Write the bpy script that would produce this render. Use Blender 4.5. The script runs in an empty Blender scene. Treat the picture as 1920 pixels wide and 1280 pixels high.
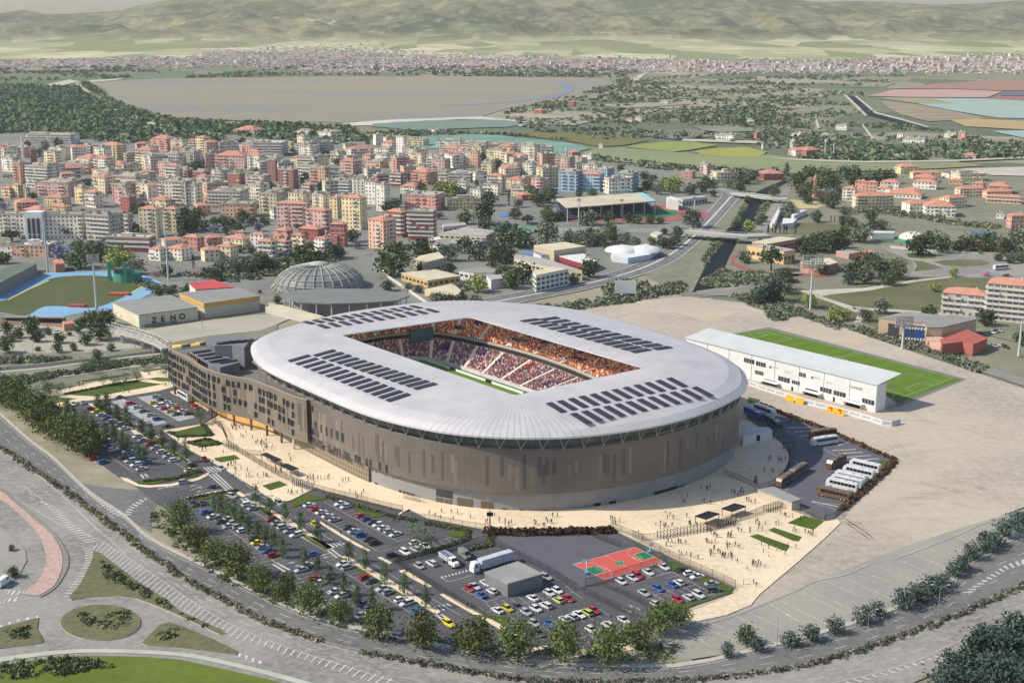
import bpy, bmesh, math, random
import numpy as np
from mathutils import Vector, Matrix
random.seed(7); np.random.seed(7)
SC = bpy.context.scene
COL = SC.collection

# ------------------------------------------------------------------ camera, sky, sun, exposure
FPX, YH, CAMH = 2500.0, 20.0, 170.0
TH = math.atan((640 - YH) / FPX); CT, ST = math.cos(TH), math.sin(TH)
cam = bpy.data.cameras.new("camera"); cam_o = bpy.data.objects.new("camera", cam); COL.objects.link(cam_o)
cam.sensor_width = 36; cam.lens = 36 * FPX / 1920; cam.clip_start = 1; cam.clip_end = 60000
cam_o.location = (0, 0, CAMH); cam_o.rotation_euler = (math.pi / 2 - TH, 0, 0)
SC.camera = cam_o
SUN_EL, SUN_AZ = math.radians(41), math.radians(-97)
w = bpy.data.worlds.new("World"); SC.world = w; w.use_nodes = True
nt = w.node_tree; bg = nt.nodes["Background"]
sky = nt.nodes.new("ShaderNodeTexSky"); sky.sky_type = 'NISHITA'; sky.sun_disc = False
sky.sun_elevation = SUN_EL; sky.sun_rotation = SUN_AZ; sky.dust_density = 1.2; sky.air_density = 1.0; sky.ozone_density = 1.2
nt.links.new(sky.outputs[0], bg.inputs[0]); bg.inputs[1].default_value = 0.115
sun = bpy.data.lights.new("sun", 'SUN'); sun_o = bpy.data.objects.new("sun", sun); COL.objects.link(sun_o)
sun.energy = 3.6; sun.angle = math.radians(0.6); sun.color = (1.0, 0.93, 0.81)
to_sun = Vector((math.sin(SUN_AZ) * math.cos(SUN_EL), math.cos(SUN_AZ) * math.cos(SUN_EL), math.sin(SUN_EL)))
sun_o.rotation_euler = (-to_sun).to_track_quat('-Z', 'Y').to_euler(); sun_o.location = (-300, 300, 400)
vs = SC.view_settings; vs.view_transform = 'Standard'; vs.look = 'None'; vs.exposure = 0.45; vs.gamma = 1.0; vs.use_curve_mapping = False
SC.cycles.max_bounces = 4; SC.cycles.diffuse_bounces = 3; SC.cycles.glossy_bounces = 2; SC.cycles.transparent_max_bounces = 8
SC.cycles.volume_bounces = 0; SC.cycles.use_denoising = True

# ------------------------------------------------------------------ survey: photo point -> place on the ground
TILE = {'A': (0, 240, 16/3), 'B': (340, 240, 16/3), 'C': (660, 230, 16/3), 'D': (980, 230, 16/3), 'E': (1320, 280, 16/3), 'F': (1560, 280, 16/3),
        'M': (700, 380, 32/7), 'N': (0, 640, 4), 'O': (280, 640, 4), 'Q': (300, 880, 4), 'R': (600, 860, 4), 'S': (1300, 720, 4), 'U': (0, 480, 4),
        'V': (900, 960, 4), 'W': (1280, 850, 2.9766), 'Z': (0, 850, 2.9766), 'K': (560, 560, 4), 'L': (960, 640, 4), 'X': (1280, 430, 2.9766),
        'Y': (640, 430, 2.9766), 'H': (0, 430, 2.9766), 'I': (0, 0, 2.9766), 'J': (640, 0, 2.9766), 'T': (1280, 0, 2.9766), 'G': (640, 850, 2.9766), 'P': (0, 0, 1)}
def tp(t, p):
    x0, y0, s = TILE[t]; return (x0 + p[0] / s, y0 + p[1] / s)
def px(t, s):
    return [tp(t, tuple(map(float, q.split(',')))) for q in s.split()]
def ray(x, y):
    X = (x - 960) / FPX; Y = (640 - y) / FPX
    return X, CT + Y * ST, -ST + Y * CT
def g(p, z=0.0):
    dx, dy, dz = ray(*p); t = (z - CAMH) / dz
    return (dx * t, dy * t)
def proj(x, y, z):
    z -= CAMH; d = y * CT - z * ST; u = y * ST + z * CT
    return (960 + FPX * x / d, 640 - FPX * u / d)
def hgt(p, ytop):                      # height of something standing at ground photo point p whose top shows at ytop
    x, y = g(p); X, dy, dz = ray(p[0], ytop)
    return CAMH + dz * (y / dy)
def mpp(p):                            # metres per photo pixel across at ground point p
    x, y = g(p); return (y * CT + CAMH * ST) / FPX
def spl(pts, n=6, closed=False):
    P = [np.array(p, float) for p in pts]; out = []; m = len(P)
    for i in range(m if closed else m - 1):
        p0 = P[(i - 1) % m] if closed or i > 0 else P[0]; p1 = P[i]; p2 = P[(i + 1) % m]
        p3 = P[(i + 2) % m] if closed or i + 2 < m else P[-1]
        for k in range(n):
            t = k / n
            out.append(tuple(.5 * ((2 * p1) + (-p0 + p2) * t + (2 * p0 - 5 * p1 + 4 * p2 - p3) * t * t + (-p0 + 3 * p1 - 3 * p2 + p3) * t ** 3)))
    if not closed: out.append(tuple(P[-1]))
    return out
def resample(pts, step):
    P = np.array(pts, float); d = np.r_[0, np.cumsum(np.linalg.norm(np.diff(P, axis=0), axis=1))]
    n = max(2, int(round(d[-1] / step)) + 1); s = np.linspace(0, d[-1], n)
    return np.stack([np.interp(s, d, P[:, k]) for k in range(P.shape[1])], 1)
def resample_n(pts, n):
    P = np.array(pts, float); d = np.r_[0, np.cumsum(np.linalg.norm(np.diff(P, axis=0), axis=1))]
    s = np.linspace(0, d[-1], n); return np.stack([np.interp(s, d, P[:, k]) for k in range(P.shape[1])], 1)
def normals(P):
    t = np.gradient(P, axis=0); t /= np.maximum(np.linalg.norm(t, axis=1, keepdims=True), 1e-9)
    return t, np.stack([-t[:, 1], t[:, 0]], 1)

# ------------------------------------------------------------------ materials
def lin(c):
    return tuple(((v / 255) / 12.92 if v / 255 <= .04045 else ((v / 255 + .055) / 1.055) ** 2.4) for v in c) + (1,)
MATS = {}
class N:
    def __init__(s, name):
        s.m = bpy.data.materials.new(name); s.m.use_nodes = True; s.t = s.m.node_tree; s.b = s.t.nodes["Principled BSDF"]
    def n(s, typ, **kw):
        x = s.t.nodes.new(typ)
        for k, v in kw.items(): setattr(x, k, v)
        return x
    def l(s, a, b): s.t.links.new(a, b)
    def math(s, op, a, b=None, c=None):
        x = s.n("ShaderNodeMath", operation=op)
        for i, v in enumerate((a, b, c)):
            if v is None: continue
            if hasattr(v, 'links'): s.l(v, x.inputs[i])
            else: x.inputs[i].default_value = v
        return x.outputs[0]
    def mix(s, f, a, b, blend='MIX'):
        x = s.n("ShaderNodeMix", data_type='RGBA', blend_type=blend)
        for i, v in ((0, f), (6, a), (7, b)):
            if hasattr(v, 'links'): s.l(v, x.inputs[i])
            else: x.inputs[i].default_value = v
        return x.outputs[2]
    def pos(s, coord='pos'):
        if coord == 'pos': return s.n("ShaderNodeNewGeometry").outputs["Position"]
        return s.n("ShaderNodeTexCoord").outputs["Object" if coord == 'obj' else "UV"]
    def noise(s, vec, scale, detail=4, rough=.55, ramp=(.35, .65), stretch=None):
        if stretch:
            mp = s.n("ShaderNodeMapping"); mp.inputs["Scale"].default_value = stretch; s.l(vec, mp.inputs[0]); vec = mp.outputs[0]
        x = s.n("ShaderNodeTexNoise"); x.inputs["Scale"].default_value = scale; x.inputs["Detail"].default_value = detail; x.inputs["Roughness"].default_value = rough
        s.l(vec, x.inputs["Vector"])
        r = s.n("ShaderNodeMapRange"); r.inputs[1].default_value = ramp[0]; r.inputs[2].default_value = ramp[1]; s.l(x.outputs[0], r.inputs[0])
        return r.outputs[0]
    def base(s, c):
        if hasattr(c, 'links'): s.l(c, s.b.inputs["Base Color"])
        else: s.b.inputs["Base Color"].default_value = c
    def set(s, rough=.8, spec=.25, metal=0.0):
        s.b.inputs["Roughness"].default_value = rough; s.b.inputs["Specular IOR Level"].default_value = spec; s.b.inputs["Metallic"].default_value = metal
        return s.m
def M(name, c1, c2=None, c3=None, s1=.05, s2=.6, rough=.85, spec=.2, metal=0, coord='pos', r1=(.35, .65), r2=(.3, .7), a2=.5, stretch=None):
    """two colours mixed by a broad noise, a third by a fine one"""
    if name in MATS: return MATS[name]
    n = N(name); v = n.pos(coord); c = lin(c1)
    if c2: c = n.mix(n.noise(v, s1, ramp=r1, stretch=stretch), lin(c1), lin(c2))
    if c3:
        f = n.math('MULTIPLY', n.noise(v, s2, 5, .65, r2), a2); c = n.mix(f, c, lin(c3))
    n.base(c); MATS[name] = n.set(rough, spec, metal); return MATS[name]
def Mobj(name, rough=.8, spec=.25, metal=0, grime=None, gs=.15, var=.0, coat=0):
    """colour taken from the object it sits on"""
    n = N(name); oi = n.n("ShaderNodeObjectInfo"); c = oi.outputs["Color"]
    if grime: c = n.mix(n.math('MULTIPLY', n.noise(n.pos('pos'), gs, 5, .6), .35), c, lin(grime))
    if var:
        hs = n.n("ShaderNodeHueSaturation"); n.l(c, hs.inputs["Color"])
        n.l(n.math('MULTIPLY_ADD', oi.outputs["Random"], var, 1 - var / 2), hs.inputs["Value"]); c = hs.outputs[0]
    n.base(c); n.b.inputs["Coat Weight"].default_value = coat; return n.set(rough, spec, metal)
def Mattr(name, rough=.9, spec=.1):
    n = N(name); a = n.n("ShaderNodeAttribute", attribute_name="col"); n.base(a.outputs["Color"]); return n.set(rough, spec)

# ------------------------------------------------------------------ mesh builder
class MB:
    def __init__(s): s.v = []; s.f = []; s.m = []; s.uv = []; s.has_uv = False; s.sm = []
    def face(s, pts, m=0, uv=None, smooth=False):
        i = len(s.v); s.v += [tuple(p) for p in pts]; s.f.append(tuple(range(i, i + len(pts)))); s.m.append(m); s.sm.append(smooth)
        s.uv.append(uv or [(0, 0)] * len(pts)); s.has_uv = s.has_uv or uv is not None
    def mesh(s, verts, faces, m=0, smooth=False):
        i = len(s.v); s.v += [tuple(p) for p in verts]
        for f in faces: s.f.append(tuple(k + i for k in f)); s.m.append(m); s.sm.append(smooth); s.uv.append([(0, 0)] * len(f))
    def box(s, c, size, rz=0, m=0, top=None, bottom=True, taper=1.0):
        hx, hy, hz = size[0] / 2, size[1] / 2, size[2] / 2; ca, sa = math.cos(rz), math.sin(rz); P = []
        for dz, k in ((-hz, 1), (hz, taper)):
            for dx, dy in ((-hx, -hy), (hx, -hy), (hx, hy), (-hx, hy)):
                P.append((c[0] + (dx * ca - dy * sa) * k, c[1] + (dx * sa + dy * ca) * k, c[2] + dz))
        F = [(0, 1, 5, 4), (1, 2, 6, 5), (2, 3, 7, 6), (3, 0, 4, 7)]
        s.mesh(P, F, m); i = len(s.v) - 8
        s.f.append((i + 4, i + 5, i + 6, i + 7)); s.m.append(m if top is None else top); s.sm.append(False); s.uv.append([(0, 0)] * 4)
        if bottom: s.f.append((i + 3, i + 2, i + 1, i)); s.m.append(m); s.sm.append(False); s.uv.append([(0, 0)] * 4)
    def bar(s, a, b, r=.1, m=0, n=4):
        a = Vector(a); b = Vector(b); d = (b - a)
        if d.length < 1e-6: return
        d.normalize(); u = d.orthogonal().normalized(); w_ = d.cross(u); P = []
        for q in (a, b):
            for k in range(n):
                t = 2 * math.pi * (k + .5) / n; P.append(q + (u * math.cos(t) + w_ * math.sin(t)) * r)
        s.mesh(P, [(k, (k + 1) % n, n + (k + 1) % n, n + k) for k in range(n)] + [tuple(range(n - 1, -1, -1)), tuple(range(n, 2 * n))], m, n > 6)
    def prism(s, poly, z0, z1, m=0, top=None, cap=True):
        a = sum(poly[i - 1][0] * poly[i][1] - poly[i][0] * poly[i - 1][1] for i in range(len(poly)))
        if a < 0: poly = poly[::-1]
        n = len(poly); P = [(x, y, z0) for x, y in poly] + [(x, y, z1) for x, y in poly]
        s.mesh(P, [(k, (k + 1) % n, n + (k + 1) % n, n + k) for k in range(n)], m)
        if cap:
            i = len(s.v) - 2 * n; s.f.append(tuple(range(i + n, i + 2 * n))); s.m.append(m if top is None else top); s.sm.append(False); s.uv.append([(0, 0)] * n)
    def lathe(s, prof, c=(0, 0, 0), n=24, m=0, smooth=True):
        P = []; F = []
        for r, z in prof:
            for k in range(n):
                t = 2 * math.pi * k / n; P.append((c[0] + r * math.cos(t), c[1] + r * math.sin(t), c[2] + z))
        for j in range(len(prof) - 1):
            for k in range(n): F.append((j * n + k, j * n + (k + 1) % n, (j + 1) * n + (k + 1) % n, (j + 1) * n + k))
        s.mesh(P, F, m, smooth)
    def data(s, name, mats):
        me = bpy.data.meshes.new(name); me.from_pydata(s.v, [], s.f)
        for q in mats: me.materials.append(q)
        me.polygons.foreach_set("material_index", s.m); me.polygons.foreach_set("use_smooth", s.sm)
        if s.has_uv:
            u = me.uv_layers.new(name="UVMap"); u.data.foreach_set("uv", [c for f in s.uv for q in f for c in q])
        me.update(); return me
    def build(s, name, mats, parent=None, loc=(0, 0, 0), rz=0, color=None):
        return link(name, s.data(name, mats if isinstance(mats, (list, tuple)) else [mats]), parent, loc, rz, color)
def link(name, data, parent=None, loc=(0, 0, 0), rz=0, color=None):
    o = bpy.data.objects.new(name, data); COL.objects.link(o); o.location = loc; o.rotation_euler = (0, 0, rz)
    if color: o.color = color
    if parent: o.parent = parent
    return o
def tag(o, label, cat, group=None):
    o['label'] = label; o['category'] = cat
    if group: o['group'] = group
    return o
def thing(name, label, cat, loc=(0, 0, 0), rz=0, group=None):
    return tag(link(name, None, None, loc, rz), label, cat, group)
def kind(o, k): o['kind'] = k; return o
def clone(src, loc, rz=0, label=None, group=None, color=None, paint=(), scale=None):
    """a thing and copies of its parts; PAINT names the parts that take COLOR"""
    r = src.copy(); COL.objects.link(r); r.location = loc; r.rotation_euler = (0, 0, rz)
    if scale: r.scale = (scale,) * 3 if not isinstance(scale, tuple) else scale
    if label: r['label'] = label
    if group: r['group'] = group
    if color and r.type == 'MESH': r.color = color
    for ch in src.children:
        c = ch.copy(); COL.objects.link(c); c.parent = r
        if color and ch.name.split('.')[0] in paint: c.color = color
        for gc in ch.children:
            d = gc.copy(); COL.objects.link(d); d.parent = c
    return r
# flat sheets
def sheet(name, pts, z, mat, k='structure', smooth=0):
    if smooth: pts = spl(pts, smooth, True)
    mb = MB(); P = [g(p) for p in pts]
    a = sum(P[i - 1][0] * P[i][1] - P[i][0] * P[i - 1][1] for i in range(len(P)))
    if a < 0: P = P[::-1]
    mb.face([(x, y, z) for x, y in P]); return kind(mb.build(name, mat), k)
def raised(name, pts, h, mats, k='structure', smooth=0, z0=0):
    if smooth: pts = spl(pts, smooth, True)
    mb = MB(); mb.prism([g(p) for p in pts], z0, h, 1, 0); return kind(mb.build(name, mats), k)
def ribbon(name, A, B, z, mat, n=6, k='structure'):
    A = [g(p) for p in spl(A, n)]; B = [g(p) for p in spl(B, n)]
    N_ = 80; A = resample_n(A, N_); B = resample_n(B, N_); mb = MB()
    for i in range(N_ - 1): mb.face([(*A[i], z), (*A[i + 1], z), (*B[i + 1], z), (*B[i], z)])
    for i, f in enumerate(mb.f):
        p = [mb.v[q] for q in f]
        if sum(p[j - 1][0] * p[j][1] - p[j][0] * p[j - 1][1] for j in range(4)) < 0: mb.f[i] = f[::-1]
    return kind(mb.build(name, mat), k)
def up(q):
    a = sum(q[i - 1][0] * q[i][1] - q[i][0] * q[i - 1][1] for i in range(len(q)))
    return q if a > 0 else q[::-1]
def stroke(mb, line, wd, z, dash=None, off=0.0):
    """painted line of width wd along world polyline"""
    P = resample(line, 2.0 if dash is None else .75)
    t, nn = normals(P); L = 0
    for i in range(len(P) - 1):
        L += np.linalg.norm(P[i + 1] - P[i])
        if dash and (L % (dash[0] + dash[1])) > dash[0]: continue
        a, b = P[i] + nn[i] * (off - wd / 2), P[i + 1] + nn[i + 1] * (off - wd / 2); c, d = P[i + 1] + nn[i + 1] * (off + wd / 2), P[i] + nn[i] * (off + wd / 2)
        mb.face(up([(*a, z), (*b, z), (*c, z), (*d, z)]))
def hatch(mb, A, B, z, step, wd, skew=0.0, n=6):
    A = [g(p) for p in spl(A, n)]; B = [g(p) for p in spl(B, n)]
    P = np.array(A); L = np.linalg.norm(np.diff(P, axis=0), axis=1).sum(); m = max(3, int(L / (wd / 2)))
    A = resample_n(A, m); B = resample_n(B, m); st = max(2, int(round(step / (wd / 2)))); sk = int(round(skew / (wd / 2)))
    for i in range(0, m - 2, st):
        j = min(max(i + sk, 0), m - 3)
        mb.face(up([(*A[i], z), (*A[i + 2], z), (*B[j + 2], z), (*B[j], z)]))
ORD = "first second third fourth fifth sixth seventh eighth ninth tenth eleventh twelfth thirteenth fourteenth fifteenth sixteenth seventeenth eighteenth nineteenth twentieth".split()
def nth(i): return ORD[i] if i < 20 else "%dth" % (i + 1)
class Relate:
    """labels told apart by the nearest landmark and the order of distance from it"""
    def __init__(s, marks): s.marks = marks; s.items = []
    def add(s, o, desc, p): s.items.append((o, desc, p))
    def done(s, fmt="{d} {r} {m}"):
        buckets = {}
        for o, d, p in s.items:
            m = min(s.marks, key=lambda q: (q[1] - p[0]) ** 2 + (2.2 * (q[2] - p[1])) ** 2)
            dx, dy = p[0] - m[1], p[1] - m[2]
            r = ('right of' if dx > 0 else 'left of') if abs(dx) > 1.6 * abs(dy) else ('in front of' if dy > 0 else 'behind')
            buckets.setdefault((d, m[0], r), []).append((dx * dx + 4 * dy * dy, o))
        for (d, m, r), L in buckets.items():
            L.sort(key=lambda q: q[0])
            for i, (_, o) in enumerate(L):
                o['label'] = f"{d} {r} {m}" + ("" if len(L) == 1 else (", nearest of these" if i == 0 else f", {nth(i)} nearest"))

# ================================================================== GROUND AND LANDSCAPE
def fields_mat():
    n = N("plain_fields"); v = n.pos('pos')
    mp = n.n("ShaderNodeMapping"); mp.inputs["Scale"].default_value = (.004, .0028, 0); mp.inputs["Rotation"].default_value = (0, 0, .5); n.l(v, mp.inputs[0])
    vo = n.n("ShaderNodeTexVoronoi", distance='CHEBYCHEV'); vo.inputs["Scale"].default_value = 1; n.l(mp.outputs[0], vo.inputs[0])
    cr = n.n("ShaderNodeValToRGB"); e = cr.color_ramp; e.interpolation = 'CONSTANT'
    cols = [(0, (122, 126, 104)), (.2, (142, 138, 118)), (.4, (106, 114, 94)), (.58, (158, 150, 130)), (.72, (114, 122, 98)), (.88, (170, 160, 140))]
    e.elements[0].color = lin(cols[0][1]); e.elements[1].position = .2; e.elements[1].color = lin(cols[1][1])
    for p, c in cols[2:]: q = e.elements.new(p); q.color = lin(c)
    sx = n.n("ShaderNodeSeparateColor"); n.l(vo.outputs["Color"], sx.inputs[0]); n.l(sx.outputs[0], cr.inputs[0])
    c = n.mix(n.math('MULTIPLY', n.noise(v, .012, 6, .65), .55), cr.outputs[0], lin((82, 92, 76)))
    n.base(c); return n.set(.95, .05)
def hill_mat():
    n = N("scrub_hills"); v = n.pos('pos')
    c = n.mix(n.noise(v, .0011, 5, .6, (.38, .62)), lin((84, 92, 60)), lin((146, 138, 98)))
    c = n.mix(n.math('MULTIPLY', n.noise(v, .008, 7, .72, (.42, .6)), .75), c, lin((56, 68, 44)))
    c = n.mix(n.math('MULTIPLY', n.noise(v, .012, 6, .7, (.52, .68)), .7), c, lin((168, 160, 128)))
    sz = n.n("ShaderNodeSeparateXYZ"); n.l(v, sz.inputs[0])
    mr = n.n("ShaderNodeMapRange"); mr.inputs[1].default_value = 12; mr.inputs[2].default_value = 60; n.l(sz.outputs[2], mr.inputs[0])
    mp = n.n("ShaderNodeMapping"); mp.inputs["Scale"].default_value = (.005, .0022, 0); mp.inputs["Rotation"].default_value = (0, 0, .35); n.l(v, mp.inputs[0])
    vo = n.n("ShaderNodeTexVoronoi"); vo.inputs["Scale"].default_value = 1; n.l(mp.outputs[0], vo.inputs[0])
    sv_ = n.n("ShaderNodeSeparateColor"); n.l(vo.outputs["Color"], sv_.inputs[0]); f2 = n.n("ShaderNodeMapRange"); f2.inputs[1].default_value = .3; f2.inputs[2].default_value = .75; n.l(sv_.outputs[0], f2.inputs[0])
    fc = n.mix(f2.outputs[0], lin((128, 134, 92)), lin((204, 194, 158)))
    fc = n.mix(n.math('MULTIPLY', n.noise(v, .004, 5, .6), .6), fc, lin((126, 134, 98)))
    q = n.n("ShaderNodeVectorMath", operation='LENGTH'); m2 = n.n("ShaderNodeMapping"); m2.inputs["Location"].default_value = (7.9, -38.9, 0); m2.inputs["Scale"].default_value = (.0071, .005, 0); n.l(v, m2.inputs[0]); n.l(m2.outputs[0], q.inputs[0])
    c = n.mix(n.math('MULTIPLY', n.math('LESS_THAN', n.math('ADD', q.outputs[1], n.noise(v, .01, 4)), 1.0), .6), c, lin((196, 182, 158)))
    n.base(n.mix(mr.outputs[0], fc, c)); return n.set(.95, .05)
fld = fields_mat()
gm = MB(); gm.face([(-14000, -300, -.3), (14000, -300, -.3), (14000, 16000, -.3), (-14000, 16000, -.3)])
kind(gm.build("ground", fld), 'structure')
# hills with ravines, crest traced along the photograph's skyline
CREST = [(-900, 60), (-300, 40), (0, 27), (45, 18), (75, 25), (150, 24), (230, 18), (262, 10), (300, 1), (340, -6), (480, -14), (650, -22), (820, -24), (1000, -18), (1180, -20), (1350, -14), (1450, -6), (1500, 0), (1540, 4), (1590, 2), (1640, 3), (1740, 7), (1850, 4), (1900, 0), (2000, -6), (2300, -14), (2900, 10)]
def fbm(X, Y, seed, octs=5):
    r = np.random.RandomState(seed); out = np.zeros_like(X); a = 1.0; fr = 1.0
    for o in range(octs):
        for _ in range(5):
            th = r.rand() * 6.28; out += a * np.sin(fr * (X * math.cos(th) + Y * math.sin(th)) + r.rand() * 6.28 + 1.3 * np.sin(fr * .7 * (X * math.sin(th) - Y * math.cos(th))))
        a *= .5; fr *= 2.03
    return out / 5
def hills():
    nx, ny = 420, 90
    xs = np.linspace(-9000, 9000, nx); ys = np.r_[np.linspace(4900, 6900, 20), np.linspace(7000, 9600, 60), np.linspace(9700, 13500, 10)]
    cx = np.array([g_x for g_x, _ in CREST], float); cy = np.array([c for _, c in CREST], float); YC = 9000.0
    V = []
    for y in ys:
        pxx = 960 + FPX * xs / (YC * CT + CAMH * ST); hc = np.interp(pxx, cx, cy)
        zc = CAMH + YC * ((CT * (640 - hc) / FPX - ST) / (CT + ST * (640 - hc) / FPX))
        base = 34 * np.clip((y - 4900) / 2000, 0, 1) ** 1.4
        k = np.clip((y - 6700) / (YC - 6700), 0, 1); k = k ** 1.25
        z = base + (zc - 34) * k
        if y > YC: z = zc - (y - YC) * .06
        n1 = fbm(xs / 420, np.full(nx, y / 420.), 3); n2 = np.abs(fbm(xs / 150, np.full(nx, y / 240.), 5))
        amp = 58 * np.clip((zc - 20) / 150, .2, 1.2) * np.clip((y - 6600) / 900, 0, 1) * (1 - .9 * np.exp(-((y - YC) / 700.) ** 2))
        z = z + amp * (n1 * .5 - n2 * 1.5) + 5 * np.clip((y - 5200) / 1500, 0, 1) * fbm(xs / 300, np.full(nx, y / 200.), 9)
        if y == ys[0]: z = np.full(nx, -.6)
        V += list(zip(xs, np.full(nx, y), z))
    F = [(j * nx + i, j * nx + i + 1, (j + 1) * nx + i + 1, (j + 1) * nx + i) for j in range(len(ys) - 1) for i in range(nx - 1)]
    mb = MB(); mb.mesh(V, F, 0, True); kind(mb.build("hills", hill_mat()), 'structure')
    qz = MB()
    for s_, z_ in (("570,34 590,35 612,40 640,47 628,50 600,46 578,42", 1),):
        pass
hills()

# zones of ground cover
m_city = M("city_ground", (128, 126, 122), (104, 108, 98), (146, 142, 134), s1=.02, s2=.2)
m_scrub = M("scrub_ground", (122, 122, 104), (98, 104, 84), (146, 140, 122), s1=.02, s2=.12, a2=.7)
m_dirt = M("dirt_lot", (180, 166, 149), (150, 142, 131), (194, 182, 165), s1=.01, s2=.3, stretch=(1, 1.4, 1), a2=.5, r1=(.38, .62), r2=(.38, .62))
m_dust = M("dusty_gravel", (168, 162, 146), (150, 148, 134), (184, 176, 158), s1=.03, s2=.3)
m_pave = M("old_parking_asphalt", (150, 146, 138), (134, 132, 126), (166, 160, 150), s1=.04, s2=.5)
m_grass = M("park_grass", (74, 92, 30), (60, 78, 26), (88, 104, 40), s1=.12, s2=1.5)
m_drygrass = M("dry_grass", (96, 100, 68), (118, 112, 84), (78, 86, 56), s1=.03, s2=.4)
sheet("city_ground", px('P', "-900,258 300,246 640,250 800,262 1060,290 1100,300 1240,316 1330,340 1360,362 1290,440 1180,500 1000,552 880,575 520,590 -600,640"), .0, m_city)
sheet("scrub_ground", px('P', "1240,316 1500,335 1700,325 2500,330 3200,520 2500,640 1900,640 1500,540 1290,560 1180,500 1290,440 1360,362"), .05, m_scrub)
sheet("scrub_ground", px('P', "-900,640 520,560 520,620 330,700 200,720 -900,800"), .05, m_scrub)
# lagoon, ponds and salt pans
def water(name, c1, c2, s, z, c3=None, smooth=0, rough=.35, s1=.0016, stretch=(1, 3.5, 1), r1=(.4, .6)):
    m = M(name + "_%d_%d" % (c1[0], c1[1]), c1, c2, c3, s1=s1, s2=.02, rough=.9, spec=0.0, stretch=stretch, r1=r1, a2=.3)
    return sheet(name, px('P', s), z, m, smooth=smooth)
water("lagoon_water", (144, 136, 118), (130, 132, 128), "165,154 200,170 208,185 270,206 302,218 336,223 386,224 504,229 640,230 740,226 902,220 915,215 960,202 1026,195 1077,185 1110,175 1154,156 1124,148 1077,146 860,144 640,144 302,148", .5, (154, 144, 126))
water("tidal_channel", (126, 136, 150), (118, 130, 148), "815,199 900,194 960,189 1020,183 1056,174 1062,166 1046,158 1054,158 1078,163 1074,172 1044,184 960,193 880,198", .8)
water("sand_bar", (196, 192, 180), (176, 176, 168), "640,232 740,225 800,223 902,219 942,224 1002,230 975,238 942,226 860,225 740,230 694,236 660,237", .8)
water("pond_water", (118, 136, 126), (108, 128, 122), "700,233 800,227 942,226 996,232 952,239 774,245 694,238", .9)
water("pond_water", (122, 154, 142), (106, 134, 122), "740,262 841,252 929,254 1060,268 1107,279 1060,292 900,286 770,276", .8, s1=.006)
water("marsh_field", (116, 112, 70), (98, 108, 78), "1030,250 1111,254 1216,265 1167,274 1122,276 1074,267 1000,258 940,252", .9, (136, 124, 76), s1=.012)
water("algae_basin", (136, 142, 104), (128, 136, 106), "1089,286 1122,279 1167,278 1337,292 1440,291 1489,297 1582,305 1784,303 1844,312 1760,317 1616,322 1481,327 1380,322 1280,314 1200,308 1149,303 1110,296", .8, rough=.5)
water("algae_basin", (144, 148, 84), (136, 142, 88), "1171,277 1242,267 1300,267 1345,274 1290,283 1261,286", 1.0, rough=.5)
water("algae_basin", (156, 152, 82), (146, 146, 84), "1300,285 1347,279 1398,277 1438,286 1424,296 1364,296 1313,290", 1.0, rough=.5)
water("salt_pan", (158, 126, 108), (146, 122, 108), "1676,167 1750,158 1840,152 1960,147 2100,150 2100,168 1885,171 1784,167", .9)
water("salt_pan", (178, 148, 140), (168, 140, 136), "1626,181 1676,169 1784,168 1882,172 1850,184 1700,183", 1.0)
water("salt_pan", (108, 108, 128), (120, 104, 112), "1886,173 2100,172 2100,182 1874,180", 1.0)
water("salt_pan", (150, 110, 108), (140, 112, 104), "1858,186 1874,181 2100,183 2100,188 1900,189", 1.0)
water("salt_pan", (146, 144, 112), (150, 146, 120), "1640,184 1700,184 1745,185 1790,195 1720,195", 1.0)
water("salt_pan", (154, 168, 162), (146, 164, 156), "1722,196 1748,185 1850,186 1960,192 2100,196 2100,226 1870,222 1790,209", .9, s1=.006)
water("salt_pan", (140, 130, 112), (156, 146, 128), "1652,190 1720,197 1790,210 1850,223 1740,229 1690,216 1665,204", .9, (120, 108, 92), s1=.008)
water("salt_pan", (178, 154, 110), (168, 148, 112), "1780,226 1832,224 1960,230 2100,236 2100,247 1930,245 1810,238", 1.0)
water("salt_pan", (148, 170, 166), (140, 164, 158), "1858,247 1940,245 2100,248 2100,266 1940,264", 1.0)
m_canal = M("canal_water", (28, 36, 40), (24, 32, 36), s1=.05, rough=.6, spec=.05)
sheet("canal_water", px('P', "1585,180 1600,181 1625,199 1640,213 1690,226 1740,241 1734,245 1680,231 1628,217 1612,202"), 1.2, m_canal)
m_track = M("sandy_track", (188, 180, 166), (172, 166, 152), s1=.03)
for s in ("1526,218 1530,217 1538,242 1532,243", "1614,234 1618,234 1640,262 1634,262", "1580,178 1586,178 1612,203 1626,218 1622,219 1606,204", "1602,181 1606,181 1644,212 1694,225 1744,240 1740,241 1690,227 1640,214",
          "1180,150 1206,138 1212,139 1192,156 1190,166 1184,166 1186,156", "1280,262 1420,266 1440,270 1420,271 1280,266", "1424,298 1500,300 1620,304 1780,302 1920,296 1920,299 1780,305 1620,307 1500,303",
          "140,158 160,152 230,148 230,150 168,156 152,162 186,186 232,212 312,240 306,244 224,214 178,188", "60,166 130,150 150,154 70,172", "440,300 560,282 640,262 660,262 570,286 450,303"):
    sheet("dirt_road", px('P', s), 1.3, m_track)
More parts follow.
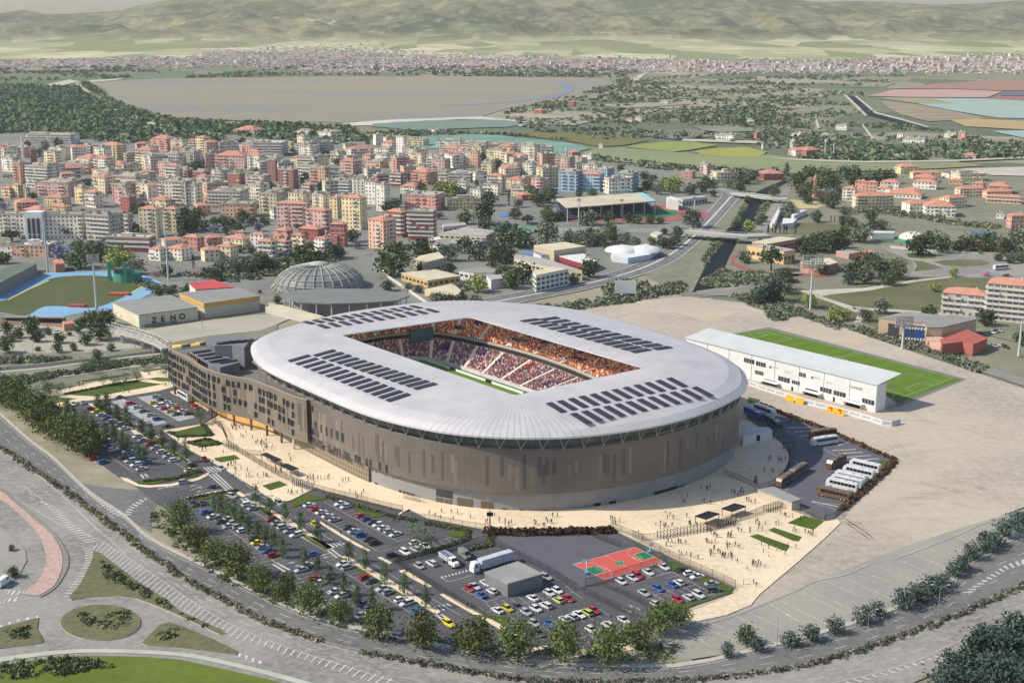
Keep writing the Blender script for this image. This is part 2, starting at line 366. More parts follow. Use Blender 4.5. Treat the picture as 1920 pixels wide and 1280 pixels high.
for s, c in (("1300,238 1380,236 1440,246 1330,250", (132, 132, 118)), ("1180,250 1290,242 1390,254 1260,262", (122, 124, 112)), ("1110,198 1230,192 1300,196 1180,204", (150, 146, 128)), ("1300,206 1420,198 1500,204 1380,212", (140, 138, 122)),
             ("1290,166 1450,160 1480,166 1330,172", (146, 142, 128)), ("1010,222 1120,226 1080,236 1000,234", (150, 150, 136)), ("1560,262 1780,268 1920,276 1920,290 1700,282 1560,276", (112, 118, 102)), ("1580,156 1680,156 1660,164 1600,164", (140, 140, 118)),
             ("1200,180 1290,178 1330,184 1230,187", (126, 130, 112)), ("1380,182 1520,176 1540,184 1400,190", (136, 130, 118))):
    sheet("farm_field", px('P', s), .9, M("field_%d_%d" % c[:2], c, tuple(v - 12 for v in c), s1=.01))

# middle distance: canal, dual carriageway, link roads, bridges
m_road = M("motorway_asphalt", (110, 109, 107), (96, 96, 96), (130, 128, 123), s1=.03, s2=.5, a2=.7, r1=(.42, .58), r2=(.4, .66))
m_roadpale = M("sun_bleached_road", (142, 139, 132), (120, 118, 114), (162, 157, 148), s1=.03, s2=.45, a2=.7, r1=(.42, .58), r2=(.4, .66))
m_asph = M("fresh_asphalt", (84, 84, 87), (70, 70, 74), (100, 99, 101), s1=.04, s2=.9, a2=.7, r1=(.42, .58), r2=(.4, .66))
m_white = M("road_paint", (206, 204, 198), (160, 158, 154), s1=.9, rough=.7)
m_kerb = M("kerb_stone", (186, 180, 168), (166, 160, 150), s1=.5)
m_conc = M("concrete", (176, 172, 162), (152, 149, 142), (132, 130, 124), s1=.08, s2=.9)
sheet("canal_water", px('P', "1298,548 1322,500 1340,450 1369,426 1408,372 1418,360 1445,348 1470,338 1481,341 1455,354 1436,368 1417,411 1408,432 1386,447 1369,479 1350,520 1337,548"), .15, m_canal)
ribbon("road", px('P', "895,584 1000,563 1100,543 1200,517 1270,487 1326,440 1364,398 1397,366 1372,356"), px('P', "900,560 990,544 1090,524 1180,499 1250,464 1288,434 1328,395 1356,366 1336,352"), .12, m_road)
DA, DB = px('P', "895,584 1000,563 1100,543 1200,517 1270,487 1326,440 1364,398 1390,368"), px('P', "900,560 990,544 1090,524 1180,499 1250,464 1288,434 1328,395 1352,368"); dm = MB()
def mid(f): a, b = [resample_n([g(p) for p in spl(q, 6)], 90) for q in (DA, DB)]; return a * (1 - f) + b * f
for f, wd in ((.04, .8), (.5, 2.2), (.96, .8)): stroke(dm, mid(f), wd, .17)
for f in (.27, .74): stroke(dm, mid(f), .35, .17, (6, 6))
kind(dm.build("road_markings", m_white), 'structure')
ribbon("road", px('P', "1414,432 1437,402 1456,374 1470,356"), px('P', "1437,434 1458,404 1473,376 1488,350"), .14, m_roadpale)
ribbon("road", px('P', "1336,350 1364,364 1400,370 1470,378"), px('P', "1334,343 1366,356 1404,361 1480,370"), .16, m_roadpale)
ribbon("road", px('P', "820,420 960,432 1100,434 1220,437 1290,441"), px('P', "820,414 960,425 1100,427 1220,429 1290,431"), .14, m_roadpale)
ribbon("road", px('P', "1040,452 1060,436 1120,428 1180,426"), px('P', "1034,450 1054,432 1116,424 1180,422"), .16, m_roadpale)
sheet("road", px('F', "480,970 1000,1010 1905,1060 2400,1080 2400,1330 1905,1290 770,1275 830,1170 800,1120 700,1075 560,1020"), .14, m_roadpale)
for s, m in (("730,1050 800,1038 890,1036 990,1044 1050,1070 1020,1090 890,1094 770,1086", m_grass), ("1010,1130 1120,1112 1300,1104 1480,1110 1590,1140 1500,1164 1300,1175 1120,1166", m_drygrass), ("815,1118 900,1122 1100,1185 1000,1205 815,1225 850,1170", m_drygrass), ("0,1180 0,1160 700,1085 740,1110 740,1180 600,1240", m_drygrass)):
    raised("traffic_island", px('F', s), .3, [m, m_kerb])
sheet("waste_ground", px('P', "1420,575 1500,545 1600,540 1760,512 1900,520 2200,530 2300,650 1880,600 1780,572 1700,600 1620,620 1540,600 1470,590"), .1, m_drygrass)
for s in ("1500,545 1620,540 1720,524 1800,518 1860,512 1720,528 1630,545 1560,552 1540,556 1600,575 1620,590 1614,604 1600,606 1610,588 1560,568 1510,552", "1600,575 1700,582 1780,588 1780,592 1700,587 1600,580"):
    sheet("footpath", px('P', s), .16, m_track)
ribbon("road", px('P', "1290,552 1400,560 1560,600 1700,650 1920,724 2060,770"), px('P', "1296,540 1400,548 1570,590 1716,642 1930,712 2070,756"), .14, M("service_road", (140, 134, 126), (126, 122, 116), s1=.06))
ribbon("road", px('P', "1310,552 1380,542 1440,530 1520,512 1560,500"), px('P', "1305,546 1380,535 1440,524 1510,506 1550,494"), .18, m_roadpale)
ribbon("cycle_path", px('P', "1372,478 1370,492 1378,500 1440,516 1560,520"), px('P', "1384,476 1376,490 1384,496 1444,511 1560,515"), .18, M("red_paving", (158, 92, 88), (140, 86, 84), s1=.2))
sheet("meadow", px('E', "860,500 1100,520 1200,560 1130,590 960,595 900,560"), .14, M("straw_field", (186, 172, 128), (172, 160, 120), s1=.04))
sheet("meadow", px('E', "860,760 1000,735 1300,750 1520,770 1480,860 1200,850 960,850 840,830"), .14, m_drygrass)
sheet("sand_field", px('P', "1800,318 1920,314 2100,316 2100,336 1860,330"), .9, m_track)
# athletics ground in the far middle and on the left
m_tartan = M("red_track", (168, 98, 94), (152, 90, 88), s1=.1)
m_green = M("green_turf", (48, 128, 84), (44, 116, 84), s1=.03)
sheet("running_track", px('D', "380,960 440,910 560,893 900,868 1250,834 1420,830 1700,880 1860,912 1850,950 1640,975 1300,985 900,990 480,990"), .2, m_tartan, smooth=4)
sheet("sports_field", px('D', "720,930 800,905 1000,885 1250,864 1420,872 1560,900 1480,940 1250,955 900,965 740,955"), .26, m_green, smooth=4)
m_blue = M("blue_track", (124, 164, 192), (134, 172, 200), (112, 152, 180), s1=.05, s2=.5)
m_infield = M("infield_grass", (78, 92, 50), (100, 96, 64), (62, 78, 42), s1=.03, s2=.3, a2=.7)
sheet("running_track", px('U', "-500,420 -300,300 0,255 160,205 280,160 370,125 480,117 700,117 900,115 1060,140 1190,190 1205,220 1120,290 1000,345 870,405 640,422 400,470 190,468 0,432 -300,470"), .2, m_blue, smooth=3)
sheet("sports_field", px('U', "-400,380 -60,345 80,318 310,205 390,170 500,154 700,149 950,168 1060,190 1080,220 950,300 720,388 560,384 330,380 190,452 0,425 -200,440"), .26, m_infield, smooth=3)
lm = MB()
for s in ("60,330 210,255 370,185", "1060,180 1085,205 1075,225 940,305"): stroke(lm, [g(p) for p in spl(px('U', s))], 1.2, .3)
kind(lm.build("track_line", M("yellow_line", (206, 190, 120))), 'structure')
sheet("old_car_park", px('U', "-700,560 0,530 320,520 560,530 700,560 860,570 1000,640 1080,690 900,720 400,725 -100,735 -700,760"), .14, m_dust)
sheet("gravel_yard", px('U', "1080,560 1500,490 1920,440 2120,440 2180,470 1960,560 1560,600 1300,650 1200,600"), .16, m_dust)
ribbon("road", px('U', "-300,750 0,738 400,740 700,728 1000,705 1200,690"), px('U', "-300,735 0,722 400,725 700,713 1000,690 1180,675"), .16, m_roadpale)
ribbon("road", px('U', "-300,890 0,858 300,832 640,790 1000,745 1300,710"), px('U', "-300,868 0,838 300,812 640,772 1000,730 1300,695"), .18, m_asph)
ribbon("footpath", px('U', "-300,905 0,876 300,850 640,806 1000,762 1230,735"), px('U', "-300,895 0,866 300,841 640,797 1000,752 1230,728"), .2, m_kerb)
ribbon("footpath", px('U', "440,910 700,880 1000,835 1240,800"), px('U', "440,898 700,868 1000,822 1240,790"), .2, m_kerb)
# broad dirt lot right of the stadium
sheet("dirt_lot", px('P', "930,600 1010,578 1150,566 1290,556 1400,568 1560,606 1700,656 1920,728 2200,800 2400,1050 1960,960 1920,950 1640,1060 1500,1120 1380,1160 1200,1190 1100,1000 1250,760 1100,640"), .06, m_dirt)
m_patch = M("bare_earth", (186, 171, 150), (176, 162, 144), s1=.05)
for s in ("1262,585 1296,566 1400,580 1330,606", "1500,606 1630,640 1600,652 1480,622"): sheet("earth_patch", px('P', s), .1, m_patch)
tm = MB(); r_ = np.random.RandomState(8)                                   # wheel ruts across the dirt
for _ in range(46):
    a = np.array([r_.uniform(1380, 1900), r_.uniform(780, 1060)]) if r_.rand() < .75 else np.array([r_.uniform(1060, 1420), r_.uniform(580, 660)])
    th = r_.choice([-.35, .42, .2]) + r_.randn() * .12; L = r_.uniform(60, 320); Q = [tuple(a + L * t * np.array([math.cos(th + .25 * t), math.sin(th + .25 * t)])) for t in (-.5, 0, .5)]
    if min(proj(*g(q), 0)[1] for q in Q) < 570 or any(q[0] + 1.3 * (q[1] - 800) * -1 < 1400 - 400 for q in Q): continue
    for o_ in (-.9, .9): stroke(tm, spl([g(q) for q in Q], 5), .35, .09, None, o_)
kind(tm.build("wheel_ruts", M("rut_earth", (158, 148, 132), (182, 170, 152), s1=.05)), 'structure')
sheet("old_car_park", px('P', "1220,1190 1290,1172 1408,1140 1500,1100 1680,1030 1800,990 1935,950 2100,900 2100,960 1920,1005 1831,1041 1794,1085 1616,1166 1448,1213 1280,1238"), .1, m_pave)

# ================================================================== ROADS IN FRONT
sheet("verge_ground", px('P', "-300,760 60,770 180,860 300,945 400,1020 550,1105 741,1186 942,1228 1230,1178 1290,1165 1300,1260 1000,1262 700,1200 400,1085 200,960 60,850 -300,760"), .03, M("verge_earth", (150, 142, 124), (118, 118, 92), (166, 156, 136), s1=.06, s2=.5))
sheet("road", px('P', "-500,700 -40,880 77,945 175,1035 250,1120 330,1130 640,1265 760,1330 -700,1330"), .05, m_roadpale)
sheet("road", px('P', "77,936 198,1010 403,1146 640,1240 780,1285 900,1312 760,1334 640,1275 330,1140 250,1128 175,1044"), .04, m_roadpale)
sheet("road", px('P', "780,1300 900,1306 1200,1318 1582,1276 1717,1239 1784,1209 1920,1150 2060,1088 2060,1130 1930,1190 1780,1250 1640,1310 1300,1360 900,1360"), .04, m_roadpale)
HEDGE = px('P', "-200,735 -40,815 23,853 60,880 118,917 180,964 235,1005 290,1046 336,1079 420,1126 505,1170 600,1203 683,1223 775,1241 875,1260 942,1270 1020,1278 1100,1281 1200,1278 1290,1276 1400,1265 1515,1247 1616,1220 1697,1190 1784,1159 1851,1129 1920,1099 2060,1030")
UPPER = px('P', "-200,650 -40,740 0,779 57,830 100,862 150,910 182,937 235,971 282,1013 383,1064 437,1091 540,1141 640,1175 750,1195 855,1219 976,1240 1077,1249 1178,1252 1290,1248 1448,1212 1616,1165 1750,1114 1788,1088 1804,1065 1831,1041 1920,998 2060,930")
LOWER = px('P', "-200,830 -40,900 40,945 110,985 198,1022 302,1089 403,1156 504,1203 640,1248 780,1290 900,1310 1050,1322 1200,1320 1400,1300 1582,1278 1717,1241 1784,1211 1920,1152 2060,1090")
ribbon("road", UPPER, HEDGE, .09, m_road)
ribbon("road", HEDGE, LOWER, .085, m_roadpale)
SLIP = px('P', "75,842 110,868 150,905 190,912 240,918 262,917 295,946 283,965 285,1000 235,968 182,935")
sheet("slip_road", SLIP, .1, m_road)
mk = MB()
def between(A, B, fr, n=8):
    a = resample_n([g(p) for p in spl(A, n)], 260); b = resample_n([g(p) for p in spl(B, n)], 260); return a * (1 - fr) + b * fr
for fr, dash in ((.1, None), (.4, (5, 7)), (.68, (5, 7)), (.93, None)): stroke(mk, between(UPPER, HEDGE, fr), .2, .115, dash)
for fr, dash in ((.07, None), (.38, (5, 7)), (.66, (5, 7)), (.95, None)): stroke(mk, between(HEDGE, LOWER, fr), .2, .115, dash)
hatch(mk, px('Z', "520,520 600,510 900,708 1200,906 1500,1050 1905,1172 2200,1260"), px('Z', "524,534 700,672 900,792 1240,1002 1500,1085 1905,1222 2200,1320"), .12, 2.4, .55, -3)
hatch(mk, px('Z', "230,262 300,295 430,402 560,500"), px('Z', "225,272 320,352 400,442 500,520"), .12, 2.4, .8, -2)
hatch(mk, px('Z', "470,520 530,545 490,660 380,810"), px('Z', "455,520 475,560 455,650 345,810"), .12, 2.2, .7, 0)
hatch(mk, px('Z', "480,205 560,255 640,315 720,345"), px('Z', "490,225 560,285 630,340 700,360"), .12, 2.6, 1.0, -2)
hatch(mk, px('Z', "690,340 720,300 770,265 820,245"), px('Z', "730,345 745,310 785,285 820,255"), .12, 2.4, .9, 0)
hatch(mk, px('W', "1560,780 1700,690 1800,625 1905,590"), px('W', "1600,780 1720,705 1810,650 1905,620"), .12, 3.2, 1.2, 1)
hatch(mk, px('W', "900,1275 1100,1225 1300,1165 1420,1120"), px('W', "930,1290 1110,1245 1310,1185 1430,1135"), .12, 2.9, .8, 1)
for s in ("40,735 60,760 120,765 150,750", "0,830 60,805 130,800"):     # crossings by the pink paving
    q = px('Z', s); hatch(mk, q, [(p[0] - 6, p[1] + 9) for p in q], .12, 1.8, .8)
hatch(mk, px('Z', "1330,1110 1400,1135 1480,1165"), px('Z', "1330,1135 1400,1160 1470,1180"), .12, 2.4, 1.0)
hatch(mk, px('Z', "0,960 100,925 225,905"), px('Z', "0,975 100,940 225,918"), .12, 2.2, .8)
for s in ("100,30 330,220 520,400 700,560", "130,180 240,260"): stroke(mk, [g(p) for p in spl(px('Z', s))], .25, .12)
mark_o = kind(mk.build("road_markings", m_white), 'structure')
ribbon("pavement", [(p[0], p[1] - 7) for p in UPPER], UPPER, .14, m_kerb)
# roundabout and islands
m_isl = M("island_grass", (92, 98, 66), (74, 82, 54), (124, 118, 90), s1=.06, s2=.5, a2=.8)
cx, cy = tp('Z', (562, 946))
raised("roundabout_island", [(cx + 75 * math.cos(t), cy + 33.5 * math.sin(t)) for t in np.linspace(0, 2 * math.pi, 48, endpoint=False)], .35, [m_isl, m_kerb])
for s in ("520,545 560,558 800,740 900,800 1000,880 1240,988 1262,1005 1225,1012 1000,908 870,852 760,812 640,797 500,802 400,820 380,808 430,760 480,670 520,580",
          "790,1062 890,960 945,945 1040,975 1200,1045 1330,1108 1318,1124 1270,1122 1000,1088 820,1075", "-200,1010 0,975 215,920 207,980 243,1045 230,1060 0,1090 -200,1105"):
    raised("traffic_island", px('Z', s), .35, [m_isl, m_kerb])
sheet("lawn", px('P', "-300,1275 0,1247 70,1237 160,1229 270,1231 340,1237 400,1250 505,1274 600,1300 600,1360 -300,1360"), .16, M("roadside_grass", (92, 108, 36), (112, 124, 48), (70, 84, 34), s1=.03, s2=.4))
ribbon("pavement", px('P', "-200,1264 0,1241 80,1230 160,1224 270,1226 350,1232 420,1246 520,1271 620,1300"), px('P', "-200,1250 0,1232 80,1222 160,1217 270,1219 350,1225 420,1238 520,1262 640,1296"), .18, M("pale_pavement", (178, 182, 166), (164, 168, 152), s1=.1))
ribbon("pavement", px('Z', "-200,190 0,262 60,300 130,360 200,435 240,510 258,590 240,660 200,725 120,785"), px('Z', "-200,150 0,212 100,290 200,375 290,455 335,530 350,590 340,660 300,740 215,795"), .2, M("pink_paving", (186, 154, 144), (158, 140, 130), (200, 172, 160), s1=.6, s2=3, r1=(.45, .55)))
ribbon("kerb_wall", px('Z', "-200,145 0,205 100,282 200,366 290,446 340,530 352,590 344,665 304,745 220,800"), px('Z', "-200,130 0,190 100,268 200,352 300,440 362,530 384,595 372,660 310,752 225,806"), .32, M("grey_kerb", (142, 136, 126), (126, 122, 114), s1=.3))
raised("traffic_island", px('Z', "-60,380 0,412 60,460 140,545 150,600 100,690 40,735 -60,760"), .3, [m_pave, m_kerb])

# ================================================================== CAR PARKS AND PLAZA
LOT = px('P', "82,765 147,750 215,745 327,726 345,715 420,770 380,794 306,808 345,838 417,878 480,917 520,945 547,940 592,915 755,957 917,995 1142,990 1187,1012 1379,1103 1290,1142 1230,1175 1150,1205 1050,1225 942,1232 848,1213 741,1186 612,1135 550,1105 460,1055 400,1020 350,975 312,955 295,946 262,917 225,897 175,860")
sheet("car_park", LOT, .12, m_asph)
m_pla = M("plaza_paving", (218, 198, 168), (204, 184, 156), (230, 212, 184), s1=.04, s2=.5, a2=.7, r1=(.42, .58), r2=(.4, .64))
PLAZA = px('P', "383,795 306,808 345,838 417,878 480,917 520,945 547,938 592,915 612,921 755,957 742,970 767,955 800,972 865,985 917,996 1142,991 1187,1010 1260,1047 1325,1072 1384,1104 1384,1109 1340,1130 1283,1152 1293,1169 1361,1154 1408,1135 1424,1115 1495,1055 1545,1011 1576,981 1570,973 1542,979 1481,954 1450,935 1415,919 1450,911 1470,890 1480,865 1478,850 1465,832 1440,812 1402,788 1350,800 1000,800 600,800 475,775 420,774")
raised("plaza", PLAZA, .3, [m_pla, m_conc])
for s in ("115,742 165,728 220,715 300,706 330,700 345,720 300,733 215,747 150,753 90,768 80,760", "110,735 230,720 330,690 340,700 240,728 120,745", "110,733 200,712 240,716 120,745", "262,697 300,688 322,700 325,712 270,712"):
    raised("plaza", px('P', s), .28 + .01 * len(s) / 100, [m_pla, m_conc])
# footways of the lane
LANE_A = px('P', "190,752 240,782 296,815 360,852 432,893 470,915"); 
foot = [("O", "-120,560 -60,600 -10,640 60,700 -10,655 -80,610"), ]
for A, B in (("R", "0,470 120,540 240,615 380,690 360,697 220,625 100,550 0,485"), ("R", "430,742 460,738 540,780 525,792"), ("R", "592,838 640,836 840,960 815,968 600,850"), ("R", "900,1020 930,1012 1100,1105 1400,1270 1500,1330 1440,1330 1200,1195 960,1060"),
             ("R", "-160,560 0,605 100,665 60,685 -60,625 -180,570"), ("R", "160,735 200,730 420,850 640,975 900,1155 870,1168 700,1065 420,895 200,770"), ("N", "660,468 720,470 860,545 1000,645 990,660 830,570 700,495"), ("N", "980,668 1020,668 1200,770 1440,910 1420,925 1180,790 1000,690"),
             ("Q", "680,245 720,240 960,370 1300,590 1270,605 920,385 740,285"), ("N", "900,1020 960,1030 1040,1075 1120,1082 1280,1070 1480,1025 1560,985 1575,1000 1490,1042 1290,1088 1110,1098 1020,1085 930,1045"), ("Q", "200,210 400,165 560,148 650,200 620,210 550,170 420,180 220,222"),
             ("G", "875,1085 1010,1105 1100,1078 1210,1070 1220,1085 1110,1098 1010,1125 880,1100"), ("G", "1090,1180 1250,1130 1430,1085 1660,1070 1640,1100 1440,1110 1270,1150 1120,1195")):
    raised("footway", px(A, B), .26, [m_pla, m_kerb])
m_paleisl = M("pale_block_paving", (164, 166, 168), (152, 154, 158), s1=.3)
for s in ("835,455 925,432 1000,470 1255,612 1150,634", "1030,420 1185,400 1465,572 1340,602"): raised("parking_island", px('N', s), .2, [m_paleisl, m_kerb])
raised("bus_apron", px('N', "1275,380 1350,362 1460,400 1570,500 1560,525 1440,450 1300,400"), .24, [m_pla, m_kerb])
# grass beds
for t, s in (("N", "470,395 1030,300 1220,325 730,415 560,408"), ("N", "230,440 330,415 580,432 360,480 260,482"), ("N", "1110,285 1180,272 1305,280 1310,305 1200,303"), ("N", "1050,225 1240,195 1265,205 1090,235"), ("N", "600,300 850,260 1000,250 640,302"), ("O", "485,878 640,855 685,885 540,912 500,898"),
             ("O", "845,1085 975,1050 1040,1080 905,1122"), ("O", "1060,1205 1180,1150 1310,1170 1345,1180 1240,1195 1070,1250"), ("O", "215,675 400,630 470,715 220,722 150,680"), ("O", "320,765 430,735 540,775 395,790"), ("S", "705,1045 830,988 980,1035 900,1098"),
             ("S", "560,1100 605,1080 815,1150 790,1185 750,1180"), ("S", "420,1145 480,1128 725,1215 700,1258 660,1250"), ("S", "1345,605 1400,582 1465,590 1455,625 1400,640"), ("V", "1400,375 1470,380 1900,580 1880,600 1760,590 1560,450 1440,445"), ("V", "1140,240 1180,250 1390,360 1370,365"),
             ("R", "960,560 1080,540 1090,590 985,590"), ("R", "240,370 290,365 480,430 370,450"), ("N", "1020,1050 1100,1040 1500,980 1530,1000 1140,1075 1060,1070"), ("Q", "210,220 560,160 580,180 300,232"), ("N", "690,470 740,480 1010,640 1000,655 950,640 720,500"), ("N", "1060,690 1100,700 1420,905 1400,915 1300,860 1080,715"),
             ("Q", "690,262 740,285 1260,600 1245,605 960,450 700,285"), ("Q", "1340,660 1400,680 2000,1060 1990,1070 1700,900 1370,690"), ("Q", "880,395 700,260 800,300 900,380"), ("Q", "560,740 700,750 850,900 760,930 600,840"), ("V", "-100,770 0,775 220,790 200,850 60,800"), ("S", "412,100 500,120 480,140 410,140"), ("V", "1360,690 1560,690 1880,600 1900,606 1540,725 1360,720")):
    q = px(t, s); sheet("grass_bed", q, .33, m_grass, 'structure')
# yard and ball court
m_yard = M("yard_paving", (92, 92, 98), (84, 84, 92), (104, 104, 110), s1=.15, s2=2)
sheet("paved_yard", px('V', "85,240 110,190 840,182 1050,272 690,395 930,512 770,560 720,590"), .16, m_yard)
BC = [g(p) for p in px('V', "692,393 1160,262 1385,373 938,513")]
ct = MB(); ct.face(up([(x, y, .2) for x, y in BC])); kind(ct.build("ball_court", M("red_court", (196, 92, 84), (188, 88, 80), s1=.4)), 'structure')
def bil(u, v): 
    a, b, c, d = [np.array(q) for q in BC]; return tuple((a * (1 - u) + b * u) * (1 - v) + (d * (1 - u) + c * u) * v)
cl = MB(); cg = MB(); m_courtg = M("green_court", (34, 120, 82), (30, 112, 78), s1=.4)
def cline(pts, wd=.16): stroke(cl, [bil(*p) for p in pts], wd, .235)
def circ(u, v, ru, rv, a0=0, a1=2 * math.pi, n=28): return [(u + ru * math.cos(a0 + (a1 - a0) * k / n), v + rv * math.sin(a0 + (a1 - a0) * k / n)) for k in range(n + 1)]
cline([(.005, .01), (.995, .01), (.995, .99), (.005, .99), (.005, .01)], .22); cline([(.5, 0), (.5, 1)]); cline(circ(.5, .5, .065, .12))
cg.face(up([(*bil(*p), .215) for p in circ(.5, .5, .065, .12)[:-1]]))
for sgn, u0 in ((1, 0.0), (-1, 1.0)):
    q = [(u0, .33), (u0 + sgn * .2, .33), (u0 + sgn * .2, .67), (u0, .67)]
    cg.face(up([(*bil(*p), .215) for p in q])); cline(q); cline(circ(u0 + sgn * .2, .5, .062, .12)); cline([(u0, .06), (u0 + sgn * .1, .06)]); cline([(u0, .94), (u0 + sgn * .1, .94)])
    cline([(u0 + sgn * (.1 + .16 * math.cos(t)), .5 + .44 * math.sin(t)) for t in np.linspace(-math.pi / 2, math.pi / 2, 20)])
kind(cl.build("court_lines", m_white), 'structure'); kind(cg.build("court_key", m_courtg), 'structure')
# training pitch beside the old stand
sheet("pitch_apron", px('X', "480,545 1585,836 1205,990 235,592"), .14, M("grey_apron", (128, 126, 122), (116, 114, 112), s1=.1))
TPQ = [g(p) for p in px('X', "480,557 1556,838 1200,972 262,592")]
def striped_grass(name, c1, c2, w_, axis):
    n = N(name); v = n.pos('pos'); d = n.n("ShaderNodeVectorMath", operation='DOT_PRODUCT'); n.l(v, d.inputs[0]); d.inputs[1].default_value = axis
    f = n.math('GREATER_THAN', n.math('SINE', n.math('MULTIPLY', d.outputs[1], math.pi / w_)), 0.0)
    c = n.mix(f, lin(c1), lin(c2)); c = n.mix(n.math('MULTIPLY', n.noise(v, .25, 5, .65), .35), c, lin(tuple(int(k * .85) for k in c1))); n.base(c); return n.set(.9, .1)
d_ = np.array(TPQ[1]) - np.array(TPQ[0]); d_ /= np.linalg.norm(d_)
tpm = MB(); tpm.face(up([(*p, .2) for p in TPQ])); kind(tpm.build("football_pitch", striped_grass("pitch_grass", (92, 118, 42), (98, 124, 46), 5.5, (d_[0], d_[1], 0))), 'structure')
def q4(Q, u, v):
    a, b, c, d = [np.array(q) for q in Q]; return tuple((a * (1 - u) + b * u) * (1 - v) + (d * (1 - u) + c * u) * v)
def pitch_lines(Q, z, name, m0=.03):
    mb = MB(); L = lambda pts: stroke(mb, [q4(Q, *p) for p in pts], .2, z)
    a, b = m0, 1 - m0
    L([(a, a), (b, a), (b, b), (a, b), (a, a)]); L([(.5, a), (.5, b)]); L(circ(.5, .5, .087, .135))
    for s, u0 in ((1, a), (-1, b)):
        L([(u0, .2), (u0 + s * .157, .2), (u0 + s * .157, .8), (u0, .8)]); L([(u0, .36), (u0 + s * .052, .36), (u0 + s * .052, .64), (u0, .64)])
    return kind(mb.build(name, m_white), 'structure')
pitch_lines(TPQ, .23, "pitch_lines")
# white markings of the car parks
pm = MB()
def bays(t, s, depth, n=None, both=False):
    """row line in photo points; stalls hang to its left-hand side"""
    a, b = [np.array(g(p)) for p in px(t, s)][:2]; L = np.linalg.norm(b - a); d = (b - a) / L; nn = np.array([-d[1], d[0]]); k = n or int(L / 2.6)
    stroke(pm, [tuple(a), tuple(b)], .14, .15)
    for i in range(k + 1):
        q = a + d * L * i / k; stroke(pm, [tuple(q), tuple(q + nn * depth)], .12, .152)
        if both: stroke(pm, [tuple(q), tuple(q - nn * depth)], .12, .152)
for t, s, d, b in (("N", "640,505 960,690", 5, 0), ("N", "970,690 1400,965", 5, 0), ("N", "560,560 1110,960", 5, 1), ("N", "820,860 1000,985", 4.6, 0), ("Q", "600,265 1240,610", 5, 0), ("Q", "300,300 900,720", 5, 1), ("Q", "1250,690 1900,1090", 5, 0), ("Q", "1020,800 1500,1180", 5, 1),
                   ("Q", "1230,245 1780,540", 5, 0), ("Q", "1090,290 1640,620", 5, 0), ("R", "560,700 1100,560", -4.8, 0), ("V", "40,750 700,600", -5, 1), ("V", "460,850 900,730", -5, 0), ("V", "1020,560 1430,450", 5, 0), ("V", "1260,640 1520,560", 5, 1), ("V", "1440,450 1800,640", -5, 0), ("V", "1300,740 1780,600", -5, 0), ("V", "700,960 1100,840", -5, 0),
                   ("R", "1060,975 1250,1075", 10, 0), ("N", "965,475 1225,610", 5, 0), ("N", "1040,425 1345,595", 5, 1)):
    bays(t, s, d, None, bool(b))
def crossing(t, s):
    a, b, c, d = px(t, s); hatch(pm, [a, b], [d, c], .16, 1.15, .6, 0, 1)
for t, s in (("N", "1520,945 1640,935 1700,975 1570,985"), ("N", "1560,1000 1620,985 1750,1105 1690,1110"), ("N", "985,620 1040,612 1075,632 1020,640"), ("N", "800,490 850,480 880,498 830,510"), ("N", "1150,700 1200,695 1230,715 1180,725"), ("R", "60,640 150,615 190,640 100,668"), ("R", "50,690 110,675 180,730 120,745"), ("R", "850,1110 980,1080 1025,1105 890,1150"),
             ("R", "860,1170 920,1165 1000,1220 930,1228"), ("Q", "640,185 730,160 770,180 690,205"), ("Q", "600,220 660,210 700,240 640,250"), ("Q", "840,715 880,700 980,750 930,770"), ("R", "905,885 1160,820 1165,832 915,897"), ("N", "1050,1000 1100,990 1125,1015 1070,1028")):
    crossing(t, s)
for t, s, ds in (("R", "20,570 380,780 680,960 1100,1200 1300,1330", (6, 2)), ("N", "1010,650 1350,850 1500,950", (5, 3)), ("Q", "520,20 760,200 1250,500", (6, 2)), ("N", "1250,1090 1420,1060", None), ("N", "1350,1110 1640,1060", (3, 3)), ("V", "1060,715 1160,760", (4, 2)), ("N", "760,470 1000,610", (4, 3))):
    stroke(pm, [g(p) for p in px(t, s)], .16, .15, ds)
for t, s in (("S", "700,330 870,325"), ("S", "760,360 900,350"), ("S", "800,390 900,380"), ("S", "1040,500 1220,490"), ("S", "1090,520 1270,512"), ("S", "1140,550 1330,535"), ("S", "1190,575 1390,560"), ("S", "1270,605 1420,585"), ("S", "890,880 1110,925"), ("S", "1085,460 1150,440")):
    a, b = px(t, s); stroke(pm, [g(a), g(b)], .8, .15)
for t, s in (("S", "840,585 848,650"), ("S", "740,575 775,577 777,640"), ("S", "880,885 1130,905 1100,950 900,890"), ("S", "700,350 1220,610"), ("S", "690,800 760,740"), ("R", "905,890 965,925 1230,850"), ("V", "1120,695 1200,735")):
    stroke(pm, [g(p) for p in px(t, s)], .2, .15)
def arrow(t, a, b):
    a, b = [np.array(g(tp(t, p))) for p in (a, b)]; d = (b - a) / np.linalg.norm(b - a); n_ = np.array([-d[1], d[0]])
    stroke(pm, [tuple(a), tuple(b - d)], .3, .15); pm.face(up([(*(b - d * 1.5 + n_ * .7), .15), (*(b - d * 1.5 - n_ * .7), .15), (*b, .15)]))
for t, a, b in (("N", (1240, 1095), (1180, 1110)), ("N", (1480, 1075), (1420, 1090)), ("Q", (1010, 695), (960, 705)), ("Q", (1080, 715), (1010, 728)), ("Q", (1270, 630), (1200, 648)), ("Q", (1290, 650), (1220, 665)), ("Q", (150, 130), (30, 135)), ("Q", (390, 150), (270, 170)), ("Q", (1440, 870), (1480, 890)), ("V", (1200, 730), (1120, 700)), ("V", (1060, 715), (1140, 755)), ("N", (1420, 1120), (1520, 1090))): arrow(t, a, b)
kind(pm.build("parking_markings", m_white), 'structure')
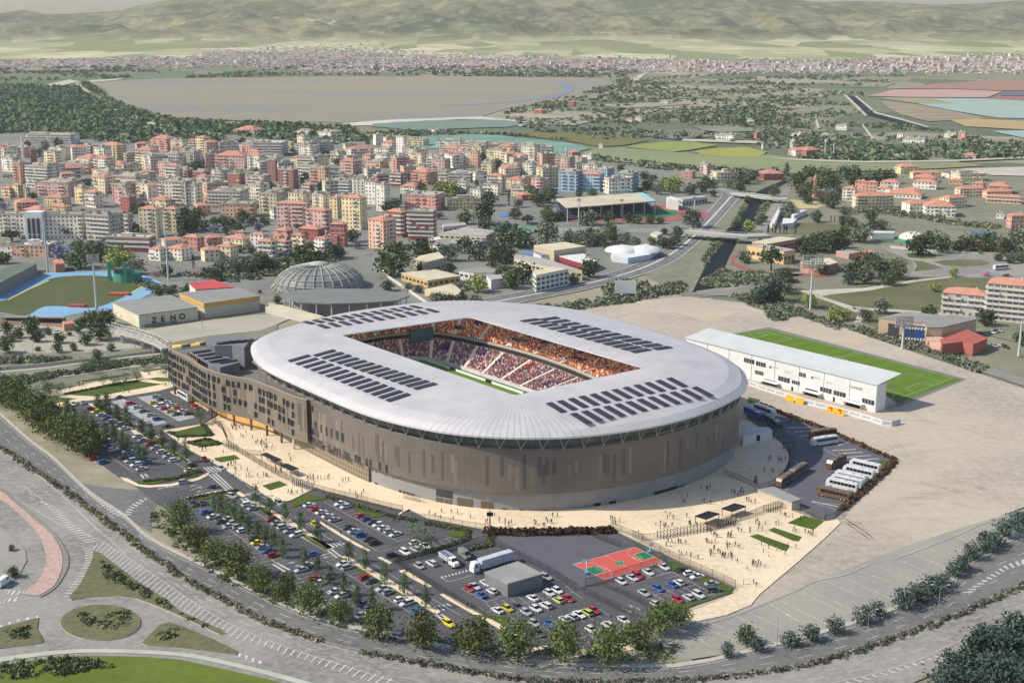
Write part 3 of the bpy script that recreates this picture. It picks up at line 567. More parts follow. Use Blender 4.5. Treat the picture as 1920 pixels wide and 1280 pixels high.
# lines of the old car park by the motorway
om = MB(); km = MB()
for a, b in (("100,965", "310,1050"), ("165,950", "385,1040"), ("290,905", "480,1000"), ("360,885", "560,975"), ("480,835", "650,940"), ("545,820", "830,965"), ("660,770", "920,900"), ("700,760", "960,880"), ("800,715", "1000,800"), ("890,690", "1180,820"), ("990,660", "1290,760"), ("1100,635", "1310,720"), ("1200,590", "1400,680"), ("1290,560", "1470,640"), ("1360,530", "1500,590"), ("1440,500", "1590,560"), ("1530,470", "1660,520"), ("1620,430", "1740,480"), ("20,985", "160,1080"), ("1700,400", "1800,440")):
    stroke(om, [g(p) for p in px('W', a + ' ' + b)], .3, .14)
for s in ("0,1010 150,945 290,905 450,840 620,770 740,710 900,680 1040,620", "1180,590 1340,530 1500,470 1650,400 1900,320"): stroke(km, [g(p) for p in px('W', s)], 1.0, .2)
kind(om.build("old_parking_lines", M("worn_paint", (196, 192, 182), (160, 156, 148), s1=.8, r1=(.4, .6))), 'structure'); kind(km.build("kerb", m_conc), 'structure')
sheet("coach_park", px('S', "400,190 520,150 620,240 830,280 1080,380 1500,565 1520,600 1130,960 1060,1010 940,1020 800,940 490,790 600,770 680,680 720,580 710,520 660,450 560,370 400,280"), .14, m_yard)

# ================================================================== THE STADIUM
ZE, ZI = 28.3, 34.0
OUT = [g(p, 28) for p in px('P', "470,650 472,668 490,690 540,715 600,742 660,768 720,788 800,806 870,816 960,822 1060,821 1150,812 1240,797 1320,775 1370,753 1397,735 1402,718 1395,697 1370,678 1320,655 1230,625 1140,598 1060,583 970,575 880,570 800,573 700,584 620,597 560,612 510,627 480,640")]
OUT = np.array(spl(OUT, 12, True))
k_ = np.exp(-np.linspace(-2, 2, 25) ** 2); k_ /= k_.sum()
OUT = np.stack([sum(k_[j] * np.roll(OUT[:, c], j - 12) for j in range(25)) for c in (0, 1)], 1)
CEN = np.array([-10., 532.])
def off_curve(P, d):
    Q = np.r_[P[-1:], P, P[:1]]; t = Q[2:] - Q[:-2]; t /= np.linalg.norm(t, axis=1, keepdims=True); n_ = np.stack([-t[:, 1], t[:, 0]], 1)
    s = np.sign(((CEN - P) * n_).sum(1)); return P + n_ * s[:, None] * d
def hit_curve(P, o, d):
    """first crossing of the ray o + t d with the closed polyline P"""
    a = P; b = np.roll(P, -1, 0); e = b - a; den = d[0] * e[:, 1] - d[1] * e[:, 0]; den = np.where(abs(den) < 1e-9, 1e-9, den); w_ = a - o
    t = (w_[:, 0] * e[:, 1] - w_[:, 1] * e[:, 0]) / den; u = (w_[:, 0] * d[1] - w_[:, 1] * d[0]) / den
    ok = (u >= 0) & (u < 1) & (t > 0); return o + d * t[ok].min()
COR = [np.array(g(p, ZI)) for p in ((640, 628), (965, 741), (1207, 690), (880, 594))]      # left, bottom, right, top
RAD = []                                                                                 # (inner, outer) pairs, one per seam
RC = 2.0
for i in range(4):
    A, B = COR[i], COR[(i + 1) % 4]; d = B - A; L = np.linalg.norm(d); d /= L; n_ = np.array([d[1], -d[0]])
    if ((A + B) / 2 - CEN) @ n_ < 0: n_ = -n_
    C_ = COR[(i + 2) % 4]; d2 = C_ - B; d2 /= np.linalg.norm(d2); n2 = np.array([d2[1], -d2[0]])
    if ((B + C_) / 2 - CEN) @ n2 < 0: n2 = -n2
    k = int((L - 2 * RC) / 1.9)
    for j in range(k + 1):
        o = A + d * (RC + (L - 2 * RC) * j / k); RAD.append((o, hit_curve(OUT, o, n_)))
    cc = B - (n_ + n2) * RC; a0 = math.atan2(n_[1], n_[0]); a1 = math.atan2(n2[1], n2[0])
    while a1 - a0 > math.pi: a1 -= 2 * math.pi
    while a1 - a0 < -math.pi: a1 += 2 * math.pi
    for j in range(1, 22):
        t = a0 + (a1 - a0) * j / 22; dv = np.array([math.cos(t), math.sin(t)]); o = cc + dv * RC
        RAD.append((o, hit_curve(OUT, o, dv)))
def roof_mat():
    n = N("standing_seam_roof"); uv = n.n("ShaderNodeUVMap"); s = n.n("ShaderNodeSeparateXYZ"); n.l(uv.outputs[0], s.inputs[0])
    f = n.math('ABSOLUTE', n.math('SUBTRACT', n.math('FRACT', s.outputs[0]), .5)); seam = n.math('GREATER_THAN', f, n.math('MULTIPLY_ADD', n.math('GREATER_THAN', s.outputs[1], 1.5), -.025, .455))
    c = n.mix(n.noise(n.pos('pos'), .09, 6, .7, (.4, .62)), lin((238, 235, 236)), lin((222, 219, 222)))
    c = n.mix(n.math('MULTIPLY', seam, n.math('MULTIPLY_ADD', n.math('GREATER_THAN', s.outputs[1], 1.5), .25, .28)), c, lin((120, 118, 132))); n.base(c)
    b = n.n("ShaderNodeBump"); b.inputs["Strength"].default_value = .3; b.inputs["Distance"].default_value = .2; n.l(seam, b.inputs["Height"]); n.l(b.outputs[0], n.b.inputs["Normal"])
    m_ = n.set(.42, .4, .0); tr = n.n("ShaderNodeBsdfTranslucent"); tr.inputs[0].default_value = (.9, .9, .9, 1); mx = n.n("ShaderNodeMixShader"); mx.inputs[0].default_value = .42
    n.l(n.b.outputs[0], mx.inputs[1]); n.l(tr.outputs[0], mx.inputs[2]); n.l(mx.outputs[0], n.t.nodes["Material Output"].inputs[0]); return m_
m_roof = roof_mat(); m_under = M("roof_underside", (206, 206, 206), (196, 196, 198), s1=.1); m_steel = M("white_steel", (206, 208, 212), s1=.3, rough=.5)
stadium = thing("stadium", "large oval football stadium with pale ribbed roof, bronze cladding and a crowd inside", "stadium", (*CEN, 0))
def local(mb):
    mb.v = [(x - CEN[0], y - CEN[1], z) for x, y, z in mb.v]; return mb
rf = MB(); PROF = [(0, 0, ZI - .35), (0, 0, ZI), (.45, 0, 33.2), (1, -7.5, 31.6), (1, -2.4, 30.0), (1, 0, ZE), (1, -.1, ZE - .7), (1, -6, ZE + .4), (0, 3, ZI - 1.2), (0, 0, ZI - .35)]
rows = []
for o, e in RAD:
    L = np.linalg.norm(e - o); d = (e - o) / L; rows.append([(*(o + d * (fr * L + (sh if fr else sh))), z) for fr, sh, z in PROF])
nR = len(RAD)
for i in range(nR):
    a, b = rows[i], rows[(i + 1) % nR]
    for j in range(len(PROF) - 1):
        top = 1 <= j <= 4; u = i + .5; fan = 2 * (np.linalg.norm(RAD[i][0] - RAD[(i + 1) % nR][0]) < 1.2)
        rf.face([a[j], a[j + 1], b[j + 1], b[j]], 0 if top or j == 0 or j == 5 else 1, [(u, fan), (u, 1 + fan), (u + 1, 1 + fan), (u + 1, fan)], smooth=False)
roof = local(rf).build("roof", [m_roof, m_under], stadium)
tn_ = m_under.node_tree; pb = tn_.nodes["Principled BSDF"]; tl = tn_.nodes.new("ShaderNodeBsdfTranslucent"); tl.inputs[0].default_value = (.9, .9, .9, 1); ms = tn_.nodes.new("ShaderNodeMixShader"); ms.inputs[0].default_value = .7
tn_.links.new(pb.outputs[0], ms.inputs[1]); tn_.links.new(tl.outputs[0], ms.inputs[2]); tn_.links.new(ms.outputs[0], tn_.nodes["Material Output"].inputs[0])
# solar panels on the roof
m_pv = M("solar_glass", (56, 55, 66), (48, 47, 58), (66, 65, 78), s1=.4, s2=3, rough=.55, spec=.15)
uL = (COR[1] - COR[0]) / np.linalg.norm(COR[1] - COR[0]); vT = (COR[3] - COR[0]) / np.linalg.norm(COR[3] - COR[0])
def perp(d, c): n_ = np.array([d[1], -d[0]]); return n_ if (c - CEN) @ n_ > 0 else -n_
def pvrow(t, a, b, n, side):
    a, b = tp(t, a), tp(t, b)
    for k in range(n):
        p = (a[0] + (b[0] - a[0]) * k / (n - 1), a[1] + (b[1] - a[1]) * k / (n - 1)); c = np.array(g(p, 32.9))
        d = perp(uL if side == 'u' else vT, c); mb = MB(); mb.box((0, 0, 0), (9.6, 2.7 if t != 'P' else 3.4, .2))
        for _ in range(2):                                            # height of the roof under the panel
            Lo = hit_curve(OUT, c, d); s0 = np.mean(sorted((q - CEN) @ d for q in COR)[2:]); so = (Lo - CEN) @ d; s_ = (c - CEN) @ d - s0; L = so - s0; fr = s_ / L
            z = 34 - .8 * fr / .45 if fr < .45 else 33.2 - 1.6 * (s_ - .45 * L) / (.55 * L - 7.5); c = np.array(g(p, z))
        sl = math.atan(.8 / (.45 * (so - s0)) if fr < .45 else 1.6 / (.55 * (so - s0) - 7.5))
        mb.build("solar_panel", m_pv, roof, (c[0] - CEN[0], c[1] - CEN[1], z + .3)).rotation_euler = (0, sl, math.atan2(d[1], d[0]))
pvrow('O', (1125, 130), (1865, 423), 14, 'u'); pvrow('O', (1315, 90), (2068, 338), 14, 'u')
pvrow('L', (333, 500), (1236, 310), 12, 'v'); pvrow('L', (518, 580), (1430, 380), 12, 'v')
pvrow('P', (994, 601), (1201, 658), 13, 'u'); pvrow('P', (1031, 598), (1241, 653), 12, 'u')
pvrow('K', (185, 210), (1000, 92), 11, 'v'); pvrow('K', (75, 182), (880, 65), 12, 'v')
# outer wall: plinth, bronze cladding, rim
WALL = off_curve(OUT, 2.6); BASE = off_curve(OUT, 4.2)
ang = np.arctan2(WALL[:, 1] - CEN[1], WALL[:, 0] - CEN[0])
WL = np.r_[0, np.cumsum(np.linalg.norm(np.diff(np.r_[WALL, WALL[:1]], axis=0), axis=1))]
def clad_mat(name, c1, c2, dark, light, lo, hi):
    n = N(name); uv = n.n("ShaderNodeUVMap"); s = n.n("ShaderNodeSeparateXYZ"); n.l(uv.outputs[0], s.inputs[0]); U, Z = s.outputs[0], s.outputs[1]
    idx = n.math('FLOOR', n.math('DIVIDE', U, 1.3)); 
    def wn(x, k):
        q = n.n("ShaderNodeTexWhiteNoise", noise_dimensions='1D'); n.l(n.math('ADD', x, k), q.inputs["W"]); return q.outputs["Value"]
    zb = n.math('MULTIPLY_ADD', wn(idx, 3.3), 7.0, lo); zt = n.math('MULTIPLY_ADD', wn(idx, 8.1), 5.0, hi)
    band = n.math('MULTIPLY', n.math('GREATER_THAN', Z, zb), n.math('LESS_THAN', Z, zt))
    dk = n.math('MULTIPLY', band, n.math('LESS_THAN', wn(idx, .7), .24)); lt = n.math('MULTIPLY', band, n.math('GREATER_THAN', wn(idx, 5.9), .86))
    c = n.mix(n.noise(n.pos('pos'), .06, 4, .6), lin(c1), lin(c2)); c = n.mix(n.math('MULTIPLY', dk, .75), c, lin(dark)); c = n.mix(n.math('MULTIPLY', lt, .6), c, lin(light))
    seam = n.math('GREATER_THAN', n.math('ABSOLUTE', n.math('SUBTRACT', n.math('FRACT', n.math('DIVIDE', U, 2.6)), .5)), .475)
    seam2 = n.math('GREATER_THAN', n.math('ABSOLUTE', n.math('SUBTRACT', n.math('FRACT', n.math('DIVIDE', n.math('SUBTRACT', Z, 7.0), 5.3)), .5)), .488)
    c = n.mix(n.math('MULTIPLY', n.math('MAXIMUM', seam, seam2), .35), c, lin((70, 64, 60))); n.base(c); return n.set(.5, .35, .15)
m_clad = clad_mat("bronze_cladding", (126, 117, 109), (112, 104, 98), (90, 84, 81), (152, 137, 119), 8.0, 16.5)
m_plinth = M("grey_plinth", (150, 148, 146), (140, 139, 138), s1=.15, s2=2)
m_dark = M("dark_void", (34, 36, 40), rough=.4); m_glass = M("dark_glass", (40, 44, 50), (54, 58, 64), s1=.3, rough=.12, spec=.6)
def wallring(P0, z0, P1, z1, name, mats, sel=None, uvz=True):
    mb = MB(); n_ = len(P0)
    for i in range(n_):
        if sel is not None and not sel[i]: continue
        j = (i + 1) % n_
        mb.face([(*P0[i], z0), (*P0[j], z0), (*P1[j], z1), (*P1[i], z1)], 0, [(WL[i], z0), (WL[i + 1], z0), (WL[i + 1], z1), (WL[i], z1)])
    return local(mb).build(name, mats, stadium)
ZT = 23.0
wallring(BASE, 0, BASE, 7.05, "plinth", m_plinth)
wallring(WALL, 7.0, WALL, ZT, "cladding", m_clad)
wallring(WALL, 7.0, off_curve(OUT, 4.25), 7.02, "cladding_soffit", m_under)
RIM = off_curve(OUT, 4.4)
wallring(WALL, ZT, RIM, ZT + .02, "rim", M("rim_metal", (120, 116, 112), s1=.3))
wallring(off_curve(OUT, 5.2), ZT, off_curve(OUT, 5.2), 28.2, "concourse_glazing", M("smoked_glazing", (92, 98, 92), (64, 72, 70), (120, 126, 118), s1=.06, s2=.6, rough=.2, spec=.5))
# V struts holding the roof edge
sv = MB(); 
Wn = resample_n(np.r_[off_curve(OUT, 3.2), off_curve(OUT, 3.2)[:1]], 85); Ro = resample_n(np.r_[off_curve(OUT, 2.0), off_curve(OUT, 2.0)[:1]], 169)
for i in range(84):
    b = Wn[i]; mb = MB()
    for q in (Ro[(2 * i - 1) % 168], Ro[(2 * i + 1) % 168]):
        dv = q - Ro[(2 * i) % 168]; mb.bar((0, 0, 0), (Ro[2 * i % 168][0] - b[0] + dv[0] * .62, Ro[2 * i % 168][1] - b[1] + dv[1] * .62, 5.3), .15, 0, 5)
    mb.box((0, 0, .3), (.8, .8, .7)); mb.build("roof_strut", M("strut_grey", (150, 150, 152)), stadium, (b[0] - CEN[0], b[1] - CEN[1], ZT))
# openings traced on the plinth and the cladding
def onwall(P, p, closed=True):
    """where the sight line through photo point p meets the vertical wall over plan curve P (nearest to the camera)"""
    dx, dy, dz = ray(*p); a = P; b = np.roll(P, -1, 0) if closed else P[1:]
    if not closed: a = P[:-1]
    e = b - a; den = dx * e[:, 1] - dy * e[:, 0]; t = (a[:, 0] * e[:, 1] - a[:, 1] * e[:, 0]) / den; u = (a[:, 0] * dy - a[:, 1] * dx) / den
    ok = (u >= 0) & (u < 1) & (t > 0)
    if not ok.any(): return None
    i = np.where(ok)[0][np.argmin(t[ok])]; q = a[i] + e[i] * u[i]; tn = e[i] / np.linalg.norm(e[i]); return q, CAMH + dz * t[i], tn
def opening(P, xc, yt, yb, wpx, parent, name, mat, off=.12, closed=True, frame=None, org=None):
    r1 = onwall(P, (xc, yb), closed); r0 = onwall(P, (xc, yt), closed)
    if not r1 or not r0: return
    q, zb, tn = r1; zt = r0[1]; X0 = onwall(P, (xc - wpx / 2, yb), closed); X1 = onwall(P, (xc + wpx / 2, yb), closed)
    if not X0 or not X1: return
    wd = np.linalg.norm(X1[0] - X0[0]); n_ = np.array([tn[1], -tn[0]]); n_ = n_ if n_ @ q < 0 else -n_
    c = q + n_ * off; org = CEN if org is None else org; mb = MB()
    mb.box((0, 0, 0), (wd, .1, max(.3, zt - zb)), 0, 0)
    if frame: mb.box((0, 0, (zt - zb) / 2 + .06), (wd + .2, .3, .12), 0, 1); mb.box((0, 0, -(zt - zb) / 2 - .06), (wd + .2, .3, .12), 0, 1)
    return mb.build(name, [mat, frame] if frame else mat, parent, (c[0] - org[0], c[1] - org[1], (zb + zt) / 2), math.atan2(tn[1], tn[0]))
m_bronze = M("bronze_shutter", (108, 98, 84), (98, 90, 78), s1=.3)
for t, x, yt, yb, w_, nm, m in (("R", 347, 152, 190, 18, "door", m_dark), ("R", 423, 178, 215, 18, "door", m_dark), ("R", 603, 232, 272, 18, "door", m_glass), ("R", 633, 240, 280, 18, "door", m_glass), ("R", 660, 246, 290, 18, "door", m_glass), ("R", 693, 258, 296, 30, "window", m_glass), ("R", 897, 290, 345, 52, "gate", m_bronze), ("R", 962, 303, 352, 52, "gate", m_bronze), ("R", 932, 235, 285, 118, "window", m_glass),
                                ("R", 1086, 295, 380, 112, "gate", m_bronze), ("R", 1252, 320, 398, 86, "gate", m_bronze), ("R", 1385, 370, 405, 38, "gate", m_bronze), ("R", 1510, 375, 410, 28, "gate", m_bronze), ("R", 1694, 378, 412, 34, "gate", m_bronze), ("L", 485, 1245, 1275, 30, "gate", m_plinth), ("L", 543, 1238, 1274, 34, "door", m_bronze), ("L", 580, 1233, 1270, 32, "door", m_bronze), ("L", 637, 1210, 1262, 54, "gate", m_dark), ("L", 752, 1195, 1250, 50, "gate", m_dark),
                                ("L", 1023, 1160, 1195, 16, "door", m_dark), ("L", 1150, 1105, 1180, 170, "gate", m_dark), ("L", 1270, 1080, 1130, 50, "gate", m_dark), ("L", 1400, 1040, 1090, 130, "window", m_glass), ("L", 1490, 1000, 1045, 40, "gate", m_dark), ("L", 1565, 960, 1005, 60, "gate", m_dark)):
    a = tp(t, (x, yt)); b = tp(t, (x, yb)); opening(BASE, a[0], a[1], b[1], w_ / 4, stadium, nm, m)
# lattice glazing of the west entrance, then loose windows in the west cladding
def lattice_mat():
    n = N("bronze_lattice"); uv = n.n("ShaderNodeUVMap"); s = n.n("ShaderNodeSeparateXYZ"); n.l(uv.outputs[0], s.inputs[0])
    a = n.math('GREATER_THAN', n.math('FRACT', n.math('DIVIDE', s.outputs[0], 1.1)), .72); b = n.math('GREATER_THAN', n.math('FRACT', n.math('DIVIDE', s.outputs[1], 2.0)), .9)
    n.base(n.mix(n.math('MAXIMUM', a, b), lin((92, 84, 72)), lin((168, 152, 130)))); return n.set(.3, .4)
m_lat = lattice_mat()
sel = [onw is not None and -100 < p[0] < -54 and p[1] < 530 for p, onw in zip(WALL, WALL)]
wallring(off_curve(OUT, 3.4), .3, off_curve(OUT, 3.4), 7.0, "entrance_glazing", m_lat, sel)
for x, yt, yb, w_ in ((930, 440, 505, 30), (1015, 470, 550, 55), (1068, 515, 575, 10), (1098, 535, 595, 14), (1132, 552, 612, 10), (1168, 570, 630, 14), (1205, 588, 645, 10), (1248, 602, 665, 20), (1290, 625, 680, 10), (1330, 640, 705, 12), (1368, 655, 715, 12), (1410, 670, 735, 18), (1450, 685, 750, 22), (1165, 455, 500, 10), (1190, 465, 515, 12), (1225, 480, 525, 10), (935, 550, 600, 26), (965, 565, 615, 18), (1000, 590, 645, 22), (1025, 605, 660, 14), (1070, 640, 690, 20),
                      (1100, 650, 705, 10), (1135, 670, 725, 14), (1215, 645, 690, 110), (1240, 720, 775, 120), (1350, 770, 830, 20), (1390, 790, 850, 16), (1410, 800, 855, 12), (1430, 808, 862, 12), (1470, 820, 880, 24), (1495, 835, 890, 18), (1550, 850, 905, 16), (1575, 860, 915, 20), (1630, 875, 930, 14), (1660, 885, 945, 16), (1730, 905, 965, 16), (1780, 925, 985, 14), (770, 385, 430, 16), (830, 405, 450, 12), (855, 410, 460, 12), (893, 425, 485, 14), (975, 460, 520, 12)):
    a = tp('O', (x, yt)); b = tp('O', (x, yb)); opening(WALL, a[0], a[1], b[1], w_ / 4, stadium, "window", m_glass, .1, True, M("window_frame_metal", (112, 102, 94)))
# seating bowl
AX = uL; AY = perp(uL, CEN + np.array([50., 40.])); AY = AY if AY @ np.array([.78, .63]) > 0 else -AY
SB = CEN - AX * 18 - AY * 21
def ringpt(th, a, b, n_=5.0):
    c, s = math.cos(th), math.sin(th); r = (abs(c / a) ** n_ + abs(s / b) ** n_) ** (-1 / n_); return SB + AX * (r * c) + AY * (r * s)
INN = off_curve(OUT, 9.0)
def bowl_pt(th, k):
    """k 0 = front row, 1 = back row under the roof"""
    i = ringpt(th, 60, 41.5); o = hit_curve(INN, SB, (i - SB) / np.linalg.norm(i - SB)); D = np.linalg.norm(o - i); return i + (o - i) * k * min(1, 46 / D)
m_terr = M("stand_concrete", (150, 142, 136), (136, 128, 124), s1=.2)
def tier(name, k0, z0, k1, z1, nrow, mat):
    mb = MB(); T = np.linspace(0, 2 * math.pi, 181); prev = None
    for r in range(nrow + 1):
        k = k0 + (k1 - k0) * r / nrow; z = z0 + (z1 - z0) * r / nrow; cur = [(*bowl_pt(t, k), z) for t in T]
        if prev:
            for i in range(180):
                a, b = prev[i], prev[i + 1]; c, d = cur[i + 1], cur[i]; zl = prev[i][2]
                mb.face([a, b, (c[0], c[1], zl), (d[0], d[1], zl)], 0); mb.face([(d[0], d[1], zl), (c[0], c[1], zl), c, d], 0)
        prev = cur
    return local(mb).build(name, mat, stadium)
tier("lower_tier", 0, 13.8, .37, 20.0, 14, m_terr); tier("upper_tier", .42, 22.6, 1, 28.8, 18, m_terr)
def band(name, k, z0, z1, mat, k2=None):
    mb = MB(); T = np.linspace(0, 2 * math.pi, 181)
    A = [(*bowl_pt(t, k), z0) for t in T]; B = [(*bowl_pt(t, k2 if k2 is not None else k), z1) for t in T]
    for i in range(180): mb.face([A[i], A[i + 1], B[i + 1], B[i]])
    return local(mb).build(name, mat, stadium)
band("hospitality_front", .4, 20.0, 21.8, M("box_glazing", (44, 42, 38), (70, 66, 58), s1=.12, rough=.2)); band("walkway", .37, 20.0, 20.05, m_terr, .4); band("balcony_front", .42, 21.8, 22.7, M("pale_front", (176, 170, 160), s1=.2)); band("balcony_slab", .4, 21.8, 21.75, m_terr, .42)
band("front_wall", 0, 13, 14.9, M("white_board", (214, 212, 208), (196, 194, 192), s1=.2))
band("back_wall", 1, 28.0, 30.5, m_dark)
# stair aisles
m_aisle = M("aisle_stone", (214, 200, 182), s1=.3)
th0 = [math.atan2(s * b, a) for a, b, s in ()]
ATH = []
for u in np.linspace(-.86, .86, 9):
    for s in (1, -1): ATH.append(math.atan2(s * 41.5, u * 60))
for v in np.linspace(-.75, .75, 5):
    for s in (1, -1): ATH.append(math.atan2(v * 41.5, s * 60))
for th in ATH:
    for k0, z0, k1, z1 in ((0, 13.9, .37, 20.1), (.42, 22.7, 1, 28.9)):
        mb = MB(); a, b = bowl_pt(th, k0), bowl_pt(th, k1); d = (b - a) / np.linalg.norm(b - a); n_ = np.array([-d[1], d[0]]) * .8
        mb.face(up([(*(a - n_), z0 + .25), (*(a + n_), z0 + .25), (*(b + n_), z1 + .25), (*(b - n_), z1 + .25)])); local(mb).build("stair_aisle", m_aisle, stadium)
# vomitory openings in the upper tier and giant screen at the far-left end
for u in (-.62, -.18, .26, .66):
    a = bowl_pt(math.atan2(41.5, u * 60), .58); mb = MB(); mb.box((0, 0, 0), (8, 4, 2.0), 0); mb.box((0, 2.1, .5), (8.4, .3, 2.2), 0, 1)
    mb.build("stand_entrance", [m_dark, m_aisle], stadium, (a[0] - CEN[0], a[1] - CEN[1], 24.2), math.atan2(AX[1], AX[0]))
a = np.array(g((790, 628), 25.5)); mb = MB(); mb.box((0, 0, 0), (.6, 13, 6), 0, 0); mb.box((.35, 0, 0), (.1, 12.4, 5.4), 0, 1)
scr = mb.build("video_screen", [m_dark, M("screen_glass", (70, 100, 112), (60, 88, 100), s1=.2, rough=.3)], stadium, (a[0] - CEN[0], a[1] - CEN[1], 25.5), math.atan2(AX[1], AX[0]))
# pitch, boards
FP = [tuple(SB + AX * x + AY * y) for x, y in ((-52.5, -34), (52.5, -34), (52.5, 34), (-52.5, 34))]
mb = MB(); mb.face(up([(*(SB + AX * x + AY * y), 13.2) for x, y in ((-59, -40.5), (59, -40.5), (59, 40.5), (-59, 40.5))])); local(mb).build("pitch_surround", M("surround_green", (88, 122, 34), (80, 112, 30), s1=.2), stadium)
mb = MB(); mb.face(up([(*p, 13.25) for p in FP])); local(mb).build("pitch", striped_grass("pitch_grass_stripes", (92, 132, 28), (106, 146, 34), 5.25, (*AX, 0)), stadium)
pl = pitch_lines(FP, 13.3, "pitch_markings", 0.0); pl.parent = stadium; pl.location = (-CEN[0], -CEN[1], 0); del pl['kind']
for i in range(24):
    for sgn in (1, -1):
        bd = MB(); bd.box((*(SB + AX * (-50 + i * 4.35) + AY * 37 * sgn), 13.9), (4.3, .2, 1.1), math.atan2(AX[1], AX[0])); local(bd).build("advertising_board", M("board_black", (40, 40, 42)) if i % 6 == 5 else M("board_white", (220, 220, 216)), stadium)
        if i < 14: bd = MB(); bd.box((*(SB + AX * 56 * sgn + AY * (-30 + i * 4.6)), 13.9), (.2, 4.5, 1.1), math.atan2(AX[1], AX[0])); local(bd).build("advertising_board", M("board_black", (40, 40, 42)) if i % 5 == 4 else M("board_white", (220, 220, 216)), stadium)
# the crowd: nobody could count it
def crowd():
    R_ = np.random.RandomState(3); V = []; F = []; Cc = []
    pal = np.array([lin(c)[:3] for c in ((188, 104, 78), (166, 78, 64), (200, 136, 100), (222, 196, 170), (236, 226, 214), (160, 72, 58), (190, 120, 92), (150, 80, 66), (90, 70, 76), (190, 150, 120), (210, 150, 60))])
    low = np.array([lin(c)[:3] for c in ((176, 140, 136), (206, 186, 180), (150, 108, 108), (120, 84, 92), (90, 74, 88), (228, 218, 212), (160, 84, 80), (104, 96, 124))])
    blob = [(math.atan2(41.5, u * 60), k, w_, c) for u, k, w_, c in ((-.5, .75, .03, 1), (-.2, .2, .03, 1), (.05, .3, .03, 0), (-.35, .3, .03, 1), (.2, .66, .04, 0), (.12, .7, .03, 1), (.45, .8, .05, 0), (.6, .3, .06, 0), (-.05, .66, .03, 1), (.36, .15, .03, 1), (-.7, .25, .05, 1), (.7, .7, .03, 0), (-.1, .85, .05, 0), (.8, .8, .04, 0))]
    bc = np.array([lin((44, 40, 130))[:3], lin((200, 40, 36))[:3]])
    aa = np.array(sorted(ATH)); n_ = 0
    for k0, z0, k1, z1, nr in ((0.01, 13.9, .365, 19.9, 17), (.43, 22.8, .99, 28.6, 25)):
        for r in range(nr):
            k = k0 + (k1 - k0) * (r + .4) / nr; z = z0 + (z1 - z0) * (r + .4) / nr
            T = np.linspace(0, 2 * math.pi, 560)
            P = np.array([bowl_pt(t, k) for t in T]); P = resample(P, .78); 
            th = np.arctan2((P - SB) @ AY, (P - SB) @ AX); 
            for p, t in zip(P, th):
                if R_.rand() < .06: continue
                rad = np.linalg.norm(p - SB)
                if np.min(np.abs(np.angle(np.exp(1j * (t - aa))))) * rad < 1.1: continue
                if (p - SB) @ AY < -10 and (p - SB) @ AX > -50: continue          # the near side is under the roof
                q = p + R_.randn(2) * .08; h = .95 + R_.rand() * .5; col = (pal if z > 21 else low)[R_.randint(11 if z > 21 else 8)] * ((1.5 if z > 21 else 1.25) + .7 * R_.rand())  # missing sunlight put into the colours, more on the shaded upper tier
                for bt, bk, bw, bcx in blob:
                    if abs(np.angle(np.exp(1j * (t - bt)))) < bw * (.5 + .8 * R_.rand()) and abs(k - bk) < .05 * (.5 + R_.rand()): col = bc[1 - bcx] * (.7 + .6 * R_.rand())
                i = len(V); s = .26
                for zz, sc in ((0, 1), (h * .72, .9), (h, .45)):
                    for dx, dy in ((-s, -s), (s, -s), (s, s), (-s, s)): V.append((q[0] + dx * sc, q[1] + dy * sc, z + zz))
                for a in (0, 4):
                    for e in range(4): F.append((i + a + e, i + a + (e + 1) % 4, i + a + 4 + (e + 1) % 4, i + a + 4 + e))
                F.append((i + 8, i + 9, i + 10, i + 11))
                hd = np.array(lin((186, 140, 116) if R_.rand() < .5 else (70, 52, 44))[:3])
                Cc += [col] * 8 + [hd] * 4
    me = bpy.data.meshes.new("crowd"); me.from_pydata(V, [], F); me.materials.append(Mattr("crowd_colours"))
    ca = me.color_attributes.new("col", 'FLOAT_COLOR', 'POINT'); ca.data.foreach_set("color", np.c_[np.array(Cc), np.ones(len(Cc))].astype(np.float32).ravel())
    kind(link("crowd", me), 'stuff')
crowd()

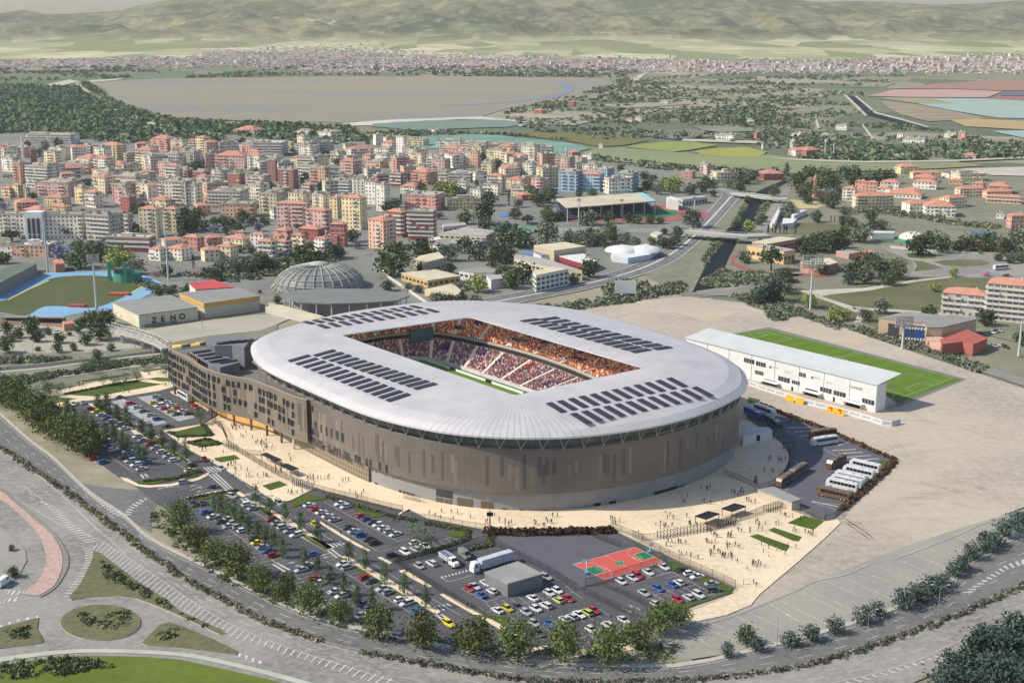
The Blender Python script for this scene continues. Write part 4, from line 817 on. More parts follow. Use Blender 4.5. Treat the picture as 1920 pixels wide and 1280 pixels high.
# ================================================================== OTHER BUILDINGS
def paint(c, v=8):
    return M("wall_%d_%d_%d" % c, c, tuple(max(0, k - v) for k in c), tuple(max(0, k - 3 * v) for k in c), s1=.12, s2=.9, a2=.35)
m_win = M("window_glass", (52, 56, 62), (66, 70, 76), s1=.2, rough=.15, spec=.5)
m_tile = M("terracotta_tiles", (184, 130, 114), (170, 116, 102), (198, 148, 130), s1=.3, s2=2.5)
m_flat = M("flat_roof_felt", (168, 164, 156), (150, 147, 141), (184, 180, 172), s1=.15, s2=1.2)
def roofpoly(name, label, cat, pts, h, wall, roof, base=None, fascia=None, over=0.0, z0=0.0, windows=None, wmat=None):
    """building under a traced flat roof: outline at height h, extruded to the ground; windows = [(edge index, floors, count, z, height)]"""
    P = [g(p, h) for p in pts]; P = up(P); c = np.mean(P, axis=0); t = thing(name, label, cat, (*c, 0)); Q = [(x - c[0], y - c[1]) for x, y in P]
    m = MB(); m.prism(Q, z0, h - .5, 0); m.build("wall", wall, t)
    R = [(x * (1 + over), y * (1 + over)) for x, y in Q]; r = MB(); r.prism(R, h - (fascia[1] if fascia else .5), h, 1, 0); r.build("roof", [roof, fascia[0] if fascia else roof], t)
    if windows:
        for e, fl, cnt, zb, hh in windows:
            a, b = np.array(Q[e]), np.array(Q[(e + 1) % len(Q)]); L = np.linalg.norm(b - a); d = (b - a) / L; n_ = np.array([d[1], -d[0]]); rz = math.atan2(d[1], d[0])
            for f in range(fl):
                for k in range(cnt):
                    p = a + d * L * (k + .5) / cnt + n_ * .06; mb = MB(); mb.box((0, 0, 0), (L / cnt * .6, .1, hh)); mb.build("window", wmat or m_win, t, (p[0], p[1], zb + f * (hh + 1.5)), rz)
    return t
def facing(P):
    """edges of an upward polygon that look at the camera, left to right"""
    out = []
    for i in range(len(P)):
        a, b = P[i], P[(i + 1) % len(P)]; n_ = (b[1] - a[1], a[0] - b[0]); m_ = ((a[0] + b[0]) / 2, (a[1] + b[1]) / 2)
        if n_[0] * m_[0] + n_[1] * m_[1] < 0: out.append((m_[0] / m_[1], i))
    return [i for _, i in sorted(out)]
# ---- hotel wing on the left of the stadium
FP_ = np.array(spl([(-157, 592), (-155, 584), (-143, 567), (-130, 547), (-118, 536), (-107, 528), (-97, 516.5), (-87, 504), (-80, 497.5)], 8))
hotel = thing("hotel_wing", "bronze hotel wing with curved screen facade and grey rooftop blocks left of the stadium", "hotel", (-128, 560, 0))
HO = np.array([-128., 560.])
m_fac = clad_mat("hotel_screen", (134, 124, 112), (124, 114, 104), (92, 84, 78), (156, 142, 126), 7.0, 17.0)
def strip(P, z0, z1, name, mat, parent, org, z1b=None):
    mb = MB(); L = np.r_[0, np.cumsum(np.linalg.norm(np.diff(P, axis=0), axis=1))]; n_ = len(P)
    for i in range(n_ - 1):
        a, b = P[i] - org, P[i + 1] - org; ta = z1 if z1b is None else z1 + (z1b - z1) * i / (n_ - 1); tb = z1 if z1b is None else z1 + (z1b - z1) * (i + 1) / (n_ - 1)
        mb.face([(*a, z0), (*b, z0), (*b, tb), (*a, ta)], 0, [(L[i], z0), (L[i + 1], z0), (L[i + 1], tb), (L[i], ta)])
    return mb.build(name, mat, parent)
strip(FP_, 5.5, 21.5, "screen_facade", m_fac, hotel, HO, 23.2)
t_, n__ = normals(FP_); nin = -n__ if ((np.array([-100, 580]) - FP_[20]) @ n__[20]) < 0 else n__
strip(FP_ + nin * 1.2, 5.5, 21.5, "screen_back", m_fac, hotel, HO, 23.2)
mb = MB()
for i in range(len(FP_) - 1):
    z0_, z1_ = 21.5 + 1.7 * i / 65, 21.5 + 1.7 * (i + 1) / 65
    mb.face([(*(FP_[i] - HO), z0_), (*(FP_[i + 1] - HO), z1_), (*(FP_[i + 1] + nin[i + 1] * 1.2 - HO), z1_), (*(FP_[i] + nin[i] * 1.2 - HO), z0_)])
mb.build("parapet", M("parapet_metal", (150, 142, 132)), hotel)
body = [tuple(p + q * 3.0 - HO) for p, q in zip(FP_[2:52:4], nin[2:52:4])] + [tuple(np.array(p) - HO) for p in ((-96, 535), (-108, 560), (-122, 588), (-140, 612), (-152, 604))]
mb = MB(); mb.prism(body, 4.4, 17.5, 0, 1); mb.build("main_block", [M("hotel_wall", (112, 106, 100)), M("hotel_deck", (120, 118, 118), (108, 106, 106), s1=.2)], hotel)
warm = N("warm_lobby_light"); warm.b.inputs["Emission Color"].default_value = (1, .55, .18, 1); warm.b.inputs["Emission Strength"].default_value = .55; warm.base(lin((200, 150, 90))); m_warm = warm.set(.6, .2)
gl = [tuple(p + q * 6.5 - HO) for p, q in zip(FP_[6:50:4], nin[6:50:4])] + [tuple(np.array(p) - HO) for p in ((-100, 545), (-120, 585), (-145, 600))]
mb = MB(); mb.prism(gl, .1, 4.4, 0, 0); mb.build("lobby", m_warm, hotel)
for i in (8, 16, 24, 32, 38, 44, 50, 55):
    p = FP_[i] + nin[i] * 1.5 - HO; mb = MB(); mb.bar((*p, 0), (*p, 6.5), .5, 0, 8); mb.build("column", m_steel if i > 52 else M("bronze_column", (112, 102, 92)), hotel)
LL = np.r_[0, np.cumsum(np.linalg.norm(np.diff(FP_, axis=0), axis=1))]; rr = random.Random(4)
m_frm = M("bronze_fin", (112, 104, 94)); wproto = {}
for fl in range(4):
    for s in np.arange(3, LL[-1] - 8, 3.3):
        if rr.random() < (.04 if s < 62 else .45): continue
        s2 = s + rr.uniform(-.5, .5); x = np.interp(s2, LL, FP_[:, 0]); y = np.interp(s2, LL, FP_[:, 1]); i = min(len(FP_) - 1, int(np.searchsorted(LL, s2))); tn = t_[i]; n_ = -nin[i]
        k = rr.choice((0, 0, 1)); 
        if k not in wproto: mb = MB(); wd = (1.1, 1.8)[k]; mb.box((0, 0, 0), (wd, .1, 2.3)); mb.box((-wd / 2 - .1, -.15, 0), (.16, .5, 2.7), 0, 1); wproto[k] = mb.data("window", [m_glass, m_frm])
        link("window", wproto[k], hotel, (x + n_[0] * .1 - HO[0], y + n_[1] * .1 - HO[1], 8.2 + fl * 3.7 + rr.uniform(-.2, .2)), math.atan2(tn[1], tn[0]))
m_gblk = M("rooftop_grey", (122, 122, 128), (112, 112, 118), s1=.2)
def rblock(pts, z, z0, pv=None):
    Q = [tuple(np.array(g(p, z)) - HO) for p in pts]; mb = MB(); mb.prism(up(Q), z0, z, 0, 0); b = mb.build("rooftop_block", m_gblk, hotel)
    for a_, b_, n in pv or ():
        for k in range(n):
            p = np.array(a_) + (np.array(b_) - np.array(a_)) * k / max(1, n - 1); c = np.array(g(tp('N', tuple(p)), z + .5)) - HO; mb = MB(); mb.box((0, 0, 0), (8, 2.2, .3), math.atan2(vT[1], vT[0])); mb.build("solar_panel", m_pv, b, (c[0], c[1], z + .45))
rblock(px('N', "1425,75 1560,45 1800,155 1650,195 1590,170"), 22.5, 17, [((1508, 72), (1635, 142), 4), ((1665, 140), (1710, 147), 2)])
rblock(px('U', "1610,670 1700,590 1890,610 1830,690 1740,670"), 27.5, 17, [((1690, 6), (1840, -6), 4)])
rblock(px('U', "1545,620 1660,590 1700,640 1620,680 1545,670"), 24.5, 17)
mb = MB()
for i in range(11): p = np.array(g(tp('N', (1412 + i * 14, 110 + i * 8)), 20)) - HO; mb.box((*p, 20), (.35, 1.2, 3.2))
for k in (0, 1): pass
mb.build("roof_pergola", M("brown_pergola", (86, 70, 54)), hotel)
p0, p1 = [np.array(g(tp('N', q), 19)) - HO for q in ((1408, 120), (1570, 210))]; mb = MB(); mb.box((*((p0 + p1) / 2), 19.2), (np.linalg.norm(p1 - p0), .4, 2.4), math.atan2(*(p1 - p0)[::-1])); mb.build("lit_window", m_warm, hotel)
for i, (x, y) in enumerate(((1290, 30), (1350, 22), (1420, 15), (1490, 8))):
    p = np.array(g(tp('N', (x + 60, y + 0)), 18.2)) - HO; mb = MB(); mb.box((*p, 18.0), (7, 2.5, .9), math.atan2(vT[1], vT[0]), i % 2); mb.build("terrace_seating", [m_warm, M("terrace_green", (70, 96, 84))], hotel)  # every other block glows, standing in for the deck's orange lights
mb = MB(); q = [tuple(np.array(g(p, 17.6)) - HO) for p in px('N', "1300,45 1520,10 1545,30 1340,62")]; mb.prism(up(q), 17.5, 17.7); mb.build("terrace_pool", M("pool_green", (64, 104, 96), rough=.2), hotel)
# ---- small white stair block behind the right wall
st = thing("stair_block", "white sloping concourse block with two dark windows beside the right end of the stadium", "building", (*g((1425, 800)), 0)); so = np.array(g((1425, 800)))
mb = MB(); q = [tuple(np.array(g(p, 0)) - so) for p in px('S', "370,470 400,390 560,395 590,420")]; mb.prism(up(q), .3, 4.2, 0); mb.build("wall", M("white_wall", (206, 204, 200)), st)
for x in (402, 466):
    p = np.array(g(tp('S', (x, 425)), 1.2)) - so; mb = MB(); mb.box((p[0], p[1], 2.4), (3.6, .3, 2.4), .1); mb.build("window", m_dark, st)
# ---- old stand of the training pitch
A0 = np.array(g((1287, 634), 12.5)); A1 = np.array(g((1644.5, 722), 12.5)); d = A1 - A0; SL = np.linalg.norm(d); d /= SL; nb = np.array([-d[1], d[0]]); nb = nb if nb @ np.array([.3, 1]) > 0 else -nb
stand = thing("football_stand", "long white football stand with pale grey sloping roof beside the green training pitch", "stand", (*A0, 0), math.atan2(d[1], d[0])); sg = 1 if nb @ np.array([-d[1], d[0]]) > 0 else -1
m_sw = M("stand_white_panels", (226, 226, 224), (212, 212, 210), (196, 194, 190), s1=.1, s2=.6, a2=.3); m_sroof = M("stand_roof_sheet", (192, 196, 194), (180, 185, 184), (202, 205, 203), s1=.08, s2=.8)
mb = MB(); mb.prism([(0, 0), (SL, 0), (SL, 7 * sg), (0, 7 * sg)], 0, 12.3); mb.build("wall", m_sw, stand)
mb = MB(); 
for (x0, x1) in ((-.6, SL + .6),): mb.mesh([(x0, -.5 * sg, 12.5), (x1, -.5 * sg, 12.5), (x1, 17 * sg, 14.6), (x0, 17 * sg, 14.6), (x0, -.5 * sg, 12.9), (x1, -.5 * sg, 12.9), (x1, 17 * sg, 15.0), (x0, 17 * sg, 15.0)], [(0, 1, 5, 4), (1, 2, 6, 5), (2, 3, 7, 6), (3, 0, 4, 7), (4, 5, 6, 7), (3, 2, 1, 0)])
mb.build("roof", m_sroof, stand)
mb = MB()
for i in range(12): mb.prism([(1, (7 + i * .9) * sg), (SL - 1, (7 + i * .9) * sg), (SL - 1, (8 + i * .9) * sg), (1, (8 + i * .9) * sg)], 0, 6.8 - i * .55)
mb.build("seating_steps", M("step_concrete", (172, 168, 160)), stand)
for k in np.linspace(.02, .98, 9):
    mb = MB(); mb.bar((SL * k, 16 * sg, 0), (SL * k, 16 * sg, 14), .15); mb.build("column", m_steel, stand)
for k in np.linspace(0, 1, 9)[1:-1]: mb = MB(); mb.box((SL * k, -.06 * sg, 6.2), (.18, .12, 12.2)); mb.build("panel_joint", M("joint_grey", (150, 150, 150)), stand)
def stand_uv(p):
    """photo point on the front wall -> distance along it and height"""
    dx, dy, dz = ray(*p); M2 = np.array([[dx, -d[0]], [dy, -d[1]]]); t, s = np.linalg.solve(M2, A0); return s, CAMH + dz * t
def standrect(x, y0, y1, w_, nm, mat, off=.06, extra=None):
    a = tp('X', (x, y0)); b = tp('X', (x, y1)); s, zt = stand_uv(a); s2, zb = stand_uv(b); wd = stand_uv(tp('X', (x + w_ / 2, y1)))[0] - stand_uv(tp('X', (x - w_ / 2, y1)))[0]
    mb = MB(); mb.box((0, 0, 0), (wd, .12, zt - zb))
    if extra: mb.box((0, 0, 0), (.15, .16, zt - zb), 0, 1); mb.box((wd * .25, 0, 0), (.12, .16, zt - zb), 0, 1); mb.box((-wd * .25, 0, 0), (.12, .16, zt - zb), 0, 1)
    mb.build(nm, [mat, m_sw], stand, (s, -off * sg, (zt + zb) / 2))
for x, y0, y1, w_ in ((488, 840, 882, 76), (720, 893, 935, 72), (952, 955, 998, 78)): standrect(x, y0, y1, w_, "gate", m_dark)
for x, y0, y1, w_ in ((372, 722, 746, 58), (437, 740, 764, 54), (428, 790, 810, 46), (566, 824, 850, 64), (632, 845, 864, 44), (670, 800, 822, 36), (800, 884, 910, 64), (877, 905, 930, 68), (1036, 948, 974, 68), (210, 730, 752, 100)): standrect(x, y0, y1, w_, "window", m_win, .06, True)
for x, y0, y1, w_ in ((612, 878, 906, 10), (845, 935, 964, 10)): standrect(x, y0, y1, w_, "door", m_dark)
for x in (488, 720, 952):
    s, z = stand_uv(tp('X', (x, 845 + (x - 488) * .245))); mb = MB(); mb.box((0, -1.4 * sg, 0), (12, 2.8, .3)); mb.build("canopy", m_sw, stand, (s, 0, z))
def text(name, body, size, parent, loc, rot, mat, ext=.02, bold=0.0, align='LEFT'):
    c = bpy.data.curves.new(name, 'FONT'); c.body = body; c.size = size; c.extrude = ext; c.offset = bold; c.align_x = align; c.materials.append(mat)
    o = bpy.data.objects.new(name, c); COL.objects.link(o); bpy.context.view_layer.update(); me = bpy.data.meshes.new_from_object(o.evaluated_get(bpy.context.evaluated_depsgraph_get())); bpy.data.objects.remove(o); o = bpy.data.objects.new(name, me); COL.objects.link(o); o.location = loc; o.rotation_euler = rot
    if parent: o.parent = parent
    return o
m_ink = M("black_letters", (40, 40, 42)); m_inkg = M("grey_letters", (120, 122, 126))
s0, z0 = stand_uv(tp('X', (155, 700))); s1, z1 = stand_uv(tp('X', (258, 718))); LH = (s1 - s0)
text("lettering", "Unipol", LH / 5.6, stand, (s0, -.1 * sg, z0 - .6), (math.pi / 2, 0, 0), m_ink, .03, .012); text("lettering", "Domus", LH / 5.6, stand, (s0 + LH * .47, -.1 * sg, z0 - .6), (math.pi / 2, 0, 0), m_inkg, .03, 0)
s, z = stand_uv(tp('X', (968, 890))); text("lettering", "FLUORSID", 1.5, stand, (s, -.1 * sg, z), (math.pi / 2, 0, 0), m_inkg, .02, 0, 'CENTER')
m_faint = M("faint_print", (176, 178, 182))
for x, y in ((518, 772), (750, 829), (585, 796), (818, 856)):          # small sponsor prints, illegible in the photograph
    s, z = stand_uv(tp('X', (x, y))); mb = MB()
    for i in range(7): mb.box((-1.5 + i * .5, 0, .05 * (i % 3)), (.3, .06, .35 + .15 * (i * 5 % 3)))
    mb.build("sponsor_print", m_faint, stand, (s, -.06 * sg, z))
for x, y in ((490, 768), (724, 826)):
    s, z = stand_uv(tp('X', (x, y))); mb = MB(); mb.box((0, 0, 0), (1.0, .1, 1.0)); mb.box((0, -.02 * sg, 0), (.4, .1, .8), 0, 1); mb.build("emblem", [M("emblem_red", (170, 44, 50)), M("emblem_blue", (40, 50, 110))], stand, (s, -.1 * sg, z))
# white barrier wall in front of the stand with yellow panels
def barrier(name, label, pts, h, mats, post=None, group=None, cat="barrier", th=.25, step=6.0):
    W_ = [g(p) for p in pts]; c = W_[0]; t = thing(name, label, cat, (*c, 0), 0, group); P = resample([(x - c[0], y - c[1]) for x, y in W_], step)
    for i in range(len(P) - 1):
        a, b = P[i], P[i + 1]; L = np.linalg.norm(b - a); mb = MB(); mb.box((0, 0, h / 2), (L, th, h)); mb.box((0, 0, h * .55), (L * .8, th + .06, h * .5), 0, 1); mb.build("panel", mats, t, (*((a + b) / 2), 0), math.atan2(b[1] - a[1], b[0] - a[0]))
        mb = MB(); mb.box((0, 0, h * .55), (.3, .35, h * 1.1)); mb.build("post", mats[0], t, (*a, 0))
    return t
barrier("barrier_wall", "white panelled barrier wall running in front of the white football stand", px('X', "370,870 470,905 600,945 700,980 830,1010 960,1045 1080,1080 1140,1105 1215,1085"), 2.4, [m_sw, M("mesh_grey", (176, 178, 180))])
m_yel = M("yellow_board", (226, 180, 40)); m_red = M("red_mark", (196, 60, 48))
for i, (x, y) in enumerate(((600, 950), (655, 962), (830, 1012), (880, 1025))):
    p = g(tp('X', (x, y + 10))); t = thing("advert_board", ("yellow board on the white barrier, " if i < 2 else "yellow board with red mark on the white barrier, ") + ("leftmost of the four", "second of the four", "third of the four", "nearest the pitch corner")[i], "board", (*p, 0), math.atan2(d[1], d[0]), "yellow advert boards on the barrier")
    mb = MB(); mb.box((0, -.4, 1.5), (4.4, .25, 2.6)); mb.build("panel", m_yel, t)
    if i >= 2: mb = MB(); mb.box((0, -.56, 2.2), (2.0, .06, .8), .0); mb.box((.4, -.56, 1.2), (.9, .06, .7), .0); mb.build("mark", m_red, t)
# ---- halls behind the stadium
cream = paint((204, 196, 172)); white = paint((216, 214, 208)); beige = paint((206, 192, 160)); pale = paint((196, 192, 182)); m_rgrey = M("grey_sheet_roof", (142, 141, 136), (128, 128, 124), (156, 154, 148), s1=.06, s2=.5, stretch=(.3, 2, 1)); m_rcream = M("cream_roof", (206, 196, 168), (194, 184, 158), s1=.1); m_rwhite = M("white_roof", (214, 214, 212), (202, 202, 200), s1=.15)
zt = roofpoly("sports_hall", "white sports hall with grey roof and four big black painted letters on its long wall", "hall", px('U', "845,345 1280,290 1480,382 1040,440"), 7.5, paint((216, 208, 184)), m_rgrey, over=.01)
a, b = [np.array(g(tp('U', p), 3.5)) for p in ((1050, 490), (1465, 440))]; dd = (b - a) / np.linalg.norm(b - a); rz = math.atan2(dd[1], dd[0]); o_ = np.array(zt.location[:2]); nf = np.array([dd[1], -dd[0]])
A_, B_ = [np.array(g(tp('U', p), 7.5)) for p in ((1040, 440), (1480, 382))]; LW = np.linalg.norm(B_ - A_); dd = (B_ - A_) / LW; nf = np.array([dd[1], -dd[0]]); rz = math.atan2(dd[1], dd[0])
for i, ch in enumerate("ZENO"):
    p = A_ + dd * LW * (.21 + .155 * i) + nf * .12 - o_; text("lettering", ch, 4.4, zt, (*p, 1.9), (math.pi / 2, 0, rz), m_ink, .03, .16)
p = A_ + dd * LW * .36 + nf * .1 - o_; mb = MB(); mb.box((0, 0, .9), (LW * .55, .06, 1.3)); mb.build("graffiti_band", M("blue_graffiti", (96, 124, 160), (186, 184, 176), (60, 80, 120), s1=.6, s2=2.5, a2=.8), zt, (*p, 0), rz)
for i in range(7):
    p = A_ + dd * LW * (.13 + .135 * i) + nf * .25 - o_; mb = MB(); mb.box((0, 0, 5.6), (.35, .5, 2.4)); mb.build("buttress", cream, zt, (*p, 0), rz)
roofpoly("storage_hall", "low hall with weathered grey roof and a deep yellow fascia", "hall", px('H', "1005,355 1330,325 1446,370 1140,412"), 9, paint((196, 190, 172)), m_rgrey, fascia=(M("yellow_fascia", (206, 164, 84), (190, 150, 80), s1=.2), 2.6), over=.02)
roofpoly("workshop", "small building with a bright red flat roof behind the grey and yellow halls", "building", px('H', "1055,300 1195,280 1305,322 1092,335"), 5, white, M("red_sheet", (192, 84, 84), (180, 76, 78), s1=.1))
# domed gym with white ribs
gc = g((600, 537)); RD = 82 * mpp((600, 537)); dome = thing("domed_arena", "round arena with grey glazed dome and white radial ribs behind the stadium", "arena", (*gc, 0))
HD = 12.0
mb = MB(); mb.lathe([(RD * .97, 0), (RD * .97, 3.2)], n=48); mb.build("drum_wall", paint((176, 168, 158)), dome)
PR = [(RD * math.cos(t) ** .9 if t < 1.5 else .5, 2.5 + HD * math.sin(t)) for t in np.linspace(0, 1.45, 10)]
mb = MB(); mb.lathe([(r * .985, z - .3) for r, z in PR], n=64, smooth=False); mb.build("dome", M("dome_glass", (122, 124, 122), (102, 106, 108), (150, 150, 146), s1=.2, s2=1.2, a2=.8, rough=.4), dome)
rb = MB()
for a, b in zip(PR[:-1], PR[1:]): rb.bar((a[0], 0, a[1]), (b[0], 0, b[1]), .32)
rb.bar((PR[0][0] + 3, 0, 0), (PR[0][0], 0, PR[0][1]), .55); rd = rb.data("rib", [M("white_rib", (168, 166, 158))])
for k in range(28): link("rib", rd, dome, (0, 0, 0), 2 * math.pi * k / 28)
mb = MB()
for r, z in PR[1:-1:2]:
    for k in range(48): a, b = 2 * math.pi * k / 48, 2 * math.pi * (k + 1) / 48; mb.bar((r * math.cos(a), r * math.sin(a), z), (r * math.cos(b), r * math.sin(b), z), .22)
mb.build("hoop", M("white_rib", (168, 166, 158)), dome); mb = MB(); mb.lathe([(RD * .22, 2.5 + HD), (RD * .2, 3.4 + HD), (.1, 4 + HD)], n=32); mb.build("cap", M("white_rib", (168, 166, 158)), dome)
# long canopy building with an oval roof
ov = px('P', "527,551 548,545 600,541 680,541 735,546 768,554 745,563 690,567 620,569 560,566"); P_ = [g(p, 9) for p in ov]; oc = np.mean(P_, axis=0)
cp = thing("oval_pavilion", "long low pavilion with lens shaped grey roof between the dome and the stadium", "pavilion", (*oc, 0)); Q = up([tuple(np.array(p) - oc) for p in P_])
mb = MB(); mb.prism(Q, 8.2, 9.0); mb.build("roof", M("pavilion_roof", (122, 126, 122), (112, 116, 114), s1=.05), cp); mb = MB(); mb.prism([(x * .8, y * .7) for x, y in Q], 0, 8.2); mb.build("wall", paint((150, 146, 138)), cp)
for k in range(0, len(Q)):
    for f in (0, .5):
        x = Q[k][0] * (1 - f) + Q[(k + 1) % len(Q)][0] * f; y = Q[k][1] * (1 - f) + Q[(k + 1) % len(Q)][1] * f; mb = MB(); mb.bar((x * .95, y * .95, 0), (x * .95, y * .95, 8.3), .35, 0, 6); mb.build("column", m_steel, cp)
# low grandstand roofs in front of it
mb_t = roofpoly("low_stand", "low ribbed terrace roof right behind the far left rim of the stadium", "stand", px('H', "1480,430 1560,420 1810,485 1760,500"), 4, pale, m_rcream)
# schools and halls in the trees (traced on the enlarged view)
for nm, lab, s, h, wl, rfm, kw in (
    ("school", "school block with square cream roof around a planted courtyard", "240,600 530,570 745,625 465,665", 5, paint((206, 176, 122)), m_rcream, dict(over=.02, windows=[('f', 1, 9, 2.4, 1.6)])),
    ("sports_hall", "wide cream gymnasium with plain flat roof behind the dark trees", "565,262 800,205 1050,240 965,285", 8, cream, m_flat, dict(windows=[('f', 1, 8, 5.4, 1.4)])),
    ("school", "low annex with ribbon windows in front of the cream gymnasium", "660,325 905,340 1000,300 960,288 760,285", 5, white, m_flat, dict(windows=[('f', 1, 10, 3.2, 1.3)])),
    ("school", "white three storey school with long rows of dark windows", "1365,590 1530,548 1672,565 1395,622", 11, white, m_rcream, dict(windows=[('f', 3, 14, 2.2, 1.5)])),
    ("school", "long grey roofed school wing stepping down to the right", "1210,438 1480,480 1790,580 1640,566 1390,520 1205,470", 7, beige, m_flat, dict(windows=[('f', 1, 10, 4.0, 1.4)])),
    ("school", "big beige school hall with brown right side", "1375,365 1640,335 1820,372 1550,408", 10, paint((196, 180, 150)), m_rcream, {}),
    ("school", "low white block in front of the beige hall", "1372,420 1480,395 1560,440 1440,452", 6, white, M("slate_roof", (132, 132, 150)), {}),
    ("gym", "low gym with white roof and a maroon side wall", "1590,455 1800,435 1922,492 1830,528", 6, paint((150, 64, 76)), m_rwhite, dict(windows=[('f', 1, 7, 1.8, 1.4)])),
    ("school", "white low classroom block with folded roof beside the round crowned trees", "735,580 900,550 1060,562 1030,602 860,600", 6, white, m_rgrey, dict(windows=[('f', 1, 6, 3.2, 1.4)])),
    ("school", "small white block between the dark trees and the white school", "970,622 1120,610 1160,640 1010,662", 6, white, m_flat, {}),
    ("school", "low cream roofed pavilion with rounded right end by the palms", "440,742 680,690 752,750 720,792 600,792", 4, paint((214, 188, 140)), m_rcream, {}),
    ("house", "pavilion with three small cream gables next to the big round tree", "350,465 560,420 610,470 430,515", 8, paint((178, 168, 150)), m_rcream, dict(windows=[('f', 1, 4, 2.2, 1.4)])),
    ("chapel", "small white building with arched openings below the brick apartment block", "590,185 785,168 798,190 600,210", 5, white, m_flat, dict(windows=[('f', 1, 5, 2.0, 2.0)])),
    ("hut", "low hut with grey sheet roof left of the ribbon windowed annex", "480,330 640,300 720,350 560,385", 4, pale, m_rgrey, {}),
    ("hut", "small white shed with sloping roof under the brick apartment block", "465,305 560,290 620,305 500,330", 4, white, m_rwhite, {})):
    q = px('M', s); kw = dict(kw)
    if 'windows' in kw:
        P = up([g(p, h) for p in q]); E = facing(P); kw['windows'] = [(e, f, max(3, int(np.linalg.norm(np.array(P[e]) - np.array(P[(e + 1) % len(P)])) / 4)), z, hh) for _, f, c_, z, hh in kw['windows'] for e in E]
    roofpoly(nm, lab, "building", q, h, wl, rfm, **kw)
sw = roofpoly("swimming_hall", "white hall with two curved shell roofs right of the schools", "hall", px('Y', "1500,110 1560,85 1640,92 1700,80 1770,105 1720,140 1600,160 1515,150"), 4, paint((206, 214, 218)), m_rwhite)
so_ = sw.location; 
for x in (1570, 1690):
    c = np.array(g(tp('Y', (x, 118)), 4)); mb = MB(); mb.lathe([(13, 0), (12, 1.4), (8, 2.6), (4, 3.2), (.1, 3.4)], n=20); mb.build("shell_roof", m_rwhite, sw, (c[0] - so_[0], c[1] - so_[1], 4))
# right hand side
for nm, lab, t, s, h, wl, rfm, wn in (
    ("school", "pink and cream L shaped school with a row of windows by the canal bridge", 'E', "480,925 760,872 940,892 640,945", 9, paint((196, 136, 124)), m_rcream, (2, 2.2, 1.6)),
    ("school", "cream front wing of the pink school beside the big round pine", 'E', "430,958 620,950 912,1002 800,1022", 9, paint((222, 190, 140)), m_flat, (1, 4, 2.4)),
    ("pavilion", "octagonal pavilion with cream pitched roof behind the right floodlight", 'E', "960,1125 1090,1090 1260,1085 1340,1130 1200,1165 1050,1150", 6, paint((186, 140, 122)), m_rcream, None),
    ("house", "low house with orange roof among the pines by the junction", 'E', "1580,1010 1680,1000 1700,1040 1590,1040", 5, paint((190, 150, 140)), m_tile, None),
    ("house", "long low house with grey roof left of the orange roofed house", 'E', "1320,1015 1440,1005 1575,1020 1450,1045", 4, paint((186, 150, 142)), m_flat, None),
    ("greenhouse", "long narrow white greenhouse beside the canal road", 'E', "665,735 745,580 775,590 700,745", 4, white, m_rwhite, None),
    ("greenhouse", "white plastic greenhouse at the edge of the straw field", 'E', "875,650 960,605 1030,605 900,665", 4, white, m_rwhite, None),
    ("house", "white L shaped farmhouse by the row of cypresses", 'E', "790,690 930,690 890,735 780,745", 4, white, m_rwhite, None),
    ("clubhouse", "long white clubhouse left of the tennis dome", 'F', "390,815 560,818 630,820 622,835 400,835", 5, white, m_rwhite, None),
    ("stand_building", "white block at the right end of the athletics stand", 'D', "1437,745 1480,735 1562,755 1560,775 1450,765", 9, white, m_rwhite, None),
    ("pergola", "long grey colonnade right of the white block by the athletics track", 'D', "1562,745 1800,725 1850,740 1600,770", 6, pale, m_flat, (1, 2.4, 2.6)),
    ("house", "small white villa in the trees above the rail yard bend", 'D', "1275,1110 1330,1085 1400,1100 1345,1130", 7, paint((224, 214, 190)), m_rcream, (2, 2, 1.4))):
    q = px(t, s); P = up([g(p, h) for p in q]); kw = {}
    if wn: kw['windows'] = [(e, wn[0], max(3, int(np.linalg.norm(np.array(P[e]) - np.array(P[(e + 1) % len(P)])) / 4)), wn[1], wn[2]) for e in facing(P)]
    roofpoly(nm, lab, "building", q, h, wl, rfm, **kw)
# athletics grandstand in the middle distance
R4 = px('D', "335,760 1200,697 1335,782 440,852"); P4 = [np.array(g(p, 12)) for p in R4]; gc_ = np.mean(P4, axis=0); gs = thing("athletics_stand", "long covered athletics stand with stained cream roof beside the red and green track", "stand", (*gc_, 0))
mb = MB(); Q4 = up([tuple(p - gc_) for p in P4]); mb.prism(Q4, 11.2, 12); mb.build("roof", M("stained_roof", (196, 186, 160), (176, 166, 142), (206, 198, 176), s1=.05, s2=.4), gs)
fr = [P4[3] - gc_, P4[2] - gc_]; bk = [P4[0] - gc_, P4[1] - gc_]
for i in range(10):
    f0, f1 = .15 + .08 * i, .15 + .08 * (i + 1); q = [tuple(fr[0] * (1 - f0) + bk[0] * f0), tuple(fr[1] * (1 - f0) + bk[1] * f0), tuple(fr[1] * (1 - f1) + bk[1] * f1), tuple(fr[0] * (1 - f1) + bk[0] * f1)]; mb = MB(); mb.prism(up(q), 0, 1.5 + i * .85); mb.build("seating_step", M("blue_seats", (92, 94, 120), (76, 78, 100), s1=.1), gs)
for k in np.linspace(0, 1, 9): p = fr[0] * (1 - k) + fr[1] * k; p = p * .98; mb = MB(); mb.bar((*p, 0), (*p, 11.3), .3); mb.build("column", white, gs)
q0 = P4[1] - gc_; q1 = P4[2] - gc_; qa, qb = q0 + (P4[0] - P4[1]) * .08, q1 + (P4[3] - P4[2]) * .08; mb = MB(); mb.face(up([(*q0, 12.06), (*q1, 12.06), (*qb, 12.06), (*qa, 12.06)])); mb.build("glazed_roof_bay", M("teal_sheet", (142, 190, 196)), gs)
